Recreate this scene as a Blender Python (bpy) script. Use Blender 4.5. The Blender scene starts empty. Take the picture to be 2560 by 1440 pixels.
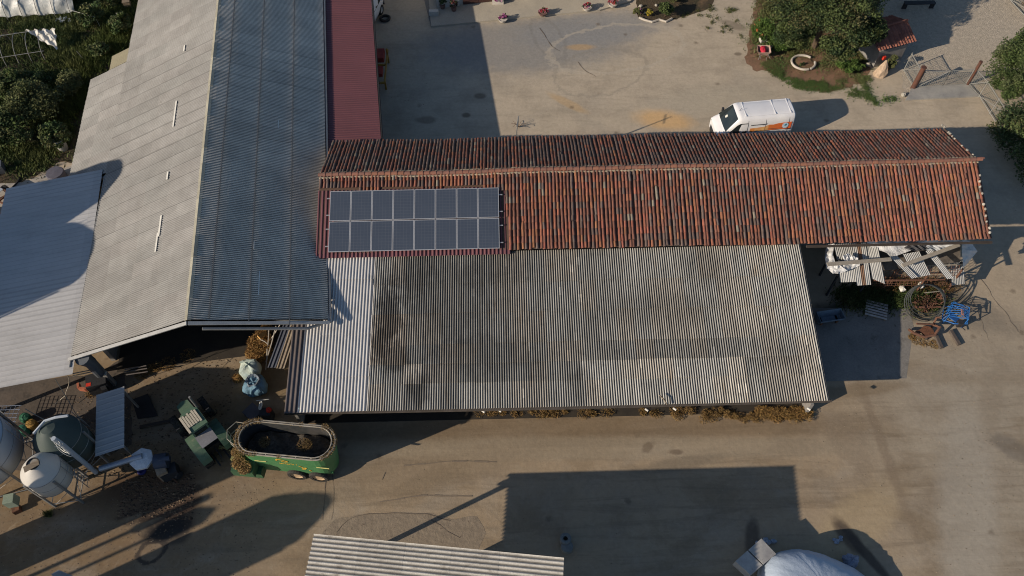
import bpy, math, random
import numpy as np
from mathutils import Vector, Matrix, Euler

SC = bpy.context.scene
COL = SC.collection
R = math.radians
rnd = random.Random(11)
rng = np.random.default_rng(11)

# ------------------------------------------------------------------ camera (drone, 34 m up)
CAM_H = 34.0
TILT, ROLL = R(33.5505), R(-1.302)
CM = Matrix.Rotation(TILT, 3, 'X') @ Matrix.Rotation(ROLL, 3, 'Z')
cd = bpy.data.cameras.new('camera'); cam = bpy.data.objects.new('camera', cd); COL.objects.link(cam)
cd.lens = 28.0; cd.sensor_width = 36.0; cd.clip_start = 0.5; cd.clip_end = 3000
cam.matrix_world = Matrix.Translation((0, 0, CAM_H)) @ CM.to_4x4()
SC.camera = cam
FPX = 2560 * 28 / 36

def at(px, py, h=0.0):
    """metric survey point: photo pixel -> world point at height h"""
    d = CM @ Vector(((px - 1280) / FPX, -(py - 720) / FPX, -1.0))
    t = (h - CAM_H) / d.z
    return Vector((d.x * t, d.y * t, h))

# ------------------------------------------------------------------ sky, sun, exposure
SUN_EL, SUN_AZ = R(23.4), R(25.5)          # light travels towards +X, a little +Y
w = bpy.data.worlds.new('World'); SC.world = w; w.use_nodes = True
nt = w.node_tree; nt.nodes.clear()
sky = nt.nodes.new('ShaderNodeTexSky'); sky.sky_type = 'NISHITA'; sky.sun_disc = False
sky.sun_elevation = SUN_EL; sky.sun_rotation = R(244.5); sky.air_density = 1.0; sky.dust_density = 0.7; sky.ozone_density = 3.0
bg = nt.nodes.new('ShaderNodeBackground'); bg.inputs['Strength'].default_value = 0.092
wo = nt.nodes.new('ShaderNodeOutputWorld')
nt.links.new(sky.outputs[0], bg.inputs[0]); nt.links.new(bg.outputs[0], wo.inputs[0])
sd = bpy.data.lights.new('sun', 'SUN'); sun = bpy.data.objects.new('sun', sd); COL.objects.link(sun)
sd.energy = 5.0; sd.angle = R(0.5); sd.color = (1.0, 0.86, 0.70)
ldir = Vector((math.cos(SUN_AZ) * math.cos(SUN_EL), math.sin(SUN_AZ) * math.cos(SUN_EL), -math.sin(SUN_EL)))
sun.rotation_euler = ldir.to_track_quat('-Z', 'Y').to_euler(); sun.location = (-40, -20, 40)
SC.cycles.pixel_filter_type = 'BLACKMAN_HARRIS'; SC.cycles.filter_width = 1.05
SC.view_settings.view_transform = 'Standard'; SC.view_settings.look = 'None'
SC.view_settings.exposure = 0.0; SC.view_settings.gamma = 1.0; SC.view_settings.use_curve_mapping = False

# ------------------------------------------------------------------ object helpers
def tag(o, label=None, cat=None, group=None, kind=None):
    if label: o['label'] = label
    if cat: o['category'] = cat
    if group: o['group'] = group
    if kind: o['kind'] = kind
    return o

def thing(name, label, cat, loc=(0, 0, 0), rz=0.0, group=None):
    o = bpy.data.objects.new(name, None); COL.objects.link(o); o.empty_display_size = 0.3
    o.location = loc; o.rotation_euler = (0, 0, rz)
    return tag(o, label, cat, group)

def copy_tree(o, parent=None):
    c = o.copy(); COL.objects.link(c); c.parent = parent
    for ch in list(o.children): copy_tree(ch, c)
    return c

def vec(p): return Vector(p) if len(p) == 3 else Vector((p[0], p[1], 0))

class MB:
    def __init__(s):
        s.v = []; s.f = []; s.c = []; s.mi = []; s.big = []
    def add(s, vs, fs, col=(1, 1, 1), mi=0):
        n = len(s.v); s.v.extend([tuple(p) for p in vs])
        for q in fs:
            s.f.append([n + i for i in q]); s.c.append(col); s.mi.append(mi)
        return s
    def arrays(s, V, F, C):
        """V (n,3), F (m,k) quads or tris, C (m,3)"""
        s.big.append((np.asarray(V, float), np.asarray(F, int), np.asarray(C, float))); return s
    def box(s, c, d, rz=0.0, col=(1, 1, 1), mi=0, M=None):
        x, y, z = d[0] / 2, d[1] / 2, d[2] / 2
        p = [Vector(q) for q in [(-x, -y, -z), (x, -y, -z), (x, y, -z), (-x, y, -z), (-x, -y, z), (x, -y, z), (x, y, z), (-x, y, z)]]
        m = M if M is not None else Matrix.Rotation(rz, 3, 'Z')
        c = Vector(c)
        return s.add([c + m @ q for q in p], [(0, 3, 2, 1), (4, 5, 6, 7), (0, 1, 5, 4), (1, 2, 6, 5), (2, 3, 7, 6), (3, 0, 4, 7)], col, mi)
    def beam(s, a, b, wd, ht, col=(1, 1, 1), mi=0, up=(0, 0, 1)):
        a, b = Vector(a), Vector(b); d = (b - a); L = d.length; d.normalize()
        u = Vector(up)
        if abs(d.dot(u)) > .98: u = Vector((0, 1, 0))
        sd_ = d.cross(u).normalized(); u2 = sd_.cross(d)
        M = Matrix((d, sd_, u2)).transposed()
        return s.box((a + b) / 2, (L, wd, ht), M=M, col=col, mi=mi)
    def cyl(s, a, b, r0, r1=None, n=12, cap=True, col=(1, 1, 1), mi=0):
        r1 = r0 if r1 is None else r1
        a, b = Vector(a), Vector(b); d = (b - a).normalized()
        t = Vector((0, 0, 1)) if abs(d.z) < .9 else Vector((1, 0, 0))
        u = d.cross(t).normalized(); w_ = d.cross(u)
        vs = []
        for k in range(n):
            a_ = 2 * math.pi * k / n; e = u * math.cos(a_) + w_ * math.sin(a_)
            vs += [a + e * r0, b + e * r1]
        fs = [(2 * k, 2 * k + 1, (2 * k + 3) % (2 * n), (2 * k + 2) % (2 * n)) for k in range(n)]
        if cap:
            fs.append([2 * k for k in range(n)]); fs.append([2 * k + 1 for k in reversed(range(n))])
        return s.add(vs, fs, col, mi)
    def tube(s, pts, r, n=6, col=(1, 1, 1), mi=0, closed=False, r2=None):
        P = [Vector(p) for p in pts]; m = len(P); vs = []; prev = None
        for i, p in enumerate(P):
            a = P[(i - 1) % m] if (closed or i > 0) else P[i]; b = P[(i + 1) % m] if (closed or i < m - 1) else P[i]
            d = (b - a).normalized()
            if prev is None:
                t = Vector((0, 0, 1)) if abs(d.z) < .9 else Vector((1, 0, 0)); u = d.cross(t).normalized()
            else: u = (prev - d * prev.dot(d)).normalized()
            prev = u; w_ = d.cross(u)
            rr = r if r2 is None else r + (r2 - r) * i / (m - 1)
            for k in range(n):
                a_ = 2 * math.pi * k / n; vs.append(p + (u * math.cos(a_) + w_ * math.sin(a_)) * rr)
        fs = []
        for i in range(m if closed else m - 1):
            j = (i + 1) % m
            for k in range(n): fs.append((i * n + k, i * n + (k + 1) % n, j * n + (k + 1) % n, j * n + k))
        if not closed:
            fs.append(list(reversed(range(n)))); fs.append([(m - 1) * n + k for k in range(n)])
        return s.add(vs, fs, col, mi)
    def lathe(s, prof, c=(0, 0, 0), n=24, col=(1, 1, 1), mi=0, jit=0.0, a0=0.0, a1=2 * math.pi, sx=1.0, sy=1.0):
        c = Vector(c); full = abs(a1 - a0 - 2 * math.pi) < 1e-6; m = n if full else n + 1; vs = []
        for (r, z) in prof:
            for k in range(m):
                a_ = a0 + (a1 - a0) * k / n; rr = r * (1 + rnd.uniform(-jit, jit))
                vs.append(c + Vector((math.cos(a_) * rr * sx, math.sin(a_) * rr * sy, z + rnd.uniform(-jit, jit) * .3)))
        fs = []
        for i in range(len(prof) - 1):
            for k in range(n):
                j = (k + 1) % m if full else k + 1
                fs.append((i * m + k, i * m + j, (i + 1) * m + j, (i + 1) * m + k))
        return s.add(vs, fs, col, mi)
    def prism(s, poly, z0, z1, col=(1, 1, 1), mi=0):
        n = len(poly); vs = [(x, y, z0) for x, y in poly] + [(x, y, z1) for x, y in poly]
        fs = [list(reversed(range(n))), [n + k for k in range(n)]] + [(k, (k + 1) % n, n + (k + 1) % n, n + k) for k in range(n)]
        return s.add(vs, fs, col, mi)
    def quad(s, a, b, c, d, col=(1, 1, 1), mi=0): return s.add([a, b, c, d], [(0, 1, 2, 3)], col, mi)
    def slab(s, a, b, c, d, t, col=(1, 1, 1), mi=0):
        a, b, c, d = map(Vector, (a, b, c, d)); n = (b - a).cross(d - a).normalized() * t
        vs = [a, b, c, d, a - n, b - n, c - n, d - n]
        return s.add(vs, [(0, 1, 2, 3), (7, 6, 5, 4), (0, 4, 5, 1), (1, 5, 6, 2), (2, 6, 7, 3), (3, 7, 4, 0)], col, mi)
    def build(s, name, mats, parent=None, smooth=False, loc=None, world=False):
        """world=True: the vertices are world coordinates, rebased on the parent (or loc)"""
        V = [np.array(s.v, float).reshape(-1, 3)]; counts = [len(q) for q in s.f]; idx = [i for q in s.f for i in q]
        C = [np.array(s.c, float).reshape(-1, 3)]; base = len(s.v); mi = list(s.mi)
        for (v, f, c) in s.big:
            V.append(v); counts += [f.shape[1]] * len(f); idx = idx + list((f + base).ravel()); C.append(c); base += len(v); mi += [0] * len(f)
        V = np.concatenate(V); C = np.concatenate(C)
        if world:
            if parent is not None:
                m = (Matrix.Translation(parent.location) @ parent.rotation_euler.to_matrix().to_4x4()).inverted()
                m = np.array(m)
                V = V @ m[:3, :3].T + m[:3, 3]
            elif loc is not None: V = V - np.array(loc)
        me = bpy.data.meshes.new(name)
        me.vertices.add(len(V)); me.vertices.foreach_set('co', V.ravel().astype(np.float32))
        me.loops.add(len(idx)); me.loops.foreach_set('vertex_index', np.array(idx, dtype=np.int32))
        st = np.concatenate([[0], np.cumsum(counts)[:-1]]).astype(np.int32)
        me.polygons.add(len(counts)); me.polygons.foreach_set('loop_start', st)
        me.polygons.foreach_set('loop_total', np.array(counts, dtype=np.int32))
        me.update(calc_edges=True); me.validate()
        if len(me.polygons) == len(C):
            at_ = me.attributes.new('tone', 'FLOAT_COLOR', 'FACE')
            at_.data.foreach_set('color', np.concatenate([C, np.ones((len(C), 1))], 1).ravel().astype(np.float32))
            me.polygons.foreach_set('material_index', np.array(mi, dtype=np.int32))
        if not isinstance(mats, (list, tuple)): mats = [mats]
        for m_ in mats: me.materials.append(m_)
        me.polygons.foreach_set('use_smooth', np.full(len(me.polygons), bool(smooth)))
        o = bpy.data.objects.new(name, me); COL.objects.link(o)
        if parent is not None: o.parent = parent
        elif loc is not None: o.location = loc
        return o

# ------------------------------------------------------------------ materials
MATS = {}
class NT:
    def __init__(s, name):
        s.m = bpy.data.materials.new(name); s.m.use_nodes = True; s.t = s.m.node_tree; s.t.nodes.clear()
        s.out = s.n('ShaderNodeOutputMaterial'); s.b = s.n('ShaderNodeBsdfPrincipled'); s.l(s.b.outputs[0], s.out.inputs[0])
        s.tc = s.n('ShaderNodeTexCoord')
    def n(s, t, **k):
        x = s.t.nodes.new(t)
        for a, b in k.items(): setattr(x, a, b)
        return x
    def l(s, a, b): s.t.links.new(a, b)
    def mapping(s, scale=(1, 1, 1), rot=(0, 0, 0), loc=(0, 0, 0), src=None):
        m = s.n('ShaderNodeMapping'); m.inputs['Scale'].default_value = scale; m.inputs['Rotation'].default_value = rot; m.inputs['Location'].default_value = loc
        s.l(src or s.tc.outputs['Object'], m.inputs[0]); return m.outputs[0]
    def noise(s, vecout, scale, detail=5, rough=.6, dist=0):
        x = s.n('ShaderNodeTexNoise'); x.inputs['Scale'].default_value = scale; x.inputs['Detail'].default_value = detail
        x.inputs['Roughness'].default_value = rough; x.inputs['Distortion'].default_value = dist; s.l(vecout, x.inputs['Vector']); return x.outputs[0]
    def mr(s, val, a, b, c=0, d=1, smooth=False):
        x = s.n('ShaderNodeMapRange'); x.inputs[1].default_value = a; x.inputs[2].default_value = b; x.inputs[3].default_value = c; x.inputs[4].default_value = d
        if smooth: x.interpolation_type = 'SMOOTHSTEP'
        s.l(val, x.inputs[0]); return x.outputs[0]
    def mix(s, fac, a, b, blend='MIX'):
        x = s.n('ShaderNodeMix', data_type='RGBA', blend_type=blend)
        for inp, val in ((x.inputs[0], fac), (x.inputs[6], a), (x.inputs[7], b)):
            if isinstance(val, (int, float)): inp.default_value = val
            elif isinstance(val, (tuple, list)): inp.default_value = (*val, 1) if len(val) == 3 else val
            else: s.l(val, inp)
        return x.outputs[2]
    def math(s, op, a, b=0.0):
        x = s.n('ShaderNodeMath', operation=op)
        for inp, val in ((x.inputs[0], a), (x.inputs[1], b)):
            if isinstance(val, (int, float)): inp.default_value = val
            else: s.l(val, inp)
        return x.outputs[0]
    def bump(s, h, strength, dist=.02):
        x = s.n('ShaderNodeBump'); x.inputs['Strength'].default_value = strength; x.inputs['Distance'].default_value = dist
        s.l(h, x.inputs['Height']); s.l(x.outputs[0], s.b.inputs['Normal'])
    def done(s, col, rough=.8, metal=0., spec=.3):
        if isinstance(col, (tuple, list)): s.b.inputs['Base Color'].default_value = (*col, 1)
        else: s.l(col, s.b.inputs['Base Color'])
        s.b.inputs['Roughness'].default_value = rough; s.b.inputs['Metallic'].default_value = metal
        s.b.inputs['Specular IOR Level'].default_value = spec
        return s.m

def mat(name, c1, c2=None, scale=3.0, rough=.8, metal=0., bump=0., bscale=25., attr=False, stretch=(1, 1, 1), c3=None, thr=(.62, .72), s3=4., fine=.18, spec=.3, bdist=.02, contrast=(.35, .65)):
    if name in MATS: return MATS[name]
    t = NT(name); vo = t.mapping(stretch)
    n1 = t.noise(vo, scale, 6)
    col = t.mix(t.mr(n1, *contrast), c1, c2 or tuple(x * .75 for x in c1))
    if c3: col = t.mix(t.mr(t.noise(vo, s3, 6, .7), *thr), col, c3)
    if fine > 0:
        n2 = t.noise(t.mapping(), bscale * .8, 4, .7)
        g = t.mr(n2, .25, .75, 1 - fine, 1 + fine)
        v = t.n('ShaderNodeCombineColor'); [t.l(g, v.inputs[i]) for i in range(3)]
        col = t.mix(1.0, col, v.outputs[0], 'MULTIPLY')
    if attr:
        a = t.n('ShaderNodeAttribute', attribute_name='tone'); col = t.mix(1.0, col, a.outputs['Color'], 'MULTIPLY')
    if bump > 0: t.bump(t.noise(t.mapping(), bscale, 5, .65), bump, bdist)
    MATS[name] = t.done(col, rough, metal, spec)
    return MATS[name]
# ================================================================== GROUND
def ground_material():
    t = NT('yard_dirt'); P = t.tc.outputs['Object']
    warp = t.noise(P, .35, 5, .6)
    big = t.noise(P, .09, 4, .55); mid = t.noise(P, .55, 6, .62); fin = t.noise(P, 5.0, 6, .7); grit = t.noise(P, 34., 4, .8)
    sep = t.n('ShaderNodeSeparateXYZ'); t.l(P, sep.inputs[0]); X, Y = sep.outputs[0], sep.outputs[1]
    yw = t.math('ADD', Y, t.math('MULTIPLY', t.math('SUBTRACT', big, .5), 14.))
    # pale sandy court in the north, browner trodden earth to the south and west
    col = t.mix(t.mr(yw, 14., 30., smooth=True), (.345, .265, .175), (.47, .395, .295))
    xw = t.math('ADD', X, t.math('MULTIPLY', t.math('SUBTRACT', big, .5), 10.))
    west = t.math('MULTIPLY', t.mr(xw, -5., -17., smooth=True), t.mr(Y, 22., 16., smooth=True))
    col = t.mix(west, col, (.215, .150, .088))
    east = t.math('MULTIPLY', t.mr(xw, 12., 20., smooth=True), t.mr(Y, 24., 16., smooth=True))
    col = t.mix(east, col, (.325, .278, .21))
    col = t.mix(t.math('MULTIPLY', t.mr(mid, .42, .70, smooth=True), .42), col, (.265, .22, .165))
    col = t.mix(t.math('MULTIPLY', t.mr(t.noise(P, 1.3, 6, .7, 1.5), .52, .72), .35), col, (.40, .335, .24))
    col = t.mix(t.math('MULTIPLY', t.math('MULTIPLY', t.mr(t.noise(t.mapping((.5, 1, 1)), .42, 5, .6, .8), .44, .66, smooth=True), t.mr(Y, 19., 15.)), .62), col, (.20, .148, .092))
    col = t.mix(t.math('MULTIPLY', t.mr(t.noise(t.mapping((.7, 1, 1), (0, 0, .5), (5, 3, 0)), .33, 5, .6, .8), .50, .68, smooth=True), .40), col, (.36, .315, .25))
    # long streaks left by wheels along the south yard
    st = t.noise(t.mapping((.16, 1.9, 1), (0, 0, R(-4))), 1.0, 6, .65, .6)
    col = t.mix(t.math('MULTIPLY', t.math('MULTIPLY', t.mr(st, .50, .66), t.mr(Y, 19., 15.)), .50), col, (.185, .145, .10))
    st2 = t.noise(t.mapping((.30, 1.5, 1), (0, 0, R(28))), 1.1, 6, .6, 1.2)
    col = t.mix(t.math('MULTIPLY', t.math('MULTIPLY', t.mr(st2, .52, .68), t.mr(Y, 27., 31.)), .30), col, (.27, .235, .175))

    def spot(px, py, rx, ry, rot, c, k=.8, ring=None, edge=.35, wob=.6):
        nonlocal col
        p = at(px, py)
        v1 = t.n('ShaderNodeVectorMath', operation='SUBTRACT'); t.l(P, v1.inputs[0]); v1.inputs[1].default_value = p
        m = t.mapping((1 / rx, 1 / ry, 0), (0, 0, 0), (0, 0, 0), src=None)
        rt = t.n('ShaderNodeVectorRotate', rotation_type='Z_AXIS'); rt.inputs['Angle'].default_value = -R(rot); t.l(v1.outputs[0], rt.inputs['Vector'])
        t.t.links.remove(m.node.inputs[0].links[0]); t.l(rt.outputs[0], m.node.inputs[0])
        ln = t.n('ShaderNodeVectorMath', operation='LENGTH'); t.l(m, ln.inputs[0])
        d = t.math('ADD', ln.outputs['Value'], t.math('MULTIPLY', t.math('SUBTRACT', t.noise(P, 1.6 if ring is None else 1.2, 5, .65), .5), wob))
        if ring is None: f_ = t.mr(d, 1.0 + edge, 1.0 - edge, smooth=True)
        else: f_ = t.mr(t.math('ABSOLUTE', t.math('SUBTRACT', d, 1.0)), ring, ring * .3, smooth=True)
        f_ = t.math('MULTIPLY', f_, k)
        col = t.mix(f_, col, c)
    grey = (.235, .232, .222); tan = (.46, .36, .235); dark = (.10, .078, .055)
    spot(1330, 110, 6.5, 2.6, 5, grey, .75); spot(1480, 70, 5., 1.6, 8, (.25, .25, .245), .7)
    spot(1660, 300, 1.6, .75, -12, (.62, .40, .19), .85, edge=.5); spot(1420, 258, 1.4, .3, -38, (.48, .34, .19), .7)
    spot(1450, 118, .9, .28, 0, (.46, .31, .16), .7); spot(1800, 250, 3.5, 1.2, 0, (.40, .35, .265), .5)
    spot(1370, 95, .9, 2.2, 18, (.20, .19, .17), .35, ring=.14, wob=.5)
    spot(1500, 180, 3.0, 2.0, 20, (.27, .24, .19), .35, ring=.06, wob=.5)
    spot(1540, 120, 4.4, 2.2, 10, (.47, .41, .32), .5, ring=.07, wob=.5)
    spot(1200, 240, .35, .25, 0, dark, .6); spot(1165, 288, .25, .2, 0, dark, .7); spot(1065, 300, .6, .3, 0, dark, .5)
    spot(1830, 62, .9, .35, -30, dark, .45); spot(1845, 135, .25, .15, 0, dark, .6)
    # mud, leaks and tracks in the south yard
    spot(372, 1215, 2.0, .85, 8, (.070, .038, .024), 1.0, edge=.45); spot(415, 1246, 1.6, .30, 18, (.055, .04, .03), 1.0, edge=.3, wob=1.2); spot(390, 1262, 1.5, .16, 20, (.05, .036, .028), 1.0, wob=1.4); spot(330, 1235, 2.6, 1.0, 12, (.15, .10, .06), .6)
    spot(410, 1278, 1.5, .18, 20, (.05, .038, .03), 1.0, wob=1.4); spot(455, 1262, .8, .5, 30, (.075, .05, .035), .9); spot(440, 1300, .9, .7, 30, (.10, .065, .045), .75)
    spot(378, 1378, .58, .42, 20, (.045, .04, .038), .8, ring=.30, wob=1.1); spot(415, 1325, 1.0, .45, 15, (.035, .032, .03), .95, wob=1.3)
    spot(440, 1342, .6, .35, 10, (.045, .042, .04), .7)
    spot(700, 910, .9, 2.0, 5, (.20, .14, .07), .6)
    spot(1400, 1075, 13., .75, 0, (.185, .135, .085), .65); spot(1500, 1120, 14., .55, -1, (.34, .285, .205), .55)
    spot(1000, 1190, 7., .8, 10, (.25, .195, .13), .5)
    spot(1800, 1295, .7, .5, 0, (.05, .045, .04), .0)
    spot(2140, 1310, 2.6, 1.0, 35, (.40, .31, .19), .65); spot(2120, 1340, .35, .9, 28, (.10, .075, .055), .8)
    spot(2165, 1385, .22, 1.6, 32, (.085, .068, .055), .85); spot(1880, 1345, .3, .9, -14, (.075, .062, .052), .7)
    spot(2300, 1100, .5, 5., 14, (.37, .315, .235), .35, wob=1.5, edge=.6); spot(2205, 1110, .22, 4.0, 4, (.215, .165, .115), .6, wob=1.8, edge=.6); spot(2120, 1100, .8, 1.6, 20, (.24, .19, .135), .5, wob=1.4); spot(2350, 1230, 1.4, .5, 40, (.22, .175, .125), .5, wob=1.5); spot(2320, 930, 2.6, .5, -12, (.24, .19, .13), .45, wob=1.5); spot(2480, 1000, .5, 2.6, -28, (.25, .205, .15), .45, wob=1.6); spot(1990, 1120, 1.6, .4, 6, (.25, .20, .14), .45, wob=1.5); spot(1690, 1130, .35, .12, 0, (.16, .12, .085), .7, wob=1.5); spot(1620, 1118, .3, .2, 40, (.17, .13, .09), .7, wob=1.5)
    spot(2420, 1270, 1.2, 5., -18, (.36, .325, .265), .6); spot(2530, 1120, .9, .5, -40, (.16, .14, .115), .6)
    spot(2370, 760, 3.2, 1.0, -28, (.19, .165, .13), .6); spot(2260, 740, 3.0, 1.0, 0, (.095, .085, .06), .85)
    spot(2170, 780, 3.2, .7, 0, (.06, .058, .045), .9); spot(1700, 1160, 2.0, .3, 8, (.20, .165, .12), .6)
    spot(2150, 975, 2.2, .35, 6, (.20, .15, .095), .6)
    # scattered small stains
    vr = t.n('ShaderNodeTexVoronoi'); vr.inputs['Scale'].default_value = .55; t.l(P, vr.inputs['Vector'])
    st_ = t.math('ADD', vr.outputs['Distance'], t.math('MULTIPLY', fin, .12))
    col = t.mix(t.math('MULTIPLY', t.mr(st_, .17, .10), .55), col, (.13, .10, .07))
    g = t.math('MULTIPLY', t.mr(fin, .3, .7, .90, 1.09), t.mr(grit, .3, .7, .95, 1.05))
    cc = t.n('ShaderNodeCombineColor'); [t.l(g, cc.inputs[i]) for i in range(3)]
    col = t.mix(1.0, col, cc.outputs[0], 'MULTIPLY')
    hb = t.math('ADD', t.math('MULTIPLY', mid, 1.2), t.math('ADD', t.math('MULTIPLY', fin, .5), t.math('MULTIPLY', grit, .10)))
    hb = t.math('ADD', hb, t.math('MULTIPLY', st, .5))
    t.bump(hb, .30, .08)
    return t.done(col, .95, 0, .1)

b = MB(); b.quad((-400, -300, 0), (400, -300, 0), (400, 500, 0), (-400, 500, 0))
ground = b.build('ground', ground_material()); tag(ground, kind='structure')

def patch(name, pts, z, m, th=0.0, kind='structure', label=None, cat=None, jag=0.0):
    P = [Vector((*p[:2], 0)) for p in pts]
    if jag > 0:
        Q = []
        for i, p in enumerate(P):
            q = P[(i + 1) % len(P)]; n = max(1, int((q - p).length / .25))
            for k in range(n):
                e = p.lerp(q, k / n); Q.append(e + Vector((rnd.uniform(-jag, jag), rnd.uniform(-jag, jag), 0)))
        P = Q
    b = MB(); c = sum(P, Vector()) / len(P)
    if th > 0: b.prism([(p.x - c.x, p.y - c.y) for p in P], -.02, th)
    else: b.add([(p.x - c.x, p.y - c.y, 0) for p in P], [list(range(len(P)))])
    o = b.build(name, m, loc=(c.x, c.y, z)); return tag(o, label, cat, None, kind)

M_conc = mat('weathered_concrete', (.36, .345, .31), (.27, .265, .25), 1.2, .9, bump=.3, bscale=18, c3=(.17, .16, .15), thr=(.62, .75), s3=1.3)
M_slab = mat('dark_yard_concrete', (.235, .220, .195), (.175, .165, .15), .8, .9, bump=.3, bscale=14, c3=(.12, .112, .10), thr=(.56, .72), s3=1.1)
M_pave = mat('pavement_concrete', (.43, .385, .305), (.37, .335, .27), .7, .92, bump=.25, bscale=20, c3=(.30, .28, .24), thr=(.55, .72), s3=1.)
M_grav = mat('beige_gravel', (.50, .43, .335), (.38, .33, .26), 4., .95, bump=.9, bscale=16, fine=.35, bdist=.06)
M_soil = mat('garden_soil', (.085, .060, .038), (.05, .045, .025), .9, .97, bump=.8, bscale=9, c3=(.17, .11, .065), thr=(.55, .7), s3=.8, bdist=.08)
M_redsoil = mat('reddish_soil', (.25, .145, .09), (.17, .105, .065), 1.5, .97, bump=.6, bscale=12, bdist=.05)
M_crack = mat('cracked_earth', (.265, .215, .155), (.23, .185, .135), 1.6, .95, bump=.35, bscale=5, c3=(.15, .115, .085), thr=(.6, .66), s3=5., bdist=.08)

pv = [at(1078, 69), at(1062, -120), at(1860, -120), at(1620, -30), at(1575, 6), at(1500, 28)]
patch('pavement', pv, 0.0, M_pave, th=.12)
gs = [at(0, 470), at(60, 455), at(150, 405), at(185, 410), (-19.5, 27), (-19.0, 60), (-60, 60), (-60, 20), at(0, 470)][:-1]
patch('garden_soil', gs, .004, M_soil, jag=.12)
patch('gravel_lot', [at(2262, 248), at(2430, 242), at(2452, 200), at(2620, 150), at(2640, -160), at(2150, -160), at(2170, 60), at(2252, 180)], .004, M_grav, jag=.08)
patch('concrete_apron', [at(2060, 770), at(2272, 772), at(2284, 815), at(2266, 946), at(1900, 960), at(1900, 770)], .004, M_slab)
patch('threshold_slab', [at(2262, 252), at(2278, 222), at(2418, 214), at(2445, 243)], 0, M_conc, th=.10)
patch('cracked_patch', [at(800, 1345), at(835, 1300), at(890, 1286), at(1000, 1280), at(1080, 1284), at(1130, 1300), at(1190, 1290), at(1215, 1330), at(1180, 1420), at(800, 1440)], .004, M_crack, jag=.05)
patch('barn_strip', [at(1078, 69), at(1090, 60), at(1090, 0), at(1050, -40)], .008, M_slab)
patch('flower_soil', [at(1880, 60), at(1860, 150), at(1885, 175), at(1950, 185), at(1990, 215), at(2060, 232), at(2170, 205), at(2180, 100), at(2160, -60), at(1900, -60)], .006, M_redsoil, jag=.12)
patch('west_slab', [at(0, 460), at(60, 455), at(190, 410), at(190, 520), at(-40, 560), at(-80, 480)], .010, mat('pale_slab', (.42, .38, .32), (.34, .31, .27), 1., .9, bump=.2, c3=(.24, .2, .15), s3=1.5), jag=.03)
patch('machine_yard', [at(-60, 960), at(240, 935), at(300, 900), at(330, 1010), at(330, 1110), at(200, 1165), at(-60, 1180)], .006, mat('oily_yard', (.125, .10, .08), (.085, .072, .06), 1., .95, bump=.4, bscale=8, c3=(.05, .045, .04), thr=(.55, .7), s3=1.5), jag=.06)

# ================================================================== ROOF SHEETS
def corr(b, A, U, V, Nn, nu, rows, pitch, amp, tone=None, prof='wave', over=.10, lift=.016, step=.8, u0=0., samp=6, vcut=None, curl=0.0, dirt_shade=0.0, ulim=None, dpow=1.3, sublen=.7):
    """corrugated cladding: A corner, U across unit, V down-slope unit, nu = width along U, rows = v boundaries; tone(u,v)->rgb per sheet"""
    nw = int(round(nu / pitch)); n = nw * samp
    us = np.linspace(0, nu, n + 1)
    ph = us / pitch * 2 * math.pi
    if prof == 'wave': hgt = amp * np.cos(ph)
    elif prof == 'trap':
        q = (us / pitch) % 1.0; hgt = np.where((q > .05) & (q < .42), amp, -amp)
    else:
        q = (us / pitch) % 1.0; hgt = np.where(q < .17, amp, 0.0)
    A = np.array(A); U = np.array(U); V = np.array(V); Nn = np.array(Nn)
    for r in range(len(rows) - 1):
        v0 = rows[r] - (over if r > 0 else 0); v1 = rows[r + 1]
        sub = max(2, int((v1 - v0) / sublen) + 1)
        vsn = np.linspace(v0, v1, sub)
        nsh = max(1, int(nu / step)); shid = np.minimum((us / step).astype(int), nsh)
        jit = rng.uniform(-.5, .5, nsh + 2) * lift * .6; sj = rng.uniform(-1, 1, nsh + 2) * .02 * (1 if over > 0 else 0)
        W = []
        for v in vsn:
            k = (v - v0) / max(1e-6, v1 - v0)
            hh = hgt + lift * k * (1 if len(rows) > 2 else 0) + jit[shid] * (.4 + k) + curl * np.sin(us * .9 + v * 1.3)
            vv = v + (sj[shid] * k if 0 < r + 1 < len(rows) - 1 else 0)
            uu = us if ulim is None else np.maximum(us, ulim(v))
            W.append(A + np.outer(uu, U) + np.outer(np.broadcast_to(vv, us.shape), V) + np.outer(hh, Nn))
        W = np.concatenate(W); m = n + 1
        i = np.arange(n); F = []; Cc = []
        um = (us[:-1] + us[1:]) / 2; vm = (v0 + v1) / 2
        dk = 1 - dirt_shade * (.5 - .5 * np.cos(um / pitch * 2 * np.pi)) ** dpow if dirt_shade > 0 else np.ones(n)   # valleys darkened: grime plus shade put into the tone for stronger stripes
        for k in range(sub - 1):
            vm = (vsn[k] + vsn[k + 1]) / 2
            cs = np.array([tone(u + u0, vm, int(u / step), r) if tone else (1, 1, 1) for u in um]) * dk[:, None]
            F.append(np.stack([i + k * m, i + 1 + k * m, i + 1 + (k + 1) * m, i + (k + 1) * m], 1)); Cc.append(cs)
        b.arrays(W, np.concatenate(F), np.concatenate(Cc))
    return b

def unit(v): v = np.array(v, float); return v / np.linalg.norm(v)
def frame3(A, B, D):
    """A->B across, A->D down the slope"""
    U = unit(np.array(B) - np.array(A)); V = unit(np.array(D) - np.array(A)); N = unit(np.cross(V, U))
    if N[2] < 0: N = -N
    return U, V, N

_h = {}
def hsh(*k):
    if k not in _h: _h[k] = rnd.random()
    return _h[k]

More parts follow.
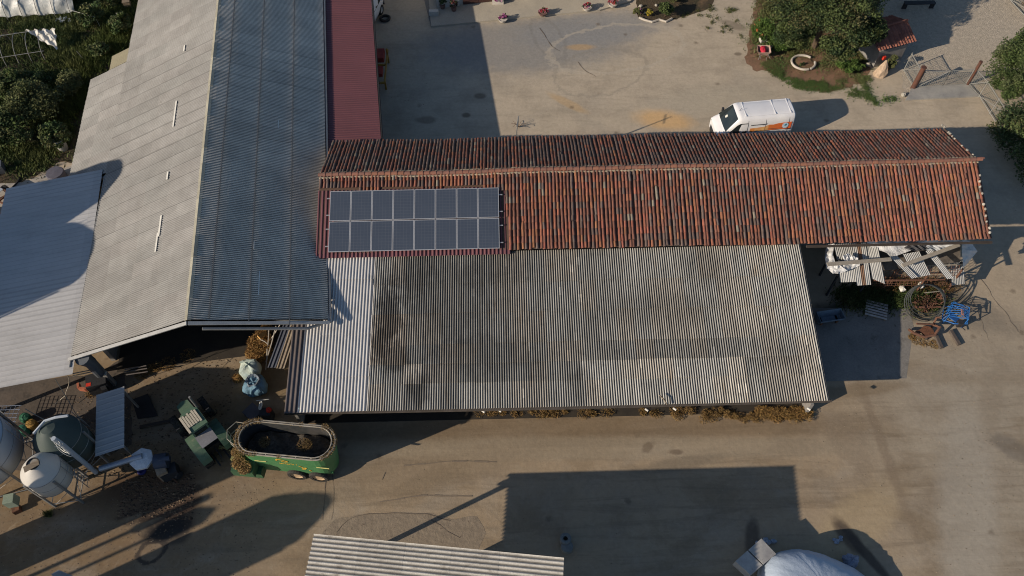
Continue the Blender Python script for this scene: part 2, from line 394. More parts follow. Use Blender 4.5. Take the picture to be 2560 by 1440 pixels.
M_fib = mat('fibre_cement_sheet', (.340, .335, .318), (.292, .286, .270), 1.5, .9, bump=.25, bscale=30, attr=True, stretch=(1, 1, 1), c3=(.235, .225, .20), thr=(.62, .80), s3=2.2, fine=.16)
def old_sheet():
    t = NT('lichened_corrugated_sheet'); P = t.tc.outputs['Object']
    col = t.mix(t.mr(t.noise(t.mapping((1.6, .35, 1)), 1.0, 6), .35, .65), (.56, .535, .485), (.45, .43, .39))
    col = t.mix(t.math('MULTIPLY', t.mr(t.noise(t.mapping((7., .45, 1)), 1.3, 6, .7), .50, .68), .55), col, (.27, .25, .215))     # streaks running down the ribs
    col = t.mix(t.math('MULTIPLY', t.mr(t.noise(t.mapping((1.2, 1.2, 1)), 1.6, 7, .72), .54, .66), .45), col, (.24, .232, .21))       # lichen
    col = t.mix(t.math('MULTIPLY', t.mr(t.noise(t.mapping((2.5, .5, 1), (0, 0, 0), (9, 2, 0)), 1.1, 5, .7), .58, .70), .5), col, (.40, .30, .20))  # rusty wash
    n_ = t.noise(t.mapping((2.2, .9, 1)), 1.5, 6, .7)
    for (wx, wy, rx, ry, k) in ((-5.7, 19.3, .6, 1.5, .85), (-6.0, 17.9, .5, 1.0, .75), (-5.3, 17.2, .7, .8, .7), (-4.8, 21.2, 1.2, 1.3, .45), (-3.0, 20.0, 2.0, 2.6, .35), (-1.0, 21.5, 1.8, 1.1, .30), (-4.2, 15.7, .6, .8, .6), (3.0, 15.6, .6, .9, .4), (6.5, 19.2, 3.0, .9, .25), (-1.5, 17.3, 2.6, .9, .30), (11.6, 17.2, 1.4, .9, .30), (9.0, 21.3, 1.2, 1.0, .25)):
        v1 = t.n('ShaderNodeVectorMath', operation='SUBTRACT'); t.l(P, v1.inputs[0]); v1.inputs[1].default_value = (wx - 2, wy - 18.5, 0)
        v2 = t.n('ShaderNodeVectorMath', operation='MULTIPLY'); t.l(v1.outputs[0], v2.inputs[0]); v2.inputs[1].default_value = (1 / rx, 1 / ry, 0)
        ln = t.n('ShaderNodeVectorMath', operation='LENGTH'); t.l(v2.outputs[0], ln.inputs[0])
        d = t.math('ADD', ln.outputs['Value'], t.math('MULTIPLY', t.math('SUBTRACT', n_, .5), 2.2))
        col = t.mix(t.math('MULTIPLY', t.mr(d, 1.3, .5, smooth=True), k), col, (.115, .105, .092))
    a = t.n('ShaderNodeAttribute', attribute_name='tone'); col = t.mix(1.0, col, a.outputs['Color'], 'MULTIPLY')
    t.bump(t.noise(P, 30, 4, .65), .15, .02); return t.done(col, .92, 0, .3)
M_old = old_sheet()
M_zinc = mat('galvanised_corrugated_sheet', (.60, .58, .55), (.53, .515, .49), 1.2, .6, metal=.1, bump=.05, bscale=12, attr=True, c3=(.36, .35, .33), thr=(.60, .75), s3=1.2, fine=.08, spec=.5)
M_smooth = mat('pale_ribbed_sheet', (.45, .445, .435), (.41, .405, .395), .5, .55, bump=.03, bscale=6, attr=True, c3=(.30, .29, .27), thr=(.62, .8), s3=.5, fine=.05)
M_redsheet = mat('dark_red_ribbed_sheet', (.165, .066, .074), (.145, .060, .066), .6, .55, attr=True, fine=.08, c3=(.13, .055, .058), thr=(.6, .8), s3=.8)
M_brownstrip = mat('brown_ribbed_sheet', (.15, .125, .115), (.11, .09, .085), 1., .55, attr=True, fine=.1)
M_steel = mat('grey_steel', (.30, .30, .29), (.24, .24, .235), 2., .55, metal=.4)
M_rust = mat('rusty_steel', (.20, .085, .045), (.10, .05, .03), 6., .85, bump=.3, bscale=40)
M_wall = mat('rendered_wall', (.42, .40, .35), (.33, .31, .27), .8, .9, bump=.3, bscale=14)
M_block = mat('grey_blockwork', (.27, .26, .24), (.2, .19, .18), 1.5, .92, bump=.5, bscale=10)
M_dark = mat('black_rubber_and_shade', (.022, .022, .024), (.03, .03, .032), 4., .8)
M_wood = mat('grey_timber', (.25, .20, .14), (.16, .125, .09), 5., .85, bump=.3, bscale=30, stretch=(1, 6, 1))
M_trim = mat('pale_trim', (.40, .40, .38), (.33, .33, .32), 2., .7)

# ---- the hall: gable roof turned 7 degrees against the barn ----
HR = Vector((-13.5978, 17.5334, 5.7)); HY = R(6.97)
hn = Vector((-math.sin(HY), math.cos(HY), 0)); hw = Vector((-math.cos(HY), -math.sin(HY), 0))
def hall(s_, t_, z): p = HR + hn * s_ + hw * t_; return Vector((p.x, p.y, z))
def hq(s_, t_): return tuple(hall(s_, t_, 0)[:2])
HS0, HS1 = 0., 33.; tE, tW = 5.39, 5.90
zE, zW, zR_ = 3.4, 3.27, 5.7
hall_o = thing('barn_hall', 'large gable barn hall with weathered corrugated roof, its east slope in shade', 'barn', hall(0, 0, 0), HY)
def tone_hall_w(u, v, i, r):
    k = .96 + .08 * hsh('hw', i, r)
    if hsh('hwb', i, r) > .93: k *= .93
    y = 1 - .02 * hsh('hwc', i, r)
    if u % .86 < .045: k *= .72
    k *= 1 + .10 * math.sin(u * 2.1 + 3 * math.sin(v * .35)) * math.sin(v * .8 + i)
    if v > 5.0: k *= .94
    return (k, k * y, k * y * .985)
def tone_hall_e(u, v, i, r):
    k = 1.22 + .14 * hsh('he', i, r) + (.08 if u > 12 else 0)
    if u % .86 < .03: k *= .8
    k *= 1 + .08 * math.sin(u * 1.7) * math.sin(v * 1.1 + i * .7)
    return (k * 1.13, k * 1.04, k * .90)  # paler and warmer than the west slope, lifting its shade by colour
cw = (zW - zR_) / tW; ce = (zE - zR_) / tE
A, B, D = hall(HS0, -.02, zR_ - .01), hall(HS1, -.02, zR_ - .01), hall(HS0, -tE, zE); U, V, N_ = frame3(A, B, D)
L = (D - A).length; b = MB(); corr(b, A, U, V, N_, HS1 - HS0, [0, .85, 2.45, 4.15, L], .107, .030, tone_hall_e, step=.86, dirt_shade=.74, dpow=1.1, lift=.003, ulim=lambda v: .64 * v / 5.85)
b.build('roof_slope', mat('shade_lifted_cement_sheet', (.56, .55, .53), (.48, .47, .455), 1.5, .9, bump=.2, bscale=30, attr=True, c3=(.40, .395, .38), thr=(.62, .80), s3=2.2, fine=.14), hall_o, world=True, smooth=True)['label'] = 'shaded east slope of corrugated sheets'  # lighter copy of the west sheet colour, brightening the slope's shade
A, B, D = hall(HS0, .02, zR_ - .01), hall(HS1, .02, zR_ - .01), hall(HS0, tW, zW); U, V, N_ = frame3(A, B, D)
L = (D - A).length; b = MB(); corr(b, A, U, V, N_, HS1 - HS0, [0, 1.9, 3.4, 5.0, L], .107, .017, tone_hall_w, step=.86, curl=.006, dirt_shade=.36, dpow=1.6, sublen=.5, ulim=lambda v: .48 * v / 6.38)
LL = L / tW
s0, s1 = 11.36, 19.96; A2 = hall(s0, tW, zW - .01); corr(b, A2, U, V, N_, s1 - s0, [0, 1.35, 2.48 * LL], .107, .017, tone_hall_w, step=.86, dirt_shade=.36, dpow=1.6)
def tone_moss(u, v, i, r): return (.78, .72, .52)
A3 = hall(s1, tW, zW - .01); corr(b, A3, U, V, N_, 1.25, [0, 1.2 * LL], .107, .017, tone_moss, step=.86)
b.build('roof_slope', M_fib, hall_o, world=True, smooth=True)['label'] = 'sunlit west slope of corrugated sheets'
b = MB()
for k in range(int((HS1 - HS0) / 1.1)):
    s_ = HS0 + k * 1.1; z = zR_ + .02 + .012 * (k % 2)
    for sg in (-1, 1):
        b.slab(hall(s_, 0, z), hall(s_ + 1.16, 0, z), hall(s_ + 1.16, sg * .13, z - .055), hall(s_, sg * .13, z - .055), .012 * sg, col=(.9 + .1 * (k % 3),) * 3)
b.build('ridge_capping', mat('ridge_cement', (.40, .375, .29), (.33, .31, .24), 3., .9, attr=True, bump=.3), hall_o, world=True)
M_strip = mat('pale_sealant', (.72, .70, .62), (.6, .58, .52), 4., .8)
for (px, py, ln) in ((438, 285, 1.9), (401, 565, 1.25), (392, 605, 1.1), (420, 440, .5), (462, 122, .5)):
    p = at(px, py, 4.9); q = p - HR; s_ = q.dot(hn); t_ = q.dot(hw)
    b = MB(); b.slab(hall(s_ - ln / 2, t_ - .03, zR_ + cw * (t_ - .03) + .035), hall(s_ - ln / 2, t_ + .055, zR_ + cw * (t_ + .055) + .035), hall(s_ + ln / 2, t_ + .055, zR_ + cw * (t_ + .055) + .035), hall(s_ + ln / 2, t_ - .03, zR_ + cw * (t_ - .03) + .035), .02)
    b.build('repair_strip', M_strip, hall_o, world=True)
for k, (s_, t_, ln) in enumerate(((12.1, -3.2, .55), (4.1, -2.35, .45), (1.6, -2.62, 1.3))):
    z = zR_ + ce * abs(t_) + .035; b = MB()
    b.slab(hall(s_, t_, z), hall(s_ + ln, t_, z), hall(s_ + ln, t_ + .045, z + .01), hall(s_, t_ + .045, z + .01), .02)
    b.build('repair_strip', M_strip, hall_o, world=True)
b = MB()  # thin dark joint battens between the sheet rows of the east slope
for t_ in (-.78, -2.26, -3.83):
    z = zR_ + ce * -t_ + .034; b.slab(hall(.15, t_, z), hall(HS1, t_, z), hall(HS1, t_ - .035, z), hall(.15, t_ - .035, z), .02)
b.build('sheet_joint', mat('dark_joint', (.06, .075, .09), (.05, .06, .075)), hall_o, world=True)
b = MB()  # barge boards
b.slab(hall(-.06, -.02, zR_ - .04), hall(.56, -tE - .04, zE - .05), hall(.44, -tE - .04, zE - .10), hall(-.20, -.02, zR_ - .10), .08)
b.slab(hall(-.20, .0, zR_ - .08), hall(.28, tW + .1, zW - .07), hall(.42, tW + .1, zW - .03), hall(-.06, .0, zR_ - .03), .08)
b.build('barge_board', M_trim, hall_o, world=True)
for P_, r_ in (([hall(-.25, -.5, zR_ - .42), hall(.20, -4.5, zE + .15), hall(.5, -5.1, zE - .1)], .07), ([hall(.5, -tE - .08, zE - .06), hall(HS1, -tE - .08, zE - .06)], .06), ([hall(-.05, tW + .02, zW - .05), hall(11.2, tW + .05, zW - .05)], .04)):
    b = MB(); b.tube(P_, r_, 7); b.build('gutter', M_steel, hall_o, world=True)
b = MB(); zt = lambda t_: zR_ - .1 + (cw * t_ if t_ > 0 else ce * -t_) - .12
b.prism([hq(.9, -4.3), hq(.9, -5.0), hq(1.15, -5.0), hq(1.15, -4.3)], 0, zt(-5.0))
b.prism([hq(32, 5.4), hq(32, -5.), hq(32.3, -5.), hq(32.3, 5.4)], 0, 3.0)
b.prism([hq(.9, -5.0), hq(.9, -5.2), hq(32., -5.2), hq(32., -5.0)], 0, 3.2)
b.prism([hq(11.7, 8.1), hq(11.7, 7.9), hq(19.8, 7.9), hq(19.8, 8.1)], 0, 2.1)
b.prism([hq(11.5, 5.5), hq(11.7, 5.5), hq(11.7, 8.1), hq(11.5, 8.1)], 0, 2.1)
b.prism([hq(2.0, 5.75), hq(2.0, 5.55), hq(32., 5.55), hq(32., 5.75)], 0, 3.05)
b.build('wall', M_block, hall_o, world=True)
for s_ in (.7, 6.5, 13.):
    b = MB(); b.beam(hall(s_, 0, zR_ - .35), hall(s_, -5.1, zE - .25), .12, .22); b.beam(hall(s_, 0, zR_ - .35), hall(s_, 5.6, zW - .25), .12, .22)
    b.beam(hall(s_, 5.45, 0), hall(s_, 5.45, zW - .2), .2, .2)
    b.build('truss', M_steel, hall_o, world=True)
b = MB(); b.slab(hall(1.3, -4.9, .02), hall(1.3, 5.4, .02), hall(31, 5.4, .02), hall(31, -4.9, .02), .01)
b.build('floor', mat('dark_barn_floor', (.05, .042, .032), (.035, .03, .025), 1., .95), hall_o, world=True)

# ---- smooth pale lean-to west of the hall ----
lean = thing('lean_to_shed', 'low lean-to shed with pale smooth ribbed roof crossed by a blue-grey shadow', 'shed', hall(5, 9, 0), HY)
A, D = hall(-.42, 5.74, 3.22), hall(-.42, 10.9, 2.62); B = hall(11.4, 6.12, 3.22); U, V, N_ = frame3(A, B, D)
b = MB(); corr(b, A, U, V, N_, 12.1, [0, (D - A).length], .27, .014, lambda u, v, i, r: (((.97 + .06 * hsh('sm', i)) * (.84 if (u % .27) < .055 else 1.) * (1 - .07 * max(0, math.sin(u * 5.3 + 1.7 * math.sin(v))) ** 3) * (.93 if v < .5 else 1)),) * 3, prof='rib', over=0, lift=0, step=1.08, sublen=.4)  # rib edges toned down as painted shade so the ribs show; plus streaks
b.build('roof', M_smooth, lean, world=True, smooth=True)
for s_ in (0., 3.6, 7.4, 11.2):
    b = MB(); b.beam(hall(s_, 10.5, 0), hall(s_, 10.5, 2.5), .16, .16); b.beam(hall(s_, 5.9, 3.08), hall(s_, 10.6, 2.5), .1, .16); b.build('frame', M_steel, lean, world=True)
b = MB(); b.prism([hq(11.2, 6.1), hq(11.2, 10.5), hq(11.35, 10.5), hq(11.35, 6.1)], 0, 2.5)
b.build('wall', M_block, lean, world=True)

# ---- red sheet annex along the east eave ----
annex = thing('red_roof_annex', 'narrow annex with dark red ribbed metal roof beside the shaded hall slope', 'shed', hall(20, -6.9, 0), HY)
A, B, D = hall(10.3, -5.36, 3.27), hall(33, -5.36, 3.27), hall(10.3, -8.27, 3.02); U, V, N_ = frame3(A, B, D)
b = MB(); corr(b, A, U, V, N_, 22.7, [0, (D - A).length], .17, .014, lambda u, v, i, r: ((.97 + .06 * hsh('rd', i)),) * 3, prof='trap', over=0, lift=0, step=1.02, samp=10)
b.build('roof', M_redsheet, annex, world=True, smooth=True)
b = MB(); b.tube([hall(11., -8.33, 2.96), hall(33, -8.33, 2.96)], .06, 6); b.build('gutter', mat('black_gutter', (.03, .03, .03)), annex, world=True)
for s_ in (12.8, 17, 21.5, 26, 30.5): b = MB(); b.beam(hall(s_, -8.0, 0), hall(s_, -8.0, 2.9), .14, .14); b.build('post', M_steel, annex, world=True)

# ---- tiled barn ----
barn = thing('tiled_barn', 'long low barn roofed with mixed orange and blackened clay tiles', 'barn', (6.7, 26.1, 0))
XW, XE = -9.22, 22.72; YR, ZR = 26.1, 4.95; YS, ZS = 22.2, 3.61; YN, ZN = 29.6, 3.66
def sag(x): return .035 * math.sin(x * .33) + .025 * math.sin(x * .81 + 1)
def tiles(name, sgn, x0, x1, y_start, label, cut=None):
    y1 = YS if sgn < 0 else YN; z1 = ZS if sgn < 0 else ZN
    Ls = math.hypot(y1 - YR, z1 - ZR); Vd = Vector((0, (y1 - YR) / Ls, (z1 - ZR) / Ls)); Nv = Vector((0, -Vd.z * (1 if sgn > 0 else -1), abs(Vd.y)))
    Nv = Vector((0, abs(Vd.z) * sgn, abs(Vd.y)))
    pt = .176; exp = .335; ncol = int((x1 - x0) / pt); nrow = int(math.ceil(Ls / exp))
    Vs, Fs, Cs = [], [], []; base = 0; sg = 5
    an = np.linspace(0, math.pi, sg)
    for i in range(ncol):
        xc0 = x0 + (i + .5) * pt; wob = rnd.uniform(-.014, .014)
        drift = rnd.uniform(-.012, .012); colb = rnd.gauss(0, .12)
        for j in range(nrow):
            lim = Ls - .07 - (.33 * (xc0 - XW) / (XE - XW) if sgn > 0 else 0)
            v0 = j * exp; v1 = min(v0 + exp + .05, lim + rnd.uniform(-.03, .03))
            if v0 > lim - .08: continue
            if j == 0: v0 = .05
            xm = xc0
            if cut and cut(xm, YR + Vd.y * (v0 + .2)): continue
            drift += rnd.uniform(-.011, .011); dx = max(-.034, min(.034, drift + wob))
            if rnd.random() < .012: dx += rnd.uniform(-.03, .03); v1 -= .06
            r0, r1 = .062, .078; h0 = .0; h1 = .028 + rnd.uniform(-.004, .008); tw = rnd.uniform(-.012, .012)
            zs = sag(xc0)
            for (v, r_, h_, tt) in ((v0, r0, h0, -tw), (v1, r1, h1, tw)):
                for a_ in an:
                    q = Vector((xc0 + dx + tt + math.cos(a_) * r_, YR, ZR + zs)) + Vd * v + Nv * (h_ + math.sin(a_) * r_ * .95)
                    Vs.append(tuple(q))
            # end cap ring thickness
            for k in range(sg - 1): Fs.append((base + k, base + k + 1, base + sg + k + 1, base + sg + k)); 
            fe = x_frac = (xc0 - XW) / (XE - XW)
            rr = min(.999, max(0, rnd.random() + colb))
            fld = .5 + .28 * math.sin(xc0 * .83 + 1.3 * math.sin(j * .55 + xc0 * .2)) + .24 * math.sin(xc0 * 2.3 - j * .8) + .16 * math.sin(j * 1.1 + xc0 * .37)
            if sgn < 0: p_or = .20 + .22 * (1 - fld) + .06 * x_frac; p_dk = .10 + .24 * fld - .05 * x_frac
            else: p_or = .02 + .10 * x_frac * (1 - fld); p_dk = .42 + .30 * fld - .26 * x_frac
            if rr < p_or: q_ = rnd.uniform(.8, 1.15); c = (.305 * q_, .118 * q_ * rnd.uniform(.9, 1.2), .074 * q_)
            elif rr > 1 - p_dk: g_ = rnd.uniform(.10, .155); c = (g_ * 1.25, g_ * .88, g_ * .74)
            else: q_ = rnd.uniform(.78, 1.18); c = (.215 * q_, .098 * q_, .070 * q_)
            if rnd.random() < .015: c = (.26, .22, .17)
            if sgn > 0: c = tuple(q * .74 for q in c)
            Cs += [c] * (sg - 1); base += 2 * sg
    b = MB(); b.arrays(np.array(Vs), np.array(Fs), np.array(Cs))
    # channel tiles below: dark trough surface
    nn = int((x1 - x0) / .44); u_ = np.linspace(x0, x1, ncol * 2 + 1)
    W = []
    for fv in (0., .5, 1.):
        for k, x in enumerate(u_):
            v = fv * (Ls - .12 - (.33 * (x - XW) / (XE - XW) if sgn > 0 else 0)); q = Vector((x, YR, ZR + sag(x))) + Vd * v + Nv * (-.035 if k % 2 == 0 else .0); W.append(tuple(q))
    m = len(u_); F = []
    for r_ in range(2):
        for k in range(m - 1):
            if cut and r_ == 1 and cut(u_[k], YR + Vd.y * Ls * .75): pass
            F.append((r_ * m + k, r_ * m + k + 1, (r_ + 1) * m + k + 1, (r_ + 1) * m + k))
    F = np.array(F); b.arrays(np.array(W), F, np.tile(np.array([[.115, .072, .054]]), (len(F), 1)))
    o = b.build(name, M_tile, barn, world=True, smooth=True); o['label'] = label; return o
M_tile = mat('clay_roof_tile', (1., 1., 1.), (.82, .82, .80), 3.5, .9, attr=True, bump=.25, bscale=40, c3=(.55, .52, .48), thr=(.60, .74), s3=9., fine=.22)
cutS = lambda x, y: (x < .02 - (y - 22.2) * .10 and y < 25.3 + .05 * math.sin(x * 2.1))
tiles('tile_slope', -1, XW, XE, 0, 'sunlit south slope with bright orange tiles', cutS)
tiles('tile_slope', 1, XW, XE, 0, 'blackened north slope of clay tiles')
b = MB(); x = XW - .05; k = 0
while x < XE + .1:
    z = ZR + sag(x) + .005; r = .105
    vs, n = [], 7
    for (xx, rr) in ((x, r * .9), (x + .36, r * 1.08)):
        for q in range(n):
            a_ = math.pi * q / (n - 1); vs.append((xx, YR + math.cos(a_) * rr, z + math.sin(a_) * rr * .9 + (.012 if xx > x else 0)))
    c = rnd.choice([(.26, .12, .085), (.24, .12, .09), (.21, .11, .085), (.28, .13, .085)])
    b.add(vs, [(q, q + 1, n + q + 1, n + q) for q in range(n - 1)], c); x += .315; k += 1
for xx, s_ in ((XE + .12, 1),):
    b.cyl((xx - .12, YR, ZR + .06), (xx + .15, YR, ZR + .13), .10, .03, 8, col=(.33, .14, .10))
b.build('ridge_tiles', M_tile, barn, world=True)
b = MB()  # mortar bead along the ridge
for sg_ in (-1, 1):
    pts = [(x, YR + sg_ * (.15 + rnd.uniform(-.02, .03)), ZR - .045 + sag(x) + rnd.uniform(0, .02)) for x in np.arange(XW, XE, .22)]
    b.tube(pts, .05, 5)
b.build('ridge_mortar', mat('lime_mortar', (.42, .36, .25), (.33, .28, .19), 6., .95, bump=.4), barn, world=True)
b = MB()  # red metal replacement sheets under the panels
SLs = math.hypot(YR - YS, ZR - ZS); Vd = unit((0, YS - YR, ZS - ZR)); vtop = .82
A = Vector((XW - .02, YR, ZR)) + Vector(Vd) * vtop; U, V, N_ = frame3(A, A + Vector((1, 0, 0)), A + Vector(Vd))
corr(b, A - Vector((0, 0, .005)), U, V, N_, 9.22, [0, SLs - vtop + .10], .19, .02, lambda u, v, i, r: ((.95 + .1 * hsh('rs', i)),) * 3, prof='trap', over=0, lift=0, step=1.02, samp=10)
b.build('metal_sheet', M_redsheet, barn, world=True, smooth=True)['label'] = 'dark red ribbed sheets under the solar panels'
b = MB()
b.prism([(XW + .1, YS + .5), (13.9, YS + .5), (13.9, YS + .75), (XW + .1, YS + .75)], 0, 3.6); b.prism([(13.9, 24.8), (XE - .35, 24.8), (XE - .35, 25.0), (13.9, 25.0)], 0, 4.5); b.prism([(13.7, YS + .75), (13.9, YS + .75), (13.9, 24.99), (13.7, 24.99)], 0, 3.6)
b.prism([(XW + .1, YN - .55), (XE - .35, YN - .55), (XE - .35, YN - .3), (XW + .1, YN - .3)], 0, 3.68)
for xx, ya in ((XW + .1, YS + .75), (XE - .6, 25.0)):
    za = ZR + (ZS - ZR) * (YR - ya) / (YR - YS) - .04
    b.add([(xx, ya, 0), (xx, YN - .55, 0), (xx, YN - .55, 3.82), (xx, YR, 4.90), (xx, ya, za), (xx + .25, ya, 0), (xx + .25, YN - .55, 0), (xx + .25, YN - .55, 3.82), (xx + .25, YR, 4.90), (xx + .25, ya, za)],
          [(0, 1, 2, 3, 4), (9, 8, 7, 6, 5), (0, 5, 6, 1), (1, 6, 7, 2), (2, 7, 8, 3), (3, 8, 9, 4), (4, 9, 5, 0)])
b.build('wall', M_block, barn, world=True)
b = MB(); b.beam((13.95, YS - .03, ZS - .07), (XE, YS - .03, ZS - .07), .10, .08)
b.build('eave_board', mat('dark_timber', (.07, .055, .045)), barn, world=True)
# verge stones holding the gable edge
def stone(b, c, s_, col=(1, 1, 1)):
    Mx = Euler((rnd.uniform(0, 3), rnd.uniform(0, 3), rnd.uniform(0, 3))).to_matrix(); c = Vector(c)
    vs = []; n = 7
    for (r_, z_) in ((.3, -.9), (.85, -.45), (1., .15), (.7, .7), (.2, .95)):
        for k in range(n):
            a_ = k * 2 * math.pi / n; vs.append(c + Mx @ (Vector((math.cos(a_) * r_ * rnd.uniform(.85, 1.1), math.sin(a_) * r_ * .8, z_ * .75)) * s_))
    fs = [(i * n + k, i * n + (k + 1) % n, (i + 1) * n + (k + 1) % n, (i + 1) * n + k) for i in range(4) for k in range(n)] + [list(reversed(range(n))), list(range(4 * n, 5 * n))]
    b.add(vs, fs, col)
M_stone = mat('pale_fieldstone', (.40, .375, .32), (.30, .28, .235), 5., .9, bump=.4, bscale=20, attr=True)
for yy in list(np.arange(26.45, 29.6, .24)) + list(np.arange(22.5, 25.7, .27)):
    if rnd.random() < .22: continue
    zz = ZR + (ZN - ZR) * (yy - YR) / (YN - YR) if yy > YR else ZR + (ZS - ZR) * (YR - yy) / (YR - YS)
    b = MB(); stone(b, (XE - .14 + rnd.uniform(-.05, .05), yy + rnd.uniform(-.06, .06), zz + .10 + sag(XE)), rnd.uniform(.06, .10), col=(rnd.uniform(.7, 1.2),) * 3); b.build('verge_stone', M_stone, barn, world=True)

# ---- solar panels: two rows of eight ----
M_cell = None
def cell_mat():
    t = NT('solar_cells'); P = t.tc.outputs['Object']
    sep = t.n('ShaderNodeSeparateXYZ'); t.l(P, sep.inputs[0])
    def grid(o_, n, wd):
        f_ = t.math('FRACT', t.math('MULTIPLY', o_, n)); return t.math('LESS_THAN', t.math('MINIMUM', f_, t.math('SUBTRACT', 1.0, f_)), wd)
    g = t.math('MAXIMUM', grid(sep.outputs[0], 6.25, .035), grid(sep.outputs[1], 6.6, .03))
    fineg = t.math('MULTIPLY', grid(sep.outputs[0], 25., .07), .35)
    col = t.mix(t.mr(t.noise(P, .8, 2), .3, .7), (.052, .066, .092), (.060, .075, .102))
    col = t.mix(fineg, col, (.072, .086, .112)); col = t.mix(g, col, (.095, .108, .132))
    return t.done(col, .22, 0., .5)
M_cell = cell_mat(); M_alu = mat('aluminium_frame', (.55, .56, .57), (.5, .5, .51), 5., .45, metal=.5)
sl = math.atan2(ZR - ZS, YR - YS); PX0, PX1 = -8.62, -.53; pw = (PX1 - PX0) / 8
PY0 = 25.18; zoff = lambda y: ZR + (ZS - ZR) * (YR - y) / (YR - YS) + .155
ph_ = 1.525
def panel_proto():
    p = thing('solar_panel', '', 'solar panel')
    b = MB(); W_, H_, f_, th = pw - .018, ph_ - .02, .028, .04
    b.box((0, H_ / 2 - f_ / 2, 0), (W_, f_, th)); b.box((0, -H_ / 2 + f_ / 2, 0), (W_, f_, th))
    b.box((-W_ / 2 + f_ / 2, 0, 0), (f_, H_ - 2 * f_, th)); b.box((W_ / 2 - f_ / 2, 0, 0), (f_, H_ - 2 * f_, th)); b.build('frame', M_alu, p)
    b = MB(); b.box((0, 0, .004), (W_ - 2 * f_, H_ - 2 * f_, .024)); b.build('cells', M_cell, p); return p
names = ['first', 'second', 'third', 'fourth', 'fifth', 'sixth', 'seventh', 'eighth']; proto = panel_proto(); first = True
for r_ in range(2):
    for c_ in range(8):
        o = proto if first else copy_tree(proto); first = False
        yc = PY0 - (ph_ * (r_ + .5) + .02 * r_) * math.cos(sl)
        o.location = (PX0 + pw * (c_ + .5), yc, zoff(yc)); o.rotation_euler = (sl, 0, 0); o['group'] = 'solar panels on the barn roof'
        o['label'] = '%s dark solar panel from the left in the %s row on the barn roof' % (names[c_], 'upper' if r_ == 0 else 'lower')
for k, f_ in enumerate((.22, .78, 1.24, 1.80)):
    y = PY0 - ph_ * f_ * math.cos(sl) if True else 0
    y = PY0 - (f_ * ph_) * math.cos(sl); z = zoff(y) - .045
    b = MB(); b.beam((PX0 - .16, y, z), (PX1 + .17, y, z), .04, .04)
    o = b.build('mounting_rail', M_alu, world=True, loc=(PX0, y, z)); tag(o, '%s aluminium mounting rail sticking out beneath the solar panels' % ('topmost', 'second from top', 'third from top', 'lowest')[k], 'rail', 'rails under the solar panels')

# ---- lean-to cattle shed with corrugated roof ----
shed = thing('cattle_shed', 'wide low cattle shed with stained grey corrugated roof patched with paler sheets', 'shed', (2, 18.5, 0))
CY0, CZ0, CY1, CZ1 = 22.35, 3.48, 14.82, 2.2; CXW, CXE = -8.75, 13.72
Ls = math.hypot(CY0 - CY1, CZ0 - CZ1); Vd = unit((0, CY1 - CY0, CZ1 - CZ0))
def tone_shed(u, v, i, r):
    x = CXW + u; k = .82 + .25 * hsh('cs', i, r); c = [k, k, k * .99]
    dk = 0
    if -7 < x < -5.0: dk = .55 if (hsh('q', i, r) > .4) else .9
    if x >= -5.2: dk = .60 + .03 * (x + 5)
    if x > 3.5: dk = .95
    if x > 3.5 and r <= 3: dk = .86
    if 3.8 < x < 10.2 and r == 4: dk = .68
    if x > 10.2: dk = 1.02
    if 10.2 < x < 13.0 and r in (4, ): dk = .80
    if r >= 5 and x > -1: dk = 1.12
    if x < -5 and r >= 5 and hsh('z', i, r) > .5: dk = .85
    if x > 12.9: dk = 1.15
    if dk == 0: dk = .8
    hue = 1 + (.06 if hsh('hu', i, r) > .6 else -.02)
    return (c[0] * dk * hue, c[1] * dk, c[2] * dk / hue)
A = Vector((-6.48, CY0, CZ0)); U, V, N_ = frame3(A, A + Vector((1, 0, 0)), A + Vector(Vd))
rows = [0, 1.62, 3.12, 4.62, 5.55, 6.45, Ls]
b = MB()
CXW = -6.48
def ts(u, v, i, r):
    x = CXW + u
    k = .94 + .12 * hsh('cs', i, r); dk = 1.
    if x < -5.: dk = .95
    elif x < 1.5: dk = .70
    elif x < 4: dk = .78
    elif x < 10.2: dk = .87
    else: dk = 1.0
    if r == 3 and 3.6 < x < 10.2: dk = .68
    if r == 4 and x > 3.0: dk = 1.12 if x < 10.2 else .86
    if r == 4 and x < 3: dk *= .92
    if r == 5: dk = .95 if x < -1 else (.84 if x < 3 else 1.12)
    if r == 5 and 10.2 < x < 12.6: dk = .86
    if 12.8 < x: dk = 1.15
    if r == 4 and i == 2: dk = 1.25
    if r == 5 and i in (2, 4): dk = .68
    k *= 1 + .10 * math.sin(x * 13.1 + 2 * math.sin(v * .9)) * math.sin(v * 1.3 + x * 2.2)
    if hsh('wh', int(x / .11), int(v / .35)) > .992: dk *= 1.5
    hue = 1.04 if hsh('hu', i, r) > .6 else .99
    if -6.7 < x < -4.8 and 2 <= r <= 3: hue = 1.09
    return (k * dk * hue, k * dk, k * dk / hue * .97)
corr(b, A, U, V, N_, 13.70 + 6.48, rows, .1075, .030, ts, step=.8, curl=.008, dirt_shade=.80, dpow=1.0, sublen=.35, lift=.022)
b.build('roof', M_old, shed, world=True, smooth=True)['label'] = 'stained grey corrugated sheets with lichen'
b = MB(); A = Vector((-8.74, CY0, CZ0 + .012))
corr(b, A, U, V, N_, 2.32, [0, 1.3, 4.05, 6.05, Ls], .145, .022, lambda u, v, i, r: ((.96 + .09 * hsh('zn', i, r)),) * 3, step=.9, lift=.02, dirt_shade=.35)
A = Vector((-9.46, 18.95, CZ0 + (18.95 - CY0) * (CZ0 - CZ1) / (CY0 - CY1) + .012))
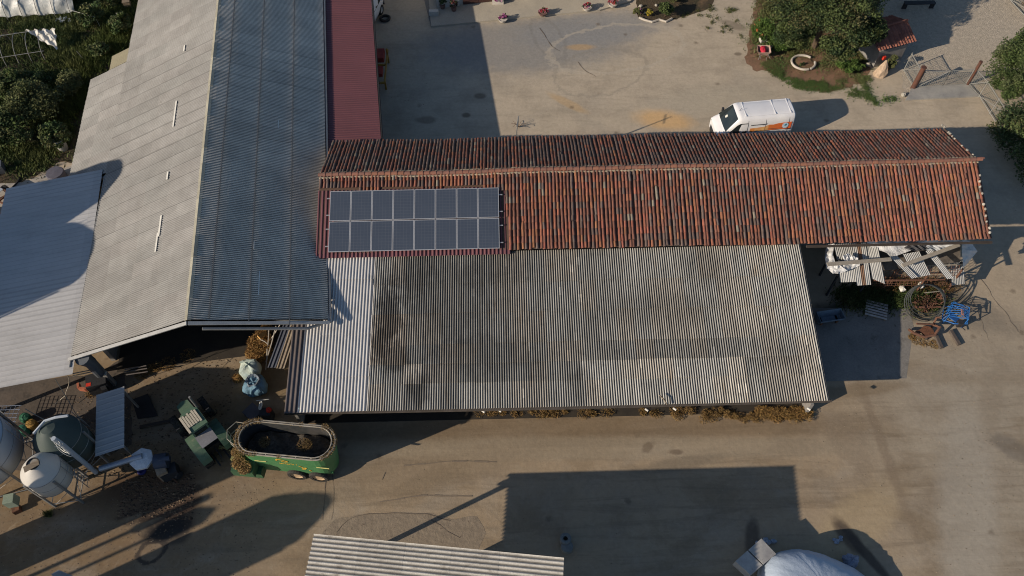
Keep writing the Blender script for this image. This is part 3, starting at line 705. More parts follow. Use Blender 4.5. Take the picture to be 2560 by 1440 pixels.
corr(b, A, U, V, N_, .73, [0, 2.3, (A[1] - CY1) / -Vd[1]], .145, .022, lambda u, v, i, r: ((.96 + .09 * hsh('zn', i, r)),) * 3, step=.9, lift=.02, dirt_shade=.35)
b.build('roof', M_zinc, shed, world=True, smooth=True)['label'] = 'pale galvanised corrugated sheets beside the hall'
b = MB(); zz = CZ0 + (18.95 - CY0) * (CZ0 - CZ1) / (CY0 - CY1)
corr(b, Vector((-10.05, 18.95, zz)), U, V, N_, .60, [0, (18.95 - CY1) / -Vd[1]], .20, .022, None, prof='trap', over=0, lift=0, samp=10)
b.build('roof', M_brownstrip, shed, world=True, smooth=True)['label'] = 'narrow brown ribbed strip at the west edge'
b = MB(); b.beam((-10.05, CY1 + .02, CZ1 - .10), (2., CY1 - .02, CZ1 - .10), .09, .10); b.beam((2., CY1 - .02, CZ1 - .10), (13.85, CY1 + .03, CZ1 - .09), .09, .10)
b.build('gutter', mat('brown_gutter', (.10, .085, .075), (.07, .06, .05)), shed, world=True)
b = MB(); x = -9.3
while x < 13.6: b = MB(); b.beam((x, 16.3, 0), (x, 16.3, 2.28), .12, .12); b.build('post', M_steel, shed, world=True); x += 2.55
b = MB()
b.beam((-10.02, 18.85, 0), (-10.02, 18.85, 2.7), .12, .12)
b.build('post', M_steel, shed, world=True)
b = MB(); b.prism([(13.35, 15.2), (13.5, 15.2), (13.5, 22.2), (13.35, 22.2)], 0, 1.0); b.prism([(-9.9, 15.2), (-9.75, 15.2), (-9.75, 18.5), (-9.9, 18.5)], 0, 1.3)
b.build('wall', M_block, shed, world=True)
b = MB(); 
for y in (16.3, 18., 20.): zz = CZ0 + (y - CY0) * (CZ0 - CZ1) / (CY0 - CY1) - .12; b = MB(); b.beam((-9.9, y, zz), (13.6, y, zz), .1, .14); b.build('purlin', M_wood, shed, world=True)
b = MB(); b.slab((-9.7, 15.3, .03), (13.3, 15.3, .03), (13.3, 22.5, .03), (-9.7, 22.5, .03), .02); b.build('floor', mat('dark_barn_floor', (.05, .042, .032)), shed, world=True)

# a loose stick and small litter on the roof
b = MB(); p = at(1648, 990, 2.4); q = at(1667, 1014, 2.3); b.tube([p + Vector((0, 0, .09)), p.lerp(q, .5) + Vector((.03, 0, .12)), q + Vector((0, 0, .09))], .03, 5)
tag(b.build('stick', M_wood, world=True, loc=p), 'short pale stick lying across the corrugated shed roof', 'stick')

# ---- bottom roof: tall open shed whose roof casts the big rectangular shadow ----
bs = thing('open_shed', 'open shed with weathered corrugated roof at the lower frame edge', 'shed', (-3.5, 4.8, 0), R(-8.2))
NWc, NEc = at(785, 1335, 3.55), at(1410, 1395, 5.15); 
U, V, N_ = frame3(NWc, NWc + Vector((-.10, -1.0, .0)), NEc)
b = MB(); Lb = (NEc - NWc).length + .0
corr(b, NWc, U, V, N_, 8.3, [0, 1.9, 3.7, 5.5, 7.3, Lb], .172, .030, lambda u, v, i, r: ((.92 + .2 * hsh('bt', i, r)),) * 3, step=1.03, lift=.004, dirt_shade=.72, dpow=1.4)
b.build('roof', mat('bottom_roof_sheet', (.50, .48, .43), (.40, .38, .34), 1.8, .9, bump=.3, bscale=25, attr=True, stretch=(.8, 2., 1), c3=(.20, .18, .15), thr=(.55, .75), s3=2.6, fine=.25), bs, world=True, smooth=True)
b = MB()
for (fx, fy) in ((.04, .25), (.5, .25), (.97, .25), (.04, 4.1), (.5, 4.1), (.97, 4.1), (.04, 7.9), (.5, 7.9), (.97, 7.9)):
    p = NWc + Vector(V) * Lb * fx + Vector(U) * fy; b = MB(); b.beam((p.x, p.y, 0), (p.x, p.y, p.z - .1), .16, .16); b.build('post', M_steel, bs, world=True)
b = MB()
for fy in (.25, 4.1, 7.9): b = MB(); b.beam(NWc + Vector(U) * fy - Vector((0, 0, .14)), NEc + Vector(U) * fy - Vector((0, 0, .14)), .1, .18); b.build('rafter', M_steel, bs, world=True)
b = MB(); p0 = NWc + Vector(V) * Lb * .42 + Vector(U) * .7
b.cyl((p0.x, p0.y, 0), (p0.x, p0.y, 3.4), .38, .38, 20)
tag(b.build('feed_bin', M_wall, world=True, loc=(p0.x, p0.y, 0)), 'upright round bin standing beneath the open shed roof', 'bin')

# cracks and concrete joints drawn as thin grooves, pebbles and clods scattered over the yard
def groove(pts, wd, m, jag=.03):
    P = []
    for a_, c_ in zip(pts[:-1], pts[1:]):
        a_, c_ = at(*a_), at(*c_); n = max(1, int((c_ - a_).length / .3))
        for k in range(n): P.append(a_.lerp(c_, k / n) + Vector((rnd.uniform(-jag, jag), rnd.uniform(-jag, jag), 0)))
    P.append(at(*pts[-1])); b = MB(); c0 = P[0]
    for a_, c_ in zip(P[:-1], P[1:]):
        d = (c_ - a_).normalized(); s_ = Vector((-d.y, d.x, 0)) * wd * rnd.uniform(.15, .5); b.add([a_ - c0 - s_, a_ - c0 + s_, c_ - c0 + s_, c_ - c0 - s_], [(0, 3, 2, 1)])
    tag(b.build('ground_crack', m, loc=(c0.x, c0.y, .014)), kind='structure')
M_gr = mat('groove_dirt', (.17, .135, .10), (.13, .10, .075)); M_rut = mat('rut_dirt', (.22, .175, .125), (.19, .15, .11))
for pts, wd, m, jg in (([(815, 1180), (812, 1240), (806, 1300)], .03, M_gr, .01), ([(830, 1185), (836, 1240), (828, 1300)], .03, M_gr, .04), ([(560, 865), (592, 884), (660, 905)], .04, M_gr, .01), ([(550, 925), (592, 884), (615, 860)], .04, M_gr, .01),
                       ([(2455, 700), (2480, 740), (2520, 790), (2545, 830)], .03, M_gr, .06), ([(2410, 700), (2440, 770), (2470, 850)], .03, M_rut, .05), 
                       ([(1350, 70), (1365, 95), (1380, 115), (1400, 128)], .05, M_gr, .03), ([(1445, 155), (1460, 175), (1490, 192)], .05, M_rut, .02), ([(905, 1288), (960, 1284), (1040, 1283), (1090, 1290), (1125, 1302)], .04, M_gr, .04), ([(1080, 1300), (1120, 1330), (1150, 1345)], .03, M_gr, .05), ([(840, 1330), (870, 1300), (905, 1288)], .03, M_gr, .05),
                       ([(1010, 1165), (1130, 1152), (1240, 1155)], .09, M_rut, .02), ([(950, 1255), (1050, 1238), (1180, 1240)], .09, M_rut, .02), ([(962, 1180), (955, 1200)], .04, M_rut, .03)): groove(pts, wd, m, jg)
b = MB(); N_p = 5200
px_, py_ = rng.uniform(-22, 34, N_p), rng.uniform(8, 46, N_p); ssz = .006 + .020 * rng.random(N_p) ** 4
cl_ = rng.random(N_p) < .5; cx_, cy_ = rng.uniform(14, 30, 30), rng.uniform(8, 22, 30); kk_ = rng.integers(0, 30, N_p)
px_ = np.where(cl_, cx_[kk_] + rng.normal(0, 1.0, N_p), px_); py_ = np.where(cl_, cy_[kk_] + rng.normal(0, .8, N_p), py_)
oct_ = np.array([(1, 0, 0), (0, 1, 0), (-1, 0, 0), (0, -1, 0), (0, 0, .8)]); a_ = rng.uniform(0, 6.28, N_p)
V_ = []
for q in oct_: V_.append(np.stack([px_ + (q[0] * np.cos(a_) - q[1] * np.sin(a_)) * ssz * 1.6, py_ + (q[0] * np.sin(a_) + q[1] * np.cos(a_)) * ssz, np.full(N_p, .0) + q[2] * ssz * 1.1], 1))
V_ = np.concatenate(V_); i_ = np.arange(N_p); F_ = np.concatenate([np.stack([i_ + k * N_p, i_ + ((k + 1) % 4) * N_p, i_ + 4 * N_p], 1) for k in range(4)])
kc = rng.uniform(.5, 1.1, N_p); C_ = np.tile(np.stack([kc, kc * .95, kc * .88], 1), (4, 1)); b.arrays(V_, F_, C_)
tag(b.build('pebbles', mat('pebble', (.34, .29, .22), (.25, .21, .16), 4., .95, attr=True), world=True, loc=(0, 20, 0)), 'loose pebbles and clods scattered over the earth yard', 'pebbles', None, 'stuff')

def clods(name, label, poly, n, smin, smax, cols, z=0.0):
    P_ = inpoly_b(poly, n); sz = smin + (smax - smin) * rng.random(n) ** 3; a_ = rng.uniform(0, 6.28, n); V_ = []
    for q in oct_: V_.append(np.stack([P_[:, 0] + (q[0] * np.cos(a_) - q[1] * np.sin(a_)) * sz * 1.7, P_[:, 1] + (q[0] * np.sin(a_) + q[1] * np.cos(a_)) * sz, z + q[2] * sz * 1.1], 1))
    i_ = np.arange(n); F_ = np.concatenate([np.stack([i_ + k * n, i_ + ((k + 1) % 4) * n, i_ + 4 * n], 1) for k in range(4)])
    C_ = np.tile(np.array(cols)[rng.integers(0, len(cols), n)] * rng.uniform(.7, 1.2, n)[:, None], (4, 1)); b = MB(); b.arrays(np.concatenate(V_), F_, C_); c = P_.mean(0)
    tag(b.build(name, mat('clod', (1, 1, 1), (.85, .85, .85), 4., .95, attr=True), world=True, loc=(c[0], c[1], 0)), label, 'clods', None, 'stuff')
def inpoly_b(P_, n):
    a_, b_, c_, d_ = [np.array(p[:2]) for p in P_]; u, v = rng.random(n), rng.random(n)
    u, v = u[:, None], v[:, None]; return a_ * (1 - u) * (1 - v) + b_ * u * (1 - v) + c_ * u * v + d_ * (1 - u) * v
clods('earth_clods', 'churned brown clods around the tanks and machinery', [at(180, 1000), at(600, 870), at(560, 1160), at(230, 1200)], 2600, .008, .05, [(.16, .11, .07), (.10, .075, .05), (.24, .18, .11)])
clods('earth_clods', 'dark clods trodden into the muddy ground below the blower', [at(310, 1195), at(490, 1180), at(480, 1300), at(290, 1290)], 1500, .008, .06, [(.10, .06, .04), (.07, .05, .035), (.16, .11, .07)])
clods('earth_clods', 'dry crumbs in the lower left yard', [at(-40, 1270), at(700, 1190), at(620, 1450), at(-40, 1450)], 2200, .006, .03, [(.24, .18, .12), (.15, .11, .08)])
# ================================================================== VEHICLES AND MACHINES
M_wpaint = mat('white_van_paint', (.78, .78, .78), (.72, .72, .73), 1., .35, fine=.02, spec=.5)
M_glass = mat('dark_glass', (.018, .024, .026), (.03, .04, .04), 1.5, .08, fine=0, spec=.6)
M_blkpl = mat('black_plastic', (.025, .026, .03), (.035, .036, .04), 5., .6)
M_tyre = mat('tyre', (.028, .026, .025), (.05, .045, .038), 6., .9, bump=.3)
M_orange = mat('orange_graphic', (.62, .20, .05), (.70, .34, .08), 1.5, .5, fine=.05, attr=True)
M_black = mat('black_lettering', (.03, .03, .035), (.02, .02, .02), 4., .6, fine=0)
M_straw = mat('straw', (.40, .31, .18), (.26, .19, .105), 8., .95, attr=True, fine=.3)

def text_obj(txt, size, m, parent, loc, rot, name='lettering', extr=.004, sx=1.0):
    cu = bpy.data.curves.new(name, 'FONT'); cu.body = txt; cu.size = size; cu.extrude = extr; cu.resolution_u = 2
    tmp = bpy.data.objects.new('tmp', cu); COL.objects.link(tmp)
    dg = bpy.context.evaluated_depsgraph_get(); me = bpy.data.meshes.new_from_object(tmp.evaluated_get(dg))
    bpy.data.objects.remove(tmp); me.name = name; me.materials.clear(); me.materials.append(m)
    o = bpy.data.objects.new(name, me); COL.objects.link(o); o.parent = parent; o.location = loc; o.rotation_euler = rot; o.scale = (sx, 1, 1); return o

def wheel(parent, c, r, wd, axis=(0, 1, 0), rim=(.45, .45, .44), name='wheel', lugs=0, rimmat=None):
    a = Vector(axis).normalized(); c = Vector(c); Mx = a.to_track_quat('Z', 'Y').to_matrix()
    b = MB(); pr = [(r * .62, -wd / 2), (r * .93, -wd / 2), (r, -wd * .3), (r, wd * .3), (r * .93, wd / 2), (r * .62, wd / 2)]; n = 22
    vs = [Mx @ Vector((math.cos(2 * math.pi * k / n) * q[0], math.sin(2 * math.pi * k / n) * q[0], q[1])) for q in pr for k in range(n)]
    b.add(vs, [(i * n + k, i * n + (k + 1) % n, (i + 1) * n + (k + 1) % n, (i + 1) * n + k) for i in range(5) for k in range(n)])
    for k in range(lugs):
        a_ = 2 * math.pi * k / lugs
        for sgn in (-1, 1):
            e = Vector((math.cos(a_ + sgn * .06), math.sin(a_ + sgn * .06), 0)); t_ = Vector((-e.y, e.x, 0))
            b.beam(Mx @ (e * (r + .01) + Vector((0, 0, sgn * wd * .02))), Mx @ (e * (r + .01) + t_ * .06 * 1 + Vector((0, 0, sgn * wd * .48))), .05, .05, up=tuple(Mx @ e))
    o = b.build(name, M_tyre, parent); o.location = c
    b = MB(); pr = [(r * .62, wd * .40), (r * .5, wd * .28), (r * .2, wd * .2), (.01, wd * .25)]
    pr2 = [(r * .62, -wd * .40), (r * .5, -wd * .28), (.01, -wd * .25)]
    for q_ in (pr, pr2):
        vs = [Mx @ Vector((math.cos(2 * math.pi * k / n) * q[0], math.sin(2 * math.pi * k / n) * q[0], q[1])) for q in q_ for k in range(n)]
        b.add(vs, [(i * n + k, i * n + (k + 1) % n, (i + 1) * n + (k + 1) % n, (i + 1) * n + k) for i in range(len(q_) - 1) for k in range(n)])
    b.build('rim', rimmat or mat('wheel_rim_' + str(int(rim[0] * 100)), rim), o); return o

def van(name, label, cat, loc, rz, graphics=True, paint=None):
    v = thing(name, label, cat, loc, rz); paint = paint or M_wpaint
    def sec(x):
        # returns half profile (w,z) from sill to roof centre
        if x <= 1.0: t_ = 2.10; k = 1.0
        elif x < 1.28: q = (x - 1.0) / .28; t_ = 2.10 - .13 * q * q; k = 1 - .03 * q
        elif x < 2.0: q = (x - 1.28) / .72; t_ = 1.97 - .77 * q; k = .97 - .05 * q
        else: q = (x - 2.0) / .42; t_ = 1.20 - .22 * q - .15 * max(0, q - .6); k = .92 - .13 * q * q
        if x < -2.2: k *= 1 - .04 * ((-2.2 - x) / .22)
        full = [(.88, .30), (.96, .55), (.975, 1.0), (.955, 1.3), (.90, 1.68), (.82, 1.93), (.68, 2.045), (.35, 2.09), (0, 2.10)]
        out = []
        for (w_, z_) in full:
            if t_ < 2.09 and z_ > .9: z2 = .9 + (z_ - .9) * (t_ - .9) / 1.2 if t_ > .95 else min(z_, t_); 
            else: z2 = z_
            z2 = min(z2, t_); out.append((w_ * k, z2))
        return out
    xs = [-2.42, -2.36, -2.2, -1.5, -.8, 0, .6, 1.0, 1.1, 1.2, 1.28, 1.5, 1.75, 2.0, 2.1, 2.25, 2.36, 2.42]
    b = MB(); vs = []; n = 0
    for x in xs:
        h = sec(x); prof = [(w_, z_) for (w_, z_) in h] + [(-w_, z_) for (w_, z_) in reversed(h[:-1])]; n = len(prof)
        vs += [(x, w_, z_) for (w_, z_) in prof]
    fs = [(i * n + k, i * n + k + 1, (i + 1) * n + k + 1, (i + 1) * n + k) for i in range(len(xs) - 1) for k in range(n - 1)]
    fs += [list(reversed(range(n))), [(len(xs) - 1) * n + k for k in range(n)], ]
    fs += [(i * n, (i + 1) * n, (i + 1) * n + n - 1, i * n + n - 1) for i in range(len(xs) - 1)]
    b.add(vs, fs); body = b.build('body', paint, v, smooth=False)
    for p_ in body.data.polygons: p_.use_smooth = len(p_.vertices) == 4 and p_.normal.z > -.9
    b = MB(); G = []
    for i in range(7):
        q = i / 6; x = 1.27 + .70 * q; z = 1.985 - .76 * q
        for j in range(9):
            s_ = -1 + j / 4; hw_ = .66 + .16 * q; G.append((x - .05 * s_ * s_ + .035, s_ * hw_, z + .012 - .045 * s_ * s_))
    b.add(G, [(i * 9 + j, i * 9 + j + 1, (i + 1) * 9 + j + 1, (i + 1) * 9 + j) for i in range(6) for j in range(8)]); b.build('windscreen', M_glass, v, smooth=True)
    b = MB(); b.slab((1.66, -.18, 1.63), (1.66, -.02, 1.63), (1.78, -.02, 1.505), (1.78, -.18, 1.505), .01); b.build('sticker', M_strip, v)
    for sg in (-1, 1):
        yw = lambda z: sg * (.968 - .06 * (z - 1.0) / .65 + .012 - .03)
        b = MB(); P_ = [(.62, 1.08), (1.80, 1.08), (1.62, 1.30), (1.30, 1.66), (1.12, 1.76), (.62, 1.76)]
        b.add([(x, sg * (.985 - .085 * max(0, (z - 1.05)) / .6 - (.05 * max(0, x - 1.2))), z) for x, z in P_], [list(range(6)) if sg < 0 else list(reversed(range(6)))]); b.build('side_window', M_glass, v)
        b = MB(); b.box((1.62, sg * 1.08, 1.22), (.12, .16, .24)); b.build('mirror', M_blkpl, v)
        for x in (-1.45, 1.55): wheel(v, (x, sg * .84, .32), .33, .2)
        b = MB(); b.tube([(-1.9, sg * .988, 1.12), (.5, sg * .988, 1.12)], .012, 4); b.build('side_rail', M_blkpl if not graphics else M_wpaint, v)
        b = MB(); b.box((2.30, sg * .62, .86), (.20, .22, .12), rz=-sg * .4); b.build('headlight', M_glass, v)
    b = MB()
    b.prism([(2.20, -.90), (2.36, -.78), (2.47, -.4), (2.49, 0), (2.47, .4), (2.36, .78), (2.20, .90)], .25, .62); b.build('bumper', M_blkpl, v)
    b = MB()
    for x in (-2.15, -1.15, .75): b.box((x, 0, 2.098), (.05, 1.26, .018))
    for y in (-.63, .63): b.box((-.75, y, 2.062), (3.2, .03, .018))
    b.build('roof_rib', M_wpaint, v); b = MB(); b.tube([(1.06, .1, 2.09), (.96, .1, 2.30)], .010, 5); b.build('antenna', M_blkpl, v)
    b = MB(); b.box((-2.43, 0, .42), (.08, 1.7, .18)); b.build('bumper', M_blkpl, v)
    if graphics:
        for x_ in (.60, -.55, -2.05):
            b = MB(); P3 = [(x_, .985, .62), (x_, .988, 1.0), (x_, .968, 1.3), (x_, .912, 1.68), (x_, .835, 1.9)]; b.tube(P3, .007, 4); b.build('door_gap', M_black, v)
        b = MB(); b.tube([(-2.0, .972, 1.25), (-.6, .972, 1.25)], .016, 4); b.build('door_track', M_blkpl, v)
        b = MB(); b.box((-2.38, .86, 1.2), (.10, .10, .42)); b.build('tail_light', mat('tail_light_red', (.35, .02, .02), rough=.3), v)
        b = MB(); b.box((-1.45, .99, .62), (1.0, .02, .05)); b.box((1.0, .99, .5), (.9, .02, .06)); b.build('side_trim', M_blkpl, v)
        # side facing the camera: local +y after the 185 degree turn
        b = MB(); ny = 9; zt = [1.40, 1.40, 1.42, 1.44, 1.56, 1.54, 1.60, 1.62, 1.64, 1.64]; yy = lambda z: float(np.interp(z, [1.0, 1.3, 1.68, 1.93], [.975, .955, .90, .82])) + .014
        X0, X1 = .42, -2.25
        for k in range(9):
            xa = X0 + (X1 - X0) * k / 9; xb = X0 + (X1 - X0) * (k + 1) / 9; za, zb = zt[k], zt[k + 1]
            q = k / 8; c = (.9 + .2 * q, 1 - .5 * q, 1 - .4 * q) if k > 3 else (1.05, 1.35, 2.2)
            if k == 0: c = (1, .95, 1)
            b.quad((xa, yy(1.17), 1.17), (xa, yy(za), za), (xb, yy(zb), zb), (xb, yy(1.17), 1.17), c)
        b.build('graphic_band', M_orange, v)
        text_obj('www.sunenergy.it', .17, M_black, v, (.42, yy(1.62) - .0, 1.57), (R(98.5), 0, R(180)), sx=.85)
        b = MB(); c = Vector((-1.86, yy(1.42) + .006, 1.42)); b.cyl(c, c + Vector((0, .008, .001)), .20, .20, 20); b.build('emblem', mat('emblem_blue', (.55, .68, .78), (.45, .6, .72), 6., .5), v)
        b = MB(); c2 = c + Vector((0, .012, .03)); b.add([c2 + Vector((-.09, 0, 0)), c2 + Vector((0, 0, -.10)), c2 + Vector((.09, 0, 0)), c2 + Vector((0, 0, .12))], [(0, 1, 2, 3)]); b.build('emblem_mark', mat('emblem_teal', (.05, .30, .45)), v)
        b = MB(); b.quad((.44, yy(1.17) + .004, 1.10), (.44, yy(1.17) + .004, 1.17), (-2.25, yy(1.17) + .004, 1.17), (-2.25, yy(1.17) + .004, 1.10)); b.build('graphic_stripe', M_black, v)
    return v
van('delivery_van', 'white delivery van with orange side graphic parked beside the tiled barn', 'van', (13.93, 32.95, 0), R(185)).scale = (.885, .90, .98)
van('parked_car', 'white vehicle mostly hidden beneath the red roof edge', 'car', at(915, 66, 0) + Vector((-.3, 0, 0)), R(75), graphics=False)

# ---- red and yellow implements half hidden beneath the annex ----
M_yel = mat('yellow_paint', (.42, .24, .04), (.3, .17, .04), 4., .6)
M_redp = mat('red_paint', (.40, .05, .035), (.28, .04, .03), 4., .6)
im = thing('farm_implement', 'dark farm implement with yellow frame in the shade beside the red roof', 'implement', at(955, 190, 0))
b = MB()
for x in (-.5, .35):
    b.beam((x, -1.4, .7), (x, 1.6, .7), .09, .12)
b.beam((-.5, -1.4, .7), (.35, -1.4, .7), .09, .12); b.beam((-.5, .2, .7), (.35, .2, .7), .09, .12); b.beam((.35, 1.2, 0), (.35, 1.2, 1.1), .1, .1); b.beam((.35, -1.2, 0), (.35, -1.2, .7), .1, .1); b.beam((-.5, -1.2, 0), (-.5, -1.2, .7), .08, .08)
b.build('frame', M_yel, im)
b = MB(); b.box((-.15, .9, .85), (.7, .9, .35)); b.build('housing', M_redp, im); b = MB(); b.box((-.15, -.5, .8), (.7, .7, .25)); b.build('housing', M_redp, im)
for y in (-.9, .7): wheel(im, (-.6, y, .34), .34, .2, axis=(1, 0, 0))
b = MB(); b.lathe([(.24, .0), (.36, .02), (.38, .1), (.30, .17), (.22, .15), (.24, 0)], n=22); tag(b.build('tyre', M_tyre, loc=at(963, 48, 0)), 'loose tyre lying on the shaded ground beside the red roof', 'tyre')

# ---- green feed mixer wagon ----
RH = 2.7
p1, p2 = at(650, 1049, RH), at(800, 1063, RH); myaw = math.atan2((p2 - p1).y, (p2 - p1).x)
far_mid = at(725, 1056, RH); near_mid = at(705, 1143, RH); mc = (far_mid + near_mid) / 2
lft, rgt = at(587, 1092, RH), at(836, 1108, RH); mc = (lft + rgt + far_mid + near_mid) / 4; ML = (rgt - lft).length; MW = (far_mid - near_mid).length * .985
mw = thing('feed_mixer_wagon', 'green feed mixer wagon with open oval tub, straw caught along its rim', 'wagon', (mc.x, mc.y, 0), myaw)
M_green = mat('green_machine_paint', (.055, .195, .070), (.08, .22, .09), 1.4, .55, fine=.08, bump=.05, c3=(.12, .24, .10), thr=(.62, .78), s3=1.6, spec=.4)
M_rim = mat('worn_rim_steel', (.38, .36, .31), (.28, .24, .18), 4., .6, metal=.2)
M_inner = mat('worn_tub_steel', (.10, .095, .09), (.05, .055, .055), 2., .6, metal=.3)
def stadium(L, W, n=12, z=0.):
    r = W / 2; s_ = L / 2 - r; P_ = []
    for k in range(n + 1): a_ = -math.pi / 2 + math.pi * k / n; P_.append((s_ + math.cos(a_) * r, math.sin(a_) * r, z))
    for k in range(n + 1): a_ = math.pi / 2 + math.pi * k / n; P_.append((-s_ + math.cos(a_) * r, math.sin(a_) * r, z))
    return P_
def shell(b, rings):
    n = len(rings[0]); vs = [p for r_ in rings for p in r_]
    b.add(vs, [(i * n + k, i * n + (k + 1) % n, (i + 1) * n + (k + 1) % n, (i + 1) * n + k) for i in range(len(rings) - 1) for k in range(n)])
def rs(L, W, z): return stadium(L, W, 12, z)
b = MB(); lo = stadium(ML * .88, MW * .80, 12, .55)
shell(b, [rs(ML - .02, MW - .02, RH - .12), rs(ML * .97, MW * .94, 2.0), rs(ML * .92, MW * .86, 1.2), lo]); b.add(lo, [list(range(len(lo)))])
b.build('tub', M_green, mw, smooth=False)
b = MB(); shell(b, [rs(ML * .80, MW * .66, .72), rs(ML * .89, MW * .82, 1.2), rs(ML * .93, MW * .90, 2.0), rs(ML * .94, MW * .91, RH - .05)]); l2 = rs(ML * .80, MW * .66, .73); b.add(l2, [list(range(len(l2)))])
b.build('tub_lining', M_inner, mw)
b = MB(); b.tube(rs(ML, MW, RH), .035, 6, closed=True); b.build('rim', M_rim, mw)['label'] = 'outer rim bar'
b = MB(); b.tube(rs(ML * .93, MW * .89, RH + .03), .028, 6, closed=True)
o_, i_ = rs(ML, MW, RH), rs(ML * .93, MW * .89, RH + .02)
for k in range(0, len(o_), 2): b.beam(o_[k], i_[k], .03, .03)
for f_ in (-.3, -.15, 0., .15, .3):
    for sg in (-1, 1): b.beam((ML * f_, sg * MW / 2, RH), (ML * f_, sg * MW * .445, RH + .02), .03, .03)
b.build('rim', M_rim, mw)['label'] = 'inner rim bar'
b = MB(); shell(b, [rs(ML * .985, MW * .965, RH - .16), rs(ML * .945, MW * .91, RH - .14)]); b.build('rim_gutter', M_green, mw)
for sx_ in (-1, 1):
    b = MB(); c = Vector((sx_ * ML * .205, 0, .75)); b.lathe([(.62, 0), (.5, .25), (.34, .7), (.22, 1.15), (.12, 1.4), (.01, 1.42)], c, 18, jit=.05)
    for k in range(26):
        a_ = k * .5; r_ = .74 - .42 * k / 26; z = .08 + 1.2 * k / 26
        e1 = c + Vector((math.cos(a_) * r_, math.sin(a_) * r_, z)); e2 = c + Vector((math.cos(a_ + .5) * (r_ - .016), math.sin(a_ + .5) * (r_ - .016), z + .046)); i1 = c + Vector((math.cos(a_) * .1, math.sin(a_) * .1, z + .05)); i2 = c + Vector((math.cos(a_ + .5) * .1, math.sin(a_ + .5) * .1, z + .1))
        b.add([i1, e1, e2, i2], [(0, 1, 2, 3)])
    b.build('auger', M_inner, mw)
def straw_mesh(b, pts, n, size=.09, h=.05, cols=None):
    n = int(n * 1.7); size = size * .72
    """scatter n thin blades around a list of (x,y,z,r)"""
    N = n; P_ = np.array([pts[i] for i in rng.integers(0, len(pts), N)])
    a_ = rng.uniform(0, 2 * np.pi, N); rr = np.sqrt(rng.uniform(0, 1, N)) * P_[:, 3]
    c = np.stack([P_[:, 0] + np.cos(a_) * rr, P_[:, 1] + np.sin(a_) * rr, P_[:, 2] + np.abs(rng.normal(0, h, N))], 1)
    d = rng.normal(0, 1, (N, 3)); d[:, 2] *= .45; d /= np.linalg.norm(d, axis=1)[:, None]; d *= (size * rng.uniform(.5, 1.3, N))[:, None]
    s_ = rng.normal(0, 1, (N, 3)); s_ /= np.linalg.norm(s_, axis=1)[:, None]; s_ *= (size * .13)
    V = np.concatenate([c - d - s_, c + d - s_, c + d + s_, c - d + s_], 0); i = np.arange(N)
    F = np.stack([i, i + N, i + 2 * N, i + 3 * N], 1)
    k = rng.uniform(.55, 1.25, N); C = np.stack([k, k * rng.uniform(.9, 1.02, N), k * rng.uniform(.7, 1., N)], 1)
    if cols is not None: C *= np.array(cols)
    b.arrays(V, F, C)
b = MB(); P_ = []
ot = rs(ML * .975, MW * .96, RH)
for k, p in enumerate(ot):
    x, y, _ = p
    if x < -ML * .30: P_ += [(x, y, RH - .02, .13)] * 3
    if x > ML * .40: P_ += [(x + .03, y, RH - .03, .10)] * 2
P_ += [(ML * .36, MW * .47, RH, .16)] * 3 + [(-ML * .27, -MW * .49, RH, .12), (-ML * .02, -MW * .49, RH, .10), (ML * .12, MW * .48, RH - .02, .10), (0.1, MW * .48, RH - .05, .09)]
straw_mesh(b, P_, 2600, .07, .035, (.85, .80, .72)); b.build('straw_clumps', M_straw, mw)
b = MB(); G = []; nx_, ny_ = 30, 14
for i in range(nx_ + 1):
    for j in range(ny_ + 1):
        x = (-.5 + i / nx_) * ML * .86; y = (-.5 + j / ny_) * MW * .80
        r_ = MW * .40; ex = max(0, abs(x) - (ML * .43 - r_)); 
        if ex * ex + y * y > r_ * r_: f_ = r_ / math.hypot(ex, y); y *= f_; x = math.copysign(ML * .43 - r_ + ex * f_, x) if ex > 0 else x
        z = 1.85 + .45 * math.exp(-((x - ML * .2) ** 2 + y * y) / .22) + .40 * math.exp(-((x + ML * .2) ** 2 + y * y) / .22) + .05 * math.sin(x * 9 + y * 7) + rnd.uniform(-.03, .03); G.append((x, y, z))
b.add(G, [(i * (ny_ + 1) + j, (i + 1) * (ny_ + 1) + j, (i + 1) * (ny_ + 1) + j + 1, i * (ny_ + 1) + j + 1) for i in range(nx_) for j in range(ny_)])
b.build('feed_load', mat('dark_feed', (.085, .072, .055), (.05, .043, .036), 6., .95, bump=.8, bscale=20), mw)
b = MB(); straw_mesh(b, [(ML * .16, .05, 2.2, .3), (ML * .205, 0, 2.32, .2), (-ML * .24, 0, 2.2, .25)], 900, .07, .04, (.55, .5, .42)); b.build('fodder', M_straw, mw)
# front conveyor box loaded with straw, drawbar, ladder frame, wheels
b = MB(); b.box((-ML / 2 + .25, -MW / 2 - .12, 1.35), (.95, .62, .5)); b.box((-ML / 2 + .35, -MW / 2 + .0, .8), (1.1, .5, .5)); b.build('side_chute', mat('dark_green_paint', (.05, .12, .055), (.04, .09, .05), 3., .6), mw)
b = MB(); straw_mesh(b, [(-ML / 2 + .05, -MW / 2 - .05, 1.62, .28), (-ML / 2 + .35, -MW / 2 - .25, 1.62, .28), (-ML / 2 - .05, -MW / 2 + .3, 1.9, .22)], 2600, .08, .07, (1., .88, .72)); b.build('straw_heap', M_straw, mw)
b = MB(); b.beam((-ML / 2 + .2, .12, .62), (-ML / 2 - 1.55, .22, .55), .16, .14); b.beam((-ML / 2 + .2, -.30, .62), (-ML / 2 - 1.0, .10, .55), .12, .12); b.cyl((-ML / 2 - .4, -.1, .75), (-ML / 2 - 1.55, .25, .68), .05, .05, 8); b.box((-ML / 2 - .45, -.22, .85), (.42, .5, .22))
b.build('drawbar', mat('worn_yellow_green', (.30, .26, .10), (.16, .17, .07), 5., .7), mw)
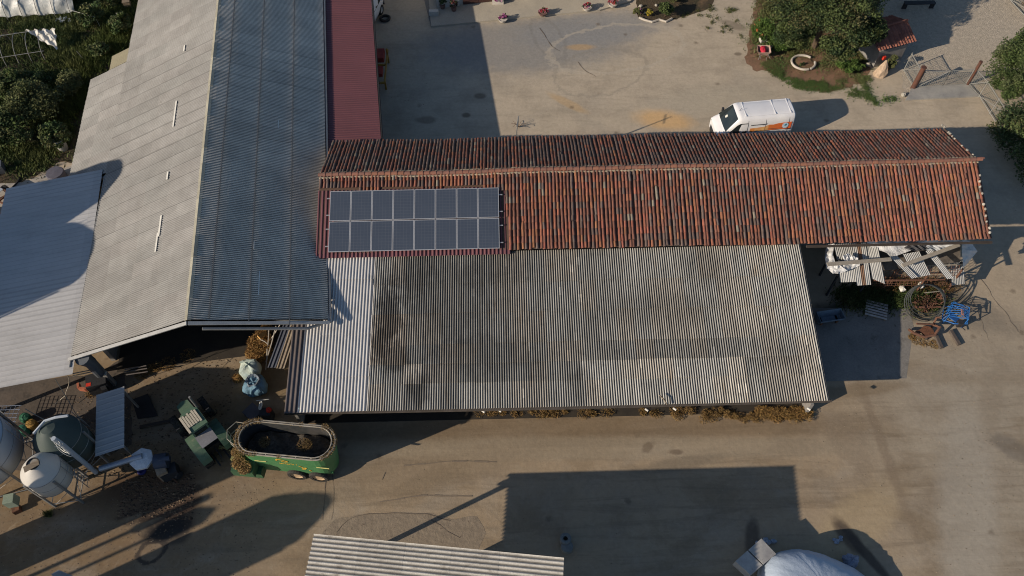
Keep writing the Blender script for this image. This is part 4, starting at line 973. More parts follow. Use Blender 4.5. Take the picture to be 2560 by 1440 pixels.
b = MB(); z = 2.3; Pp = [(-ML / 2 + .12, .72, z), (-ML / 2 - .35, .75, z), (-ML / 2 - .62, .35, z), (-ML / 2 - .50, -.05, z), (-ML / 2 - .1, -.3, z)]
b.tube(Pp, .02, 5); b.tube([(x, y, z - .5) for x, y, _ in Pp], .02, 5)
for p in Pp: b.tube([p, (p[0], p[1], z - .9)], .016, 4)
b.build('guard_rail', M_rim, mw)
b = MB(); b.slab((-ML / 2 - .5, .0, 1.5), (-ML / 2 + .1, -.15, 1.5), (-ML / 2 + .1, .65, 1.5), (-ML / 2 - .5, .6, 1.5), .03); b.build('platform', M_rust, mw)
for x in (.14, 1.12):
    for sg in (-1, 1): wheel(mw, (x, sg * (MW / 2 - .16), .44), .44, .30, rim=(.50, .36, .22))
b = MB(); b.beam((-ML / 2 + .3, -.45, .55), (ML / 2 - .4, -.45, .55), .1, .16); b.beam((-ML / 2 + .3, .45, .55), (ML / 2 - .4, .45, .55), .1, .16); b.build('chassis', M_green, mw)
M_yl = mat('yellow_lettering', (.70, .42, .05), (.62, .36, .05), 4., .6, fine=.1)
ys = lambda z: -(MW / 2) * (.94 + .055 * (z - 2.0) / .58 if z > 2 else .86 + .08 * (z - 1.2) / .8) - .012
nang = R(90 + 8)
text_obj('DREAM', .30, M_yl, mw, (-.30, ys(1.78), 1.76), (R(84), 0, 0), extr=.004, sx=.78)
b = MB()
def curve_strip(pts, wd=.045):
    for a_, c_ in zip(pts[:-1], pts[1:]): b.beam((a_[0], ys(a_[1]) - .004, a_[1]), (c_[0], ys(c_[1]) - .004, c_[1]), .012, wd, up=(0, 0, 1))
curve_strip([(-.28, 2.18), (-.32, 2.28), (-.24, 2.36), (-.08, 2.36), (.06, 2.31)]); curve_strip([(-.12, 2.12), (.02, 2.09), (.14, 2.13), (.16, 2.22), (.08, 2.27)])
curve_strip([(.52, 1.66), (.66, 1.52)]); curve_strip([(.60, 1.38), (.80, 1.46), (.72, 1.34)]); curve_strip([(.55, 1.26), (.72, 1.22)]); curve_strip([(.86, 1.16), (.93, 1.06)])
b.build('emblem', M_yl, mw)
for x0, x1, z in ((-1.35, -.85, 1.86), (1.30, 1.85, 1.72)):
    b = MB(); b.beam((x0, ys(z) - .008, z + .02), (x1, ys(z) - .008, z), .012, .07); b.build('reflective_stripe', mat('pale_yellow', (.72, .66, .25)), mw)

# ---- tractor ----
c4 = [at(444.4, 1043, 2.6), at(488.9, 1014, 2.6), at(522, 1053, 2.6), at(471.5, 1087, 2.6)]
cc_ = sum(c4, Vector()) / 4; fw = ((c4[0] + c4[1]) - (c4[2] + c4[3])); th = math.atan2(fw.y, fw.x)
tr = thing('tractor', 'dusty green tractor with cream ribbed cab roof, hitched in front of the mixer', 'tractor', (cc_.x, cc_.y, 0), th)
M_tg = mat('dusty_green_paint', (.065, .13, .085), (.105, .16, .105), 2.5, .6, fine=.12, c3=(.22, .22, .16), thr=(.58, .75), s3=3.)
M_cream = mat('cream_roof_slats', (.50, .45, .35), (.42, .38, .29), 4., .8)
cw_ = (c4[0] - c4[1]).length; cl_ = (c4[0] - c4[3]).length
b = MB(); hw_ = cw_ / 2; hl = cl_ / 2
b.prism([(-hl, -hw_), (hl * .75, -hw_), (hl, -hw_ * .7), (hl * 1.1, 0), (hl, hw_ * .7), (hl * .75, hw_), (-hl, hw_)], 2.48, 2.60); b.build('cab_roof', M_tg, tr)
for k in range(6):
    y = -hw_ * .62 + k * hw_ * .25; b = MB(); ln = hl * (1.30 if k not in (2, 4) else 1.15)
    b.box((.02 + .05 * (k % 2), y, 2.625), (ln, hw_ * .20, .05)); b.build('roof_slat', M_cream, tr)
b = MB(); b.box((-.05, hw_ * .90, 2.63), (cl_ * .9, .10, .05)); b.build('roof_slat', M_cream, tr)
b = MB(); b.prism([(-hl + .05, -hw_ + .08), (hl * .7, -hw_ + .08), (hl * .85, 0), (hl * .7, hw_ - .08), (-hl + .05, hw_ - .08)], 1.25, 2.47); b.build('cab_glass', M_glass, tr)
b = MB(); b.box((-hl - .36, 0, 2.18), (.66, cw_ * .88, .03)); b.build('rear_canopy', mat('grey_canopy', (.20, .20, .21), (.16, .16, .17), 3., .6, c3=(.30, .29, .24), thr=(.6, .7), s3=3.), tr)
for x, y in ((hl * .6, hw_ - .1), (hl * .6, -hw_ + .1), (-hl, hw_ - .1), (-hl, -hw_ + .1)):
    b = MB(); b.beam((x, y, 1.1), (x, y, 2.5), .07, .07); b.build('pillar', M_tg, tr)
b = MB(); b.prism([(hl * .6, -.36), (hl + 1.25, -.27), (hl + 1.35, 0), (hl + 1.25, .27), (hl * .6, .36)], .75, 1.45); b.build('bonnet', M_tg, tr)
b = MB(); b.cyl((hl + .7, -.42, 1.3), (hl + .7, -.42, 2.35), .05, .05, 8); b.build('exhaust', M_steel, tr)
b = MB(); b.box((-.1, 0, .75), (cl_ * 1.2, .7, .6)); b.box((hl + 1.42, 0, .75), (.3, .6, .45)); b.build('chassis', M_blkpl, tr)
for sg in (-1, 1):
    wheel(tr, (-hl + .05, sg * (hw_ + .14), .78), .78, .42, lugs=18, rim=(.30, .24, .12)); wheel(tr, (hl + .95, sg * .72, .50), .50, .30, lugs=14, rim=(.30, .24, .12))
    b = MB(); a_ = np.linspace(R(25), R(165), 9); vs = []
    for q in a_:
        for yy_ in (hw_ - .08, hw_ + .36): vs.append((-hl + .05 + math.cos(q) * .86, sg * yy_, .78 + math.sin(q) * .88))
    b.add(vs, [(2 * k, 2 * k + 1, 2 * k + 3, 2 * k + 2) for k in range(8)]); b.build('mudguard', M_tg, tr)
    b = MB(); b.tube([(hl * .7, sg * (hw_ - .05), 2.0), (hl * .75, sg * (hw_ + .25), 1.95)], .015, 4); b.box((hl * .75, sg * (hw_ + .3), 1.9), (.05, .16, .28)); b.build('mirror', M_blkpl, tr)
b = MB(); b.beam((-hl - .2, .25, .6), (-hl - .95, .25, .5), .07, .07); b.beam((-hl - .2, -.25, .6), (-hl - .95, -.25, .5), .07, .07); b.beam((-hl - .2, 0, .9), (-hl - .8, 0, .75), .05, .05); b.build('hitch', M_blkpl, tr)

# ---- silos ----
M_silo = mat('white_silo_shell', (.56, .54, .49), (.50, .48, .44), .8, .5, fine=.04, c3=(.42, .38, .30), thr=(.62, .8), s3=1.2)
M_blue_silo = mat('bluish_silo_shell', (.40, .44, .48), (.36, .40, .44), .6, .5, fine=.03)
M_dgreen = mat('dark_green_silo_shell', (.065, .088, .08), (.05, .07, .065), .8, .6, fine=.05)
def silo(label, x, y, r, z0, z1, zt, m, legs=4, legang=.3, hopper=.6, hatch=True, name='feed_silo', leg_z=None):
    s_ = thing(name, label, 'silo', (x, y, 0)); b = MB()
    b.lathe([(.16, z0 - hopper), (r * .55, z0 - hopper * .45), (r, z0), (r * 1.005, (z0 + z1) / 2), (r, z1)], n=40); b.build('shell', m, s_, smooth=True)
    b = MB(); b.lathe([(r * 1.015, z1 - .03), (r * .97, z1 + .02), (r * .62, z1 + (zt - z1) * .62), (r * .30, zt)], n=40); 
    if not hatch: b.lathe([(r * .30, zt), (.01, zt + .06)], n=40)
    b.build('cone_roof', m, s_, smooth=True)
    if hatch:
        b = MB(); b.lathe([(r * .31, zt - .02), (r * .33, zt + .07), (r * .29, zt + .07), (r * .27, zt - .05)], n=24); b.build('hatch_ring', M_blkpl, s_)
        b = MB(); b.lathe([(r * .27, zt + .02), (.01, zt + .03)], n=24); b.build('hatch', M_rim, s_)
    for k in range(legs):
        a_ = legang + 2 * math.pi * k / legs; e = Vector((math.cos(a_), math.sin(a_), 0)); b = MB()
        b.beam(e * (r * 1.05), e * (r * 1.05) + Vector((0, 0, leg_z or z1 - .1)), .08, .08); b.build('leg', M_steel, s_)
    b = MB()
    for k in range(legs):
        a_, c_ = legang + 2 * math.pi * k / legs, legang + 2 * math.pi * (k + 1) / legs
        b.tube([(math.cos(a_) * r * 1.05, math.sin(a_) * r * 1.05, .35), (math.cos(c_) * r * 1.05, math.sin(c_) * r * 1.05, .35)], .022, 5)
        b.tube([(math.cos(a_) * r * 1.05, math.sin(a_) * r * 1.05, .1), (math.cos(c_) * r * 1.05, math.sin(c_) * r * 1.05, z0 - .2)], .015, 4)
    b.build('brace', M_steel, s_)
    b = MB()
    for z_ in (z0 + .02, (z0 + z1) / 2, z1 - .02): b.lathe([(r * 1.004, z_ - .02), (r * 1.018, z_), (r * 1.004, z_ + .02)], n=40)
    b.build('seam_band', mat('seam_steel', (.30, .30, .29), (.24, .22, .19), 4., .6), s_)
    b = MB(); la = legang + .9; e = Vector((math.cos(la), math.sin(la), 0)); q_ = Vector((-e.y, e.x, 0)) * .16
    for sg in (-1, 1): b.tube([e * (r * 1.1) + q_ * sg + Vector((0, 0, .3)), e * (r * 1.1) + q_ * sg + Vector((0, 0, z1 + .1))], .018, 4)
    for k in range(int((z1 - .4) / .3)): b.tube([e * (r * 1.1) + q_ + Vector((0, 0, .5 + .3 * k)), e * (r * 1.1) - q_ + Vector((0, 0, .5 + .3 * k))], .014, 4)
    b.build('ladder', M_steel, s_); return s_
s1_ = silo('small white feed silo with round hatch standing on thin steel legs', -19.62, 12.3, .80, 1.6, 2.75, 3.3, M_silo, legang=R(-38))
s2_ = silo('dark green feed silo in shadow behind the small white silo', -19.4, 13.8, .98, 1.2, 2.7, 3.5, M_dgreen, legang=R(10), hatch=False)
s3_ = silo('large bluish white silo cut by the left frame edge', -22.7, 13.2, 1.6, 1.9, 3.6, 4.5, M_blue_silo, legang=R(-30))
b = MB(); a_, c_ = at(133, 1096, 4.3), at(240, 1181, .4); b.tube([a_, a_.lerp(c_, .15) + Vector((.05, 0, .1)), c_], .10, 10); b.build('auger_pipe', M_blue_silo, s2_, world=True)
b = MB()
for k in range(3):
    pts = []
    for i in range(22):
        q = i / 21; p = at(137 + 35 * q + 14 * math.sin(q * 9 + k * 2), 1105 + 30 * q + 12 * math.cos(q * 8 + k * 1.3), 4.2 - 1.5 * q); pts.append(p)
    b.tube(pts, .012, 4)
b.build('cable', M_strip, s2_, world=True)
b = MB(); p = at(85, 1103, 3.6); b.tube([at(84, 1084, 3.5), at(112, 1052, 3.7), at(140, 1043, 3.8), at(170, 1039, 3.8)], .06, 6); b.build('rim_band', M_blue_silo, s2_, world=True)
b = MB(); b.slab(at(58, 1168, 3.42), at(96, 1150, 3.42), at(98, 1162, 3.42), at(62, 1182, 3.42), .02); b.build('wooden_cover', M_wood, s1_, world=True)
# off-frame neighbours of the silos: they throw the long rounded shadows on yard and roofs
def qp(q, p): return (.9026 * q - .4305 * p, .4305 * q + .9026 * p)
for lb, q, p, r, z1, zt in (('tall grey tower silo standing beyond the left frame edge', -22.4, 30.1, 2.0, 8.6, 9.3), ('slender tower silo beyond the left frame edge beside the tall grey one', -21.7, 34.0, 2.35, 7.7, 10.3),
                            ('round steel silo near the lower left corner outside the frame', -21.0, 14.1, 1.15, 7.2, 8.0), ('stubby steel silo left of the machine yard outside the frame', -18.6, 18.0, .9, 5.9, 6.6)):
    x, y = qp(q, p); silo(lb, x, y, r, .4, z1, zt, M_silo, hatch=False, hopper=.2)
x, y = qp(-26.5, 15.95); b = MB(); b.cyl((0, 0, 0), (0, 0, 7.2), .09, .07, 10); b.lathe([(.05, 7.2), (.42, 7.45), (.42, 8.2), (.05, 8.5)], n=6)
tag(b.build('lamp_mast', M_steel, loc=(x, y, 0)), 'tall mast with hexagonal head standing outside the lower left corner', 'mast')
x, y = qp(-24.6, 16.6); b = MB(); b.cyl((0, 0, 0), (0, 0, 6.2), .10, .08, 10); b.cyl((0, 0, 6.2), (0, 0, 7.6), .19, .17, 10)
tag(b.build('vent_pole', M_steel, loc=(x, y, 0)), 'thick headed vent pole outside the lower left corner', 'pole')

# ---- steel auger tube and blower unit ----
b = MB(); p, q = at(250, 1172, 1.0), at(356, 1140, 1.2); b.tube([p, q], .13, 14); b.lathe([(.14, 0), (.14, .02)], p, 14)
tag(b.build('auger_tube', mat('galvanised_tube', (.34, .37, .42), (.28, .31, .36), 3., .35, metal=.4), world=True, loc=p), 'bluish galvanised auger tube lying between silo and blower', 'tube')
bl = thing('blower_unit', 'mill blower with white conical hopper and dark barrel casing', 'machine', at(385, 1185, 0))
b = MB(); b.lathe([(.08, .55), (.5, .95), (.52, 1.1), (.30, 1.18), (.01, 1.2)], at(378, 1170, 0) - at(385, 1185, 0), 7); b.build('hopper', mat('white_hopper', (.72, .73, .74), (.6, .62, .64), 3., .5), bl)
b = MB(); o0 = at(385, 1185, 0); b.cyl(at(388, 1155, .9) - o0, at(420, 1150, .9) - o0, .34, .34, 18); b.cyl(at(395, 1150, 1.15) - o0, at(425, 1145, 1.15) - o0, .12, .12, 12); b.build('barrel', mat('dark_blue_casing', (.05, .065, .10), (.035, .045, .07), 3., .5), bl)
b = MB(); b.box(at(408, 1180, .55) - o0, (.42, .5, .7), rz=.5); b.build('motor_box', mat('tan_panel', (.34, .26, .18), (.25, .19, .13), 4., .8), bl)
b = MB(); b.box(at(425, 1180, .4) - o0, (.7, .5, .6), rz=.4); b.cyl(at(440, 1183, .2) - o0, at(450, 1189, .2) - o0, .2, .2, 14); b.build('gearbox', M_blkpl, bl)
b = MB()
for pa, pb in (((398, 1195), (408, 1208)), ((425, 1192), (442, 1205)), ((405, 1190), (395, 1178))): b.beam(at(*pa, .25) - o0, at(*pb, .05) - o0, .05, .05)
b.beam(at(360, 1140, 0) - o0, at(362, 1140, 1.1) - o0, .06, .06); b.build('stand', M_rust, bl)
b = MB(); b.lathe([(.17, 0), (.2, .08), (.1, .1), (.09, .04), (.01, .04)], n=18); tag(b.build('loose_wheel', mat('deep_blue_plastic', (.035, .035, .16), (.03, .03, .12)), loc=at(356, 1179, 0)), 'small deep blue wheel lying beside the blower', 'wheel')

# ---- small ribbed roof over the pit ----
pr_ = thing('pit_cover_roof', 'small sloping roof of pale ribbed sheet half in shadow', 'roof', at(275, 1070, 0))
NW_, NE_, SE_, SW_ = at(241, 988, 1.85), at(311, 966, 1.85), at(311, 1122, 1.5), at(238, 1142, 1.5)
U, V, N_ = frame3(NW_, SW_, NE_); b = MB()
corr(b, NW_, U, V, N_, (SW_ - NW_).length, [0, (NE_ - NW_).length], .27, .018, None, prof='rib', over=0, lift=0); b.build('sheet', M_smooth, pr_, world=True)
for c_ in (NW_, NE_, SE_, SW_):
    b = MB(); q = c_.lerp((NW_ + SE_) / 2, .12); b.beam((q.x, q.y, 0), (q.x, q.y, c_.z - .03), .08, .08); b.build('post', M_steel, pr_, world=True)

# ---- big feed bags ----
def lumpy(b, c, sx, sy, sz, seed, n=20, m=12, amp=.12, col=(1, 1, 1), sq=2.6):
    r_ = random.Random(seed); ph = [r_.uniform(0, 6.28) for _ in range(8)]; c = Vector(c); vs = []
    for i in range(m + 1):
        v = -math.pi / 2 + math.pi * i / m
        for k in range(n):
            u = 2 * math.pi * k / n; cu, su, cv, sv = math.cos(u), math.sin(u), math.cos(v), math.sin(v)
            e = 2 / sq; f_ = lambda x: math.copysign(abs(x) ** e, x)
            d = 1 + amp * (math.sin(3 * u + ph[0] + 2 * v) * .5 + math.sin(5 * u + ph[1] - 3 * v) * .3 + math.sin(9 * u + ph[2] + 4 * v) * .22 + math.sin(14 * u + ph[3]) * .12 * cv)
            vs.append(c + Vector((f_(cu) * f_(cv) * sx * d, f_(su) * f_(cv) * sy * d, f_(sv) * sz * (1 + amp * .5 * math.sin(4 * u + ph[4])))))
    b.add(vs, [(i * n + k, i * n + (k + 1) % n, (i + 1) * n + (k + 1) % n, (i + 1) * n + k) for i in range(m) for k in range(n)], col)
M_bag1 = mat('pale_bag_fabric', (.50, .56, .47), (.38, .47, .45), 3., .75, bump=.5, bscale=7, bdist=.05); M_bag2 = mat('blue_bag_fabric', (.15, .27, .36), (.11, .21, .28), 3., .7, bump=.6, bscale=7, bdist=.05)
bp = at(633, 935, 0); bg1 = thing('feed_bag', 'pale greenish bulk bag standing in sunlight by the straw pile', 'bag', bp)
b = MB(); lumpy(b, (0, 0, .48), .46, .42, .48, 3, n=34, m=18, sq=3.2); b.build('sack', M_bag1, bg1, smooth=False)
b = MB(); b.beam((-.38, .12, .95), (.30, .20, .99), .05, .13); b.build('fold', M_bag1, bg1)
bp = at(645, 975, 0); bg2 = thing('feed_bag', 'blue bulk bag with open top in the shade', 'bag', bp)
b = MB(); lumpy(b, (0, 0, .42), .52, .48, .42, 9, n=34, m=18, sq=2.8, amp=.16); b.build('sack', M_bag2, bg2)
b = MB(); b.lathe([(.34, .80), (.30, .90), (.24, .86), (.20, .80), (.01, .80)], (-.02, .1, 0), 16, jit=.12); b.build('mouth', mat('dark_bag_opening', (.09, .10, .12), (.2, .25, .3), 4.), bg2)

# ---- straw and junk heap under the gable corner ----
def straw_thing(name, pts, n, label, cols=(1, 1, 1), size=.09, h=.06, kind='stuff', mound=True):
    b = MB(); c = Vector(pts[0][:3])
    straw_mesh(b, pts, n, size, h, cols); o = b.build(name, M_straw, world=True, loc=(c.x, c.y, 0)); return tag(o, label, 'straw', None, kind)
P_ = []
for (px, py, r_) in ((655, 838, .35), (668, 825, .3), (640, 860, .45), (660, 880, .45), (632, 885, .35), (665, 855, .4), (650, 900, .25), (595, 950, .2)):
    q = at(px, py, 0); P_ += [(q.x, q.y, h_, r_ * (1 - h_ * .8)) for h_ in (.02, .12, .25)]
straw_thing('straw_heap', P_, 5200, 'golden straw heap littered under the hall gable', (1.05, .85, .62))
b = MB(); q = at(655, 838, .45); b.box(q, (.42, .22, .10), M=Euler((.35, .3, .95)).to_matrix()); tag(b.build('board', mat('orange_board', (.62, .36, .12), (.5, .28, .1), 5., .8), world=True, loc=q), 'orange board lying on top of the straw heap', 'board')
lbls = ['pale pole leaning among the straw, nearest the dark roof sheets', 'thin grey pole leaning behind the orange board', 'short bleached lath lying across the straw', 'bent white pipe leaning beside the bulk bags', 'long pale lath at the upper end of the straw']
for k, (pa, ha, pb, hb_) in enumerate((((690, 815), .9, (665, 905), .05), ((672, 818), .8, (668, 880), .1), ((650, 848), .5, (672, 862), .3), ((668, 872), .6, (664, 925), .05), ((700, 812), 1.0, (676, 850), .2))):
    b = MB(); a_, c_ = at(*pa, ha), at(*pb, hb_); b.tube([a_, a_.lerp(c_, .5) + Vector((.04, 0, .05)), c_], .028, 5); o = b.build('pole', mat('bleached_pole', (.5, .46, .4), (.38, .34, .28), 5.), world=True, loc=a_); tag(o, lbls[k], 'pole', 'poles in the straw heap')
lr = thing('leaning_roof_sheets', 'stack of dark and tan ribbed sheets leaning beside the shed corner', 'roof sheets', at(705, 870, 0))
def strip4(px4, hs, m, nm='sheet', pitch=.2, amp=.03, parent=None, prof='trap', tone=None, kind=None):
    P4 = [at(p[0], p[1], h) for p, h in zip(px4, hs)]
    A, B_, C_, D_ = P4; U, V, N_ = frame3(A, B_, D_); b = MB()
    wd = ((B_ - A).length + (C_ - D_).length) / 2; corr(b, A, U, V, N_, wd, [0, (D_ - A).length], pitch, amp, tone, prof=prof, over=0, lift=0, samp=8)
    if parent is None: return b, A
    return b.build(nm, m, parent, world=True)
strip4([(707, 812), (728, 812), (690, 921), (668, 919)], (1.9, 1.95, 1.05, 1.0), mat('dark_blue_sheet', (.06, .07, .095), (.045, .05, .07), 2., .5), parent=lr)
strip4([(726, 812), (745, 812), (713, 922), (690, 921)], (1.98, 2.02, 1.12, 1.08), mat('tan_sheet', (.30, .245, .175), (.2, .16, .12), 2., .7), parent=lr)
b = MB(); b.beam(at(690, 900, 0), at(690, 900, 1.0), .08, .08); b.beam(at(735, 830, 0), at(735, 830, 1.8), .08, .08); b.build('support', M_wood, lr, world=True)
b = MB(); q = at(631, 1030, .35); b.box((0, 0, .18), (.66, .60, .36), rz=R(-40)); b.box((0, 0, .38), (.70, .64, .03), rz=R(-40)); tag(b.build('box', mat('dim_grey_box', (.11, .10, .11), (.08, .075, .085)), loc=(q.x, q.y, 0)), 'dim grey square box standing in the shade beyond the mixer', 'box')
hg = thing('hose_reel', 'small machine with white hose coil and red cap behind the mixer', 'machine', at(668, 1040, 0))
b = MB(); b.tube([(-.1 + .05 * math.cos(k * .7), .15 + .22 * math.sin(k * .7), .8 + .02 * k * .2) for k in range(20)], .03, 5); b.build('hose', M_strip, hg)
b = MB(); b.box((.1, -.1, .35), (.5, .4, .7)); b.build('body', M_blkpl, hg); b = MB(); b.lathe([(.01, .85), (.12, .82), (.13, .72)], (.28, -.05, 0), 10); b.build('cap', mat('bright_red', (.6, .04, .02)), hg)
b = MB(); q = at(640, 1002, .3); b.tube([q, at(673, 998, .3)], .02, 5); tag(b.build('pipe', M_strip, world=True, loc=q), 'thin pale pipe lying between blue bag and grey box', 'pipe')
b = MB(); q = at(373, 1010, 0); b.slab(at(330, 1000, .05), at(370, 985, .05), at(395, 1040, .05), at(345, 1048, .05), .04); tag(b.build('shadow_sheet', M_dark, world=True, loc=q), 'flat black sheet added as the shadow beside the small ribbed roof', 'mat')  # black sheet added where only a shadow lies on the ground
b = MB(); q = at(400, 1060, 0); b.beam(at(350, 1068, .1), at(428, 1052, .1), .14, .12); tag(b.build('beam', mat('dark_timber', (.07, .055, .045)), world=True, loc=q), 'long dark beam lying left of the tractor', 'beam')

# ---- walk-behind mower, chute, pipe fence ----
mo = thing('baler', 'dark machine with orange-red curved shield under the lean-to corner', 'machine', at(225, 965, 0))
o0 = at(225, 965, 0)
b = MB(); pts = [at(197, 960, .7) - o0, at(198, 972, .7) - o0, at(215, 974, .7) - o0, at(245, 966, .7) - o0]
for k in range(3): b.beam(pts[k], pts[k + 1], .10, .25)
b.build('shield', mat('faded_orange', (.46, .16, .09), (.36, .12, .07), 4., .6), mo)
b = MB(); b.box(at(248, 958, .5) - o0, (.9, .7, .8), rz=.3); b.cyl(at(255, 965, .4) - o0, at(268, 960, .4) - o0, .4, .4, 14); b.build('body', M_blkpl, mo)
b = MB(); b.box(at(222, 963, .85) - o0, (.22, .18, .12), rz=.2); b.build('seat', mat('bright_red', (.6, .04, .02)), mo)
b = MB(); b.box(at(258, 935, 1.2) - o0, (.3, .18, .06), rz=.2); b.build('plate', M_strip, mo)
ct = thing('discharge_chute', 'grey cylindrical chute hanging under the hall corner', 'chute', at(235, 915, 0))
b = MB(); b.tube([at(205, 895, 3.2), at(225, 905, 2.6), at(250, 935, 1.3)], .33, 14, r2=.2); b.build('pipe', mat('grey_chute', (.12, .135, .15), (.09, .10, .115), 2., .55), ct, world=True)
b = MB(); b.beam(at(245, 930, 0), at(245, 930, 1.4), .08, .08); b.build('leg', M_steel, ct, world=True)
lb = ['lower pale pipe rail reaching from the lean-to to the chute', 'upper pale pipe rail reaching from the lean-to to the chute', 'first thin rail of the feed barrier in shadow', 'second thin rail of the feed barrier in shadow', 'third thin rail of the feed barrier in shadow']
for k, (pa, pb, h) in enumerate((((182, 940), (232, 929), 1.3), ((182, 934), (228, 925), 1.5), ((312, 924), (366, 914), 1.0), ((310, 930), (368, 921), .8), ((315, 937), (370, 929), .6))):
    b = MB(); a_ = at(*pa, h); b.tube([a_, at(*pb, h)], .03, 6); tag(b.build('pipe_rail', M_rim if k < 2 else mat('dim_steel', (.16, .14, .13)), world=True, loc=a_), lb[k], 'rail', 'pipe rails near the hall corner')
straw_thing('spilled_straw', [(*at(355, 935, 0), .35), (*at(375, 925, 0), .3), (*at(420, 910, 0), .4), (*at(235, 975, 0), .45), (*at(265, 980, 0), .3), (*at(470, 890, 0), .4), (*at(390, 918, 0), .3)], 2600, 'spilled straw below the hall gable', (.95, .78, .55), .07, .03)
# green box, drum and crates among the silos
gb = thing('junction_box', 'small pale green box on a stand beneath the silos', 'box', at(45, 1262, 0)); b = MB(); b.box((0, 0, .55), (.42, .42, .55), rz=.2); b.build('case', mat('pale_green_case', (.25, .31, .24), (.2, .25, .2)), gb)
b = MB(); b.box((.1, -.25, .14), (.3, .3, .28), rz=.5); b.build('foot', M_rust, gb)
for k, (px, py, c, lb_) in enumerate(((72, 1052, (.04, .16, .09), 'green jerrycan behind the dark silo'), (66, 1082, (.05, .20, .13), 'green drum lying at the foot of the dark silo'), (88, 1068, (.34, .20, .05), 'ochre tub between the green containers'))):
    b = MB(); b.lathe([(.01, 0), (.2, .0), (.24, .3), (.22, .45), (.08, .5), (.01, .5)], n=14); tag(b.build('container', mat('container_%d' % k, c), loc=at(px, py, 0)), lb_, 'container')
cg = thing('wire_cage', 'blue-grey wire cage standing in the dark behind the silos', 'cage', at(30, 1060, 0)); b = MB()
for k in range(9): b.tube([(-.9 + .2 * k, -.5, .9), (-.9 + .2 * k, .5, .9)], .012, 4); b.tube([(-.9 + .2 * k, -.5, .9), (-.9 + .2 * k, -.5, 0)], .012, 4)
for k in range(6): b.tube([(-.9, -.5 + .2 * k, .9), (.75, -.5 + .2 * k, .9)], .012, 4); b.tube([(-.9, -.5, .18 * k), (.75, -.5, .18 * k)], .012, 4)
b.build('mesh', mat('cage_wire', (.25, .3, .4), (.2, .24, .32)), cg)
for pa, ha, pb, hb_, lb_ in (((138, 948), 2.8, (205, 1062), .3, 'long sagging cable from the lean-to roof to the small ribbed roof'), ((63, 1022), 2.6, (118, 1053), 2.4, 'short pale stay wire running to the dark silo')):
    b = MB(); a_, c_ = at(*pa, ha), at(*pb, hb_); b.tube([a_, a_.lerp(c_, .5) + Vector((0, 0, -.1)), c_], .018, 4); tag(b.build('cable', M_rim, world=True, loc=a_), lb_, 'cable')
b = MB(); a_ = at(168, 935, 3.); pts = [at(168 + 5 * math.sin(k * .5), 935 + 6 * k, 3. - .22 * k) for k in range(10)] + [at(150 - 8 * k, 1000 + 6 * k, .5) for k in range(4)]; b.tube(pts, .016, 4); tag(b.build('cable', M_rim, world=True, loc=a_), 'looping cable hanging from the lean-to roof corner', 'cable')
# ================================================================== HOUSE SIDE OF THE COURT
M_white = mat('white_render', (.56, .54, .48), (.48, .46, .41), 1.5, .85, bump=.15)
M_brown = mat('dark_brown_door', (.085, .040, .032), (.06, .03, .025), 3., .6)
hp = at(1150, 19, .12); hyaw = math.atan2((at(1290, 3, .12) - hp).y, (at(1290, 3, .12) - hp).x)
ho = thing('farmhouse', 'farmhouse front with dark brown doors at the upper frame edge', 'house', hp, hyaw)
b = MB(); b.box((6.5, 3.3, 1.7), (16, 6, 3.4)); b.build('wall', M_white, ho)
for k in range(4):
    b = MB(); b.box((.75 + k * 2.12, .26, 1.25), (1.0, .08, 2.4)); b.build('door', M_brown, ho); b = MB(); b.box((1.77 + k * 2.12, .26, 1.25), (.98, .08, 2.4)); b.build('door', M_brown, ho)
for k in range(3):
    b = MB(); b.box((2.52 + k * 2.12, .15, 1.2), (.22, .3, 2.4)); b.build('pillar', M_white, ho)
b = MB(); b.box((6.5, 3.3, 3.5), (17, 7, .25)); b.build('roof', M_tile, ho)
q = at(1124, 8, .12); b = MB(); b.box((0, 0, .45), (1.25, .8, .9), rz=hyaw); b.box((0, 0, .93), (1.35, .9, .06), rz=hyaw)
tag(b.build('garden_wall', M_white, loc=(q.x, q.y, .12)), 'low white rendered block with plants at the corner of the pavement', 'wall')

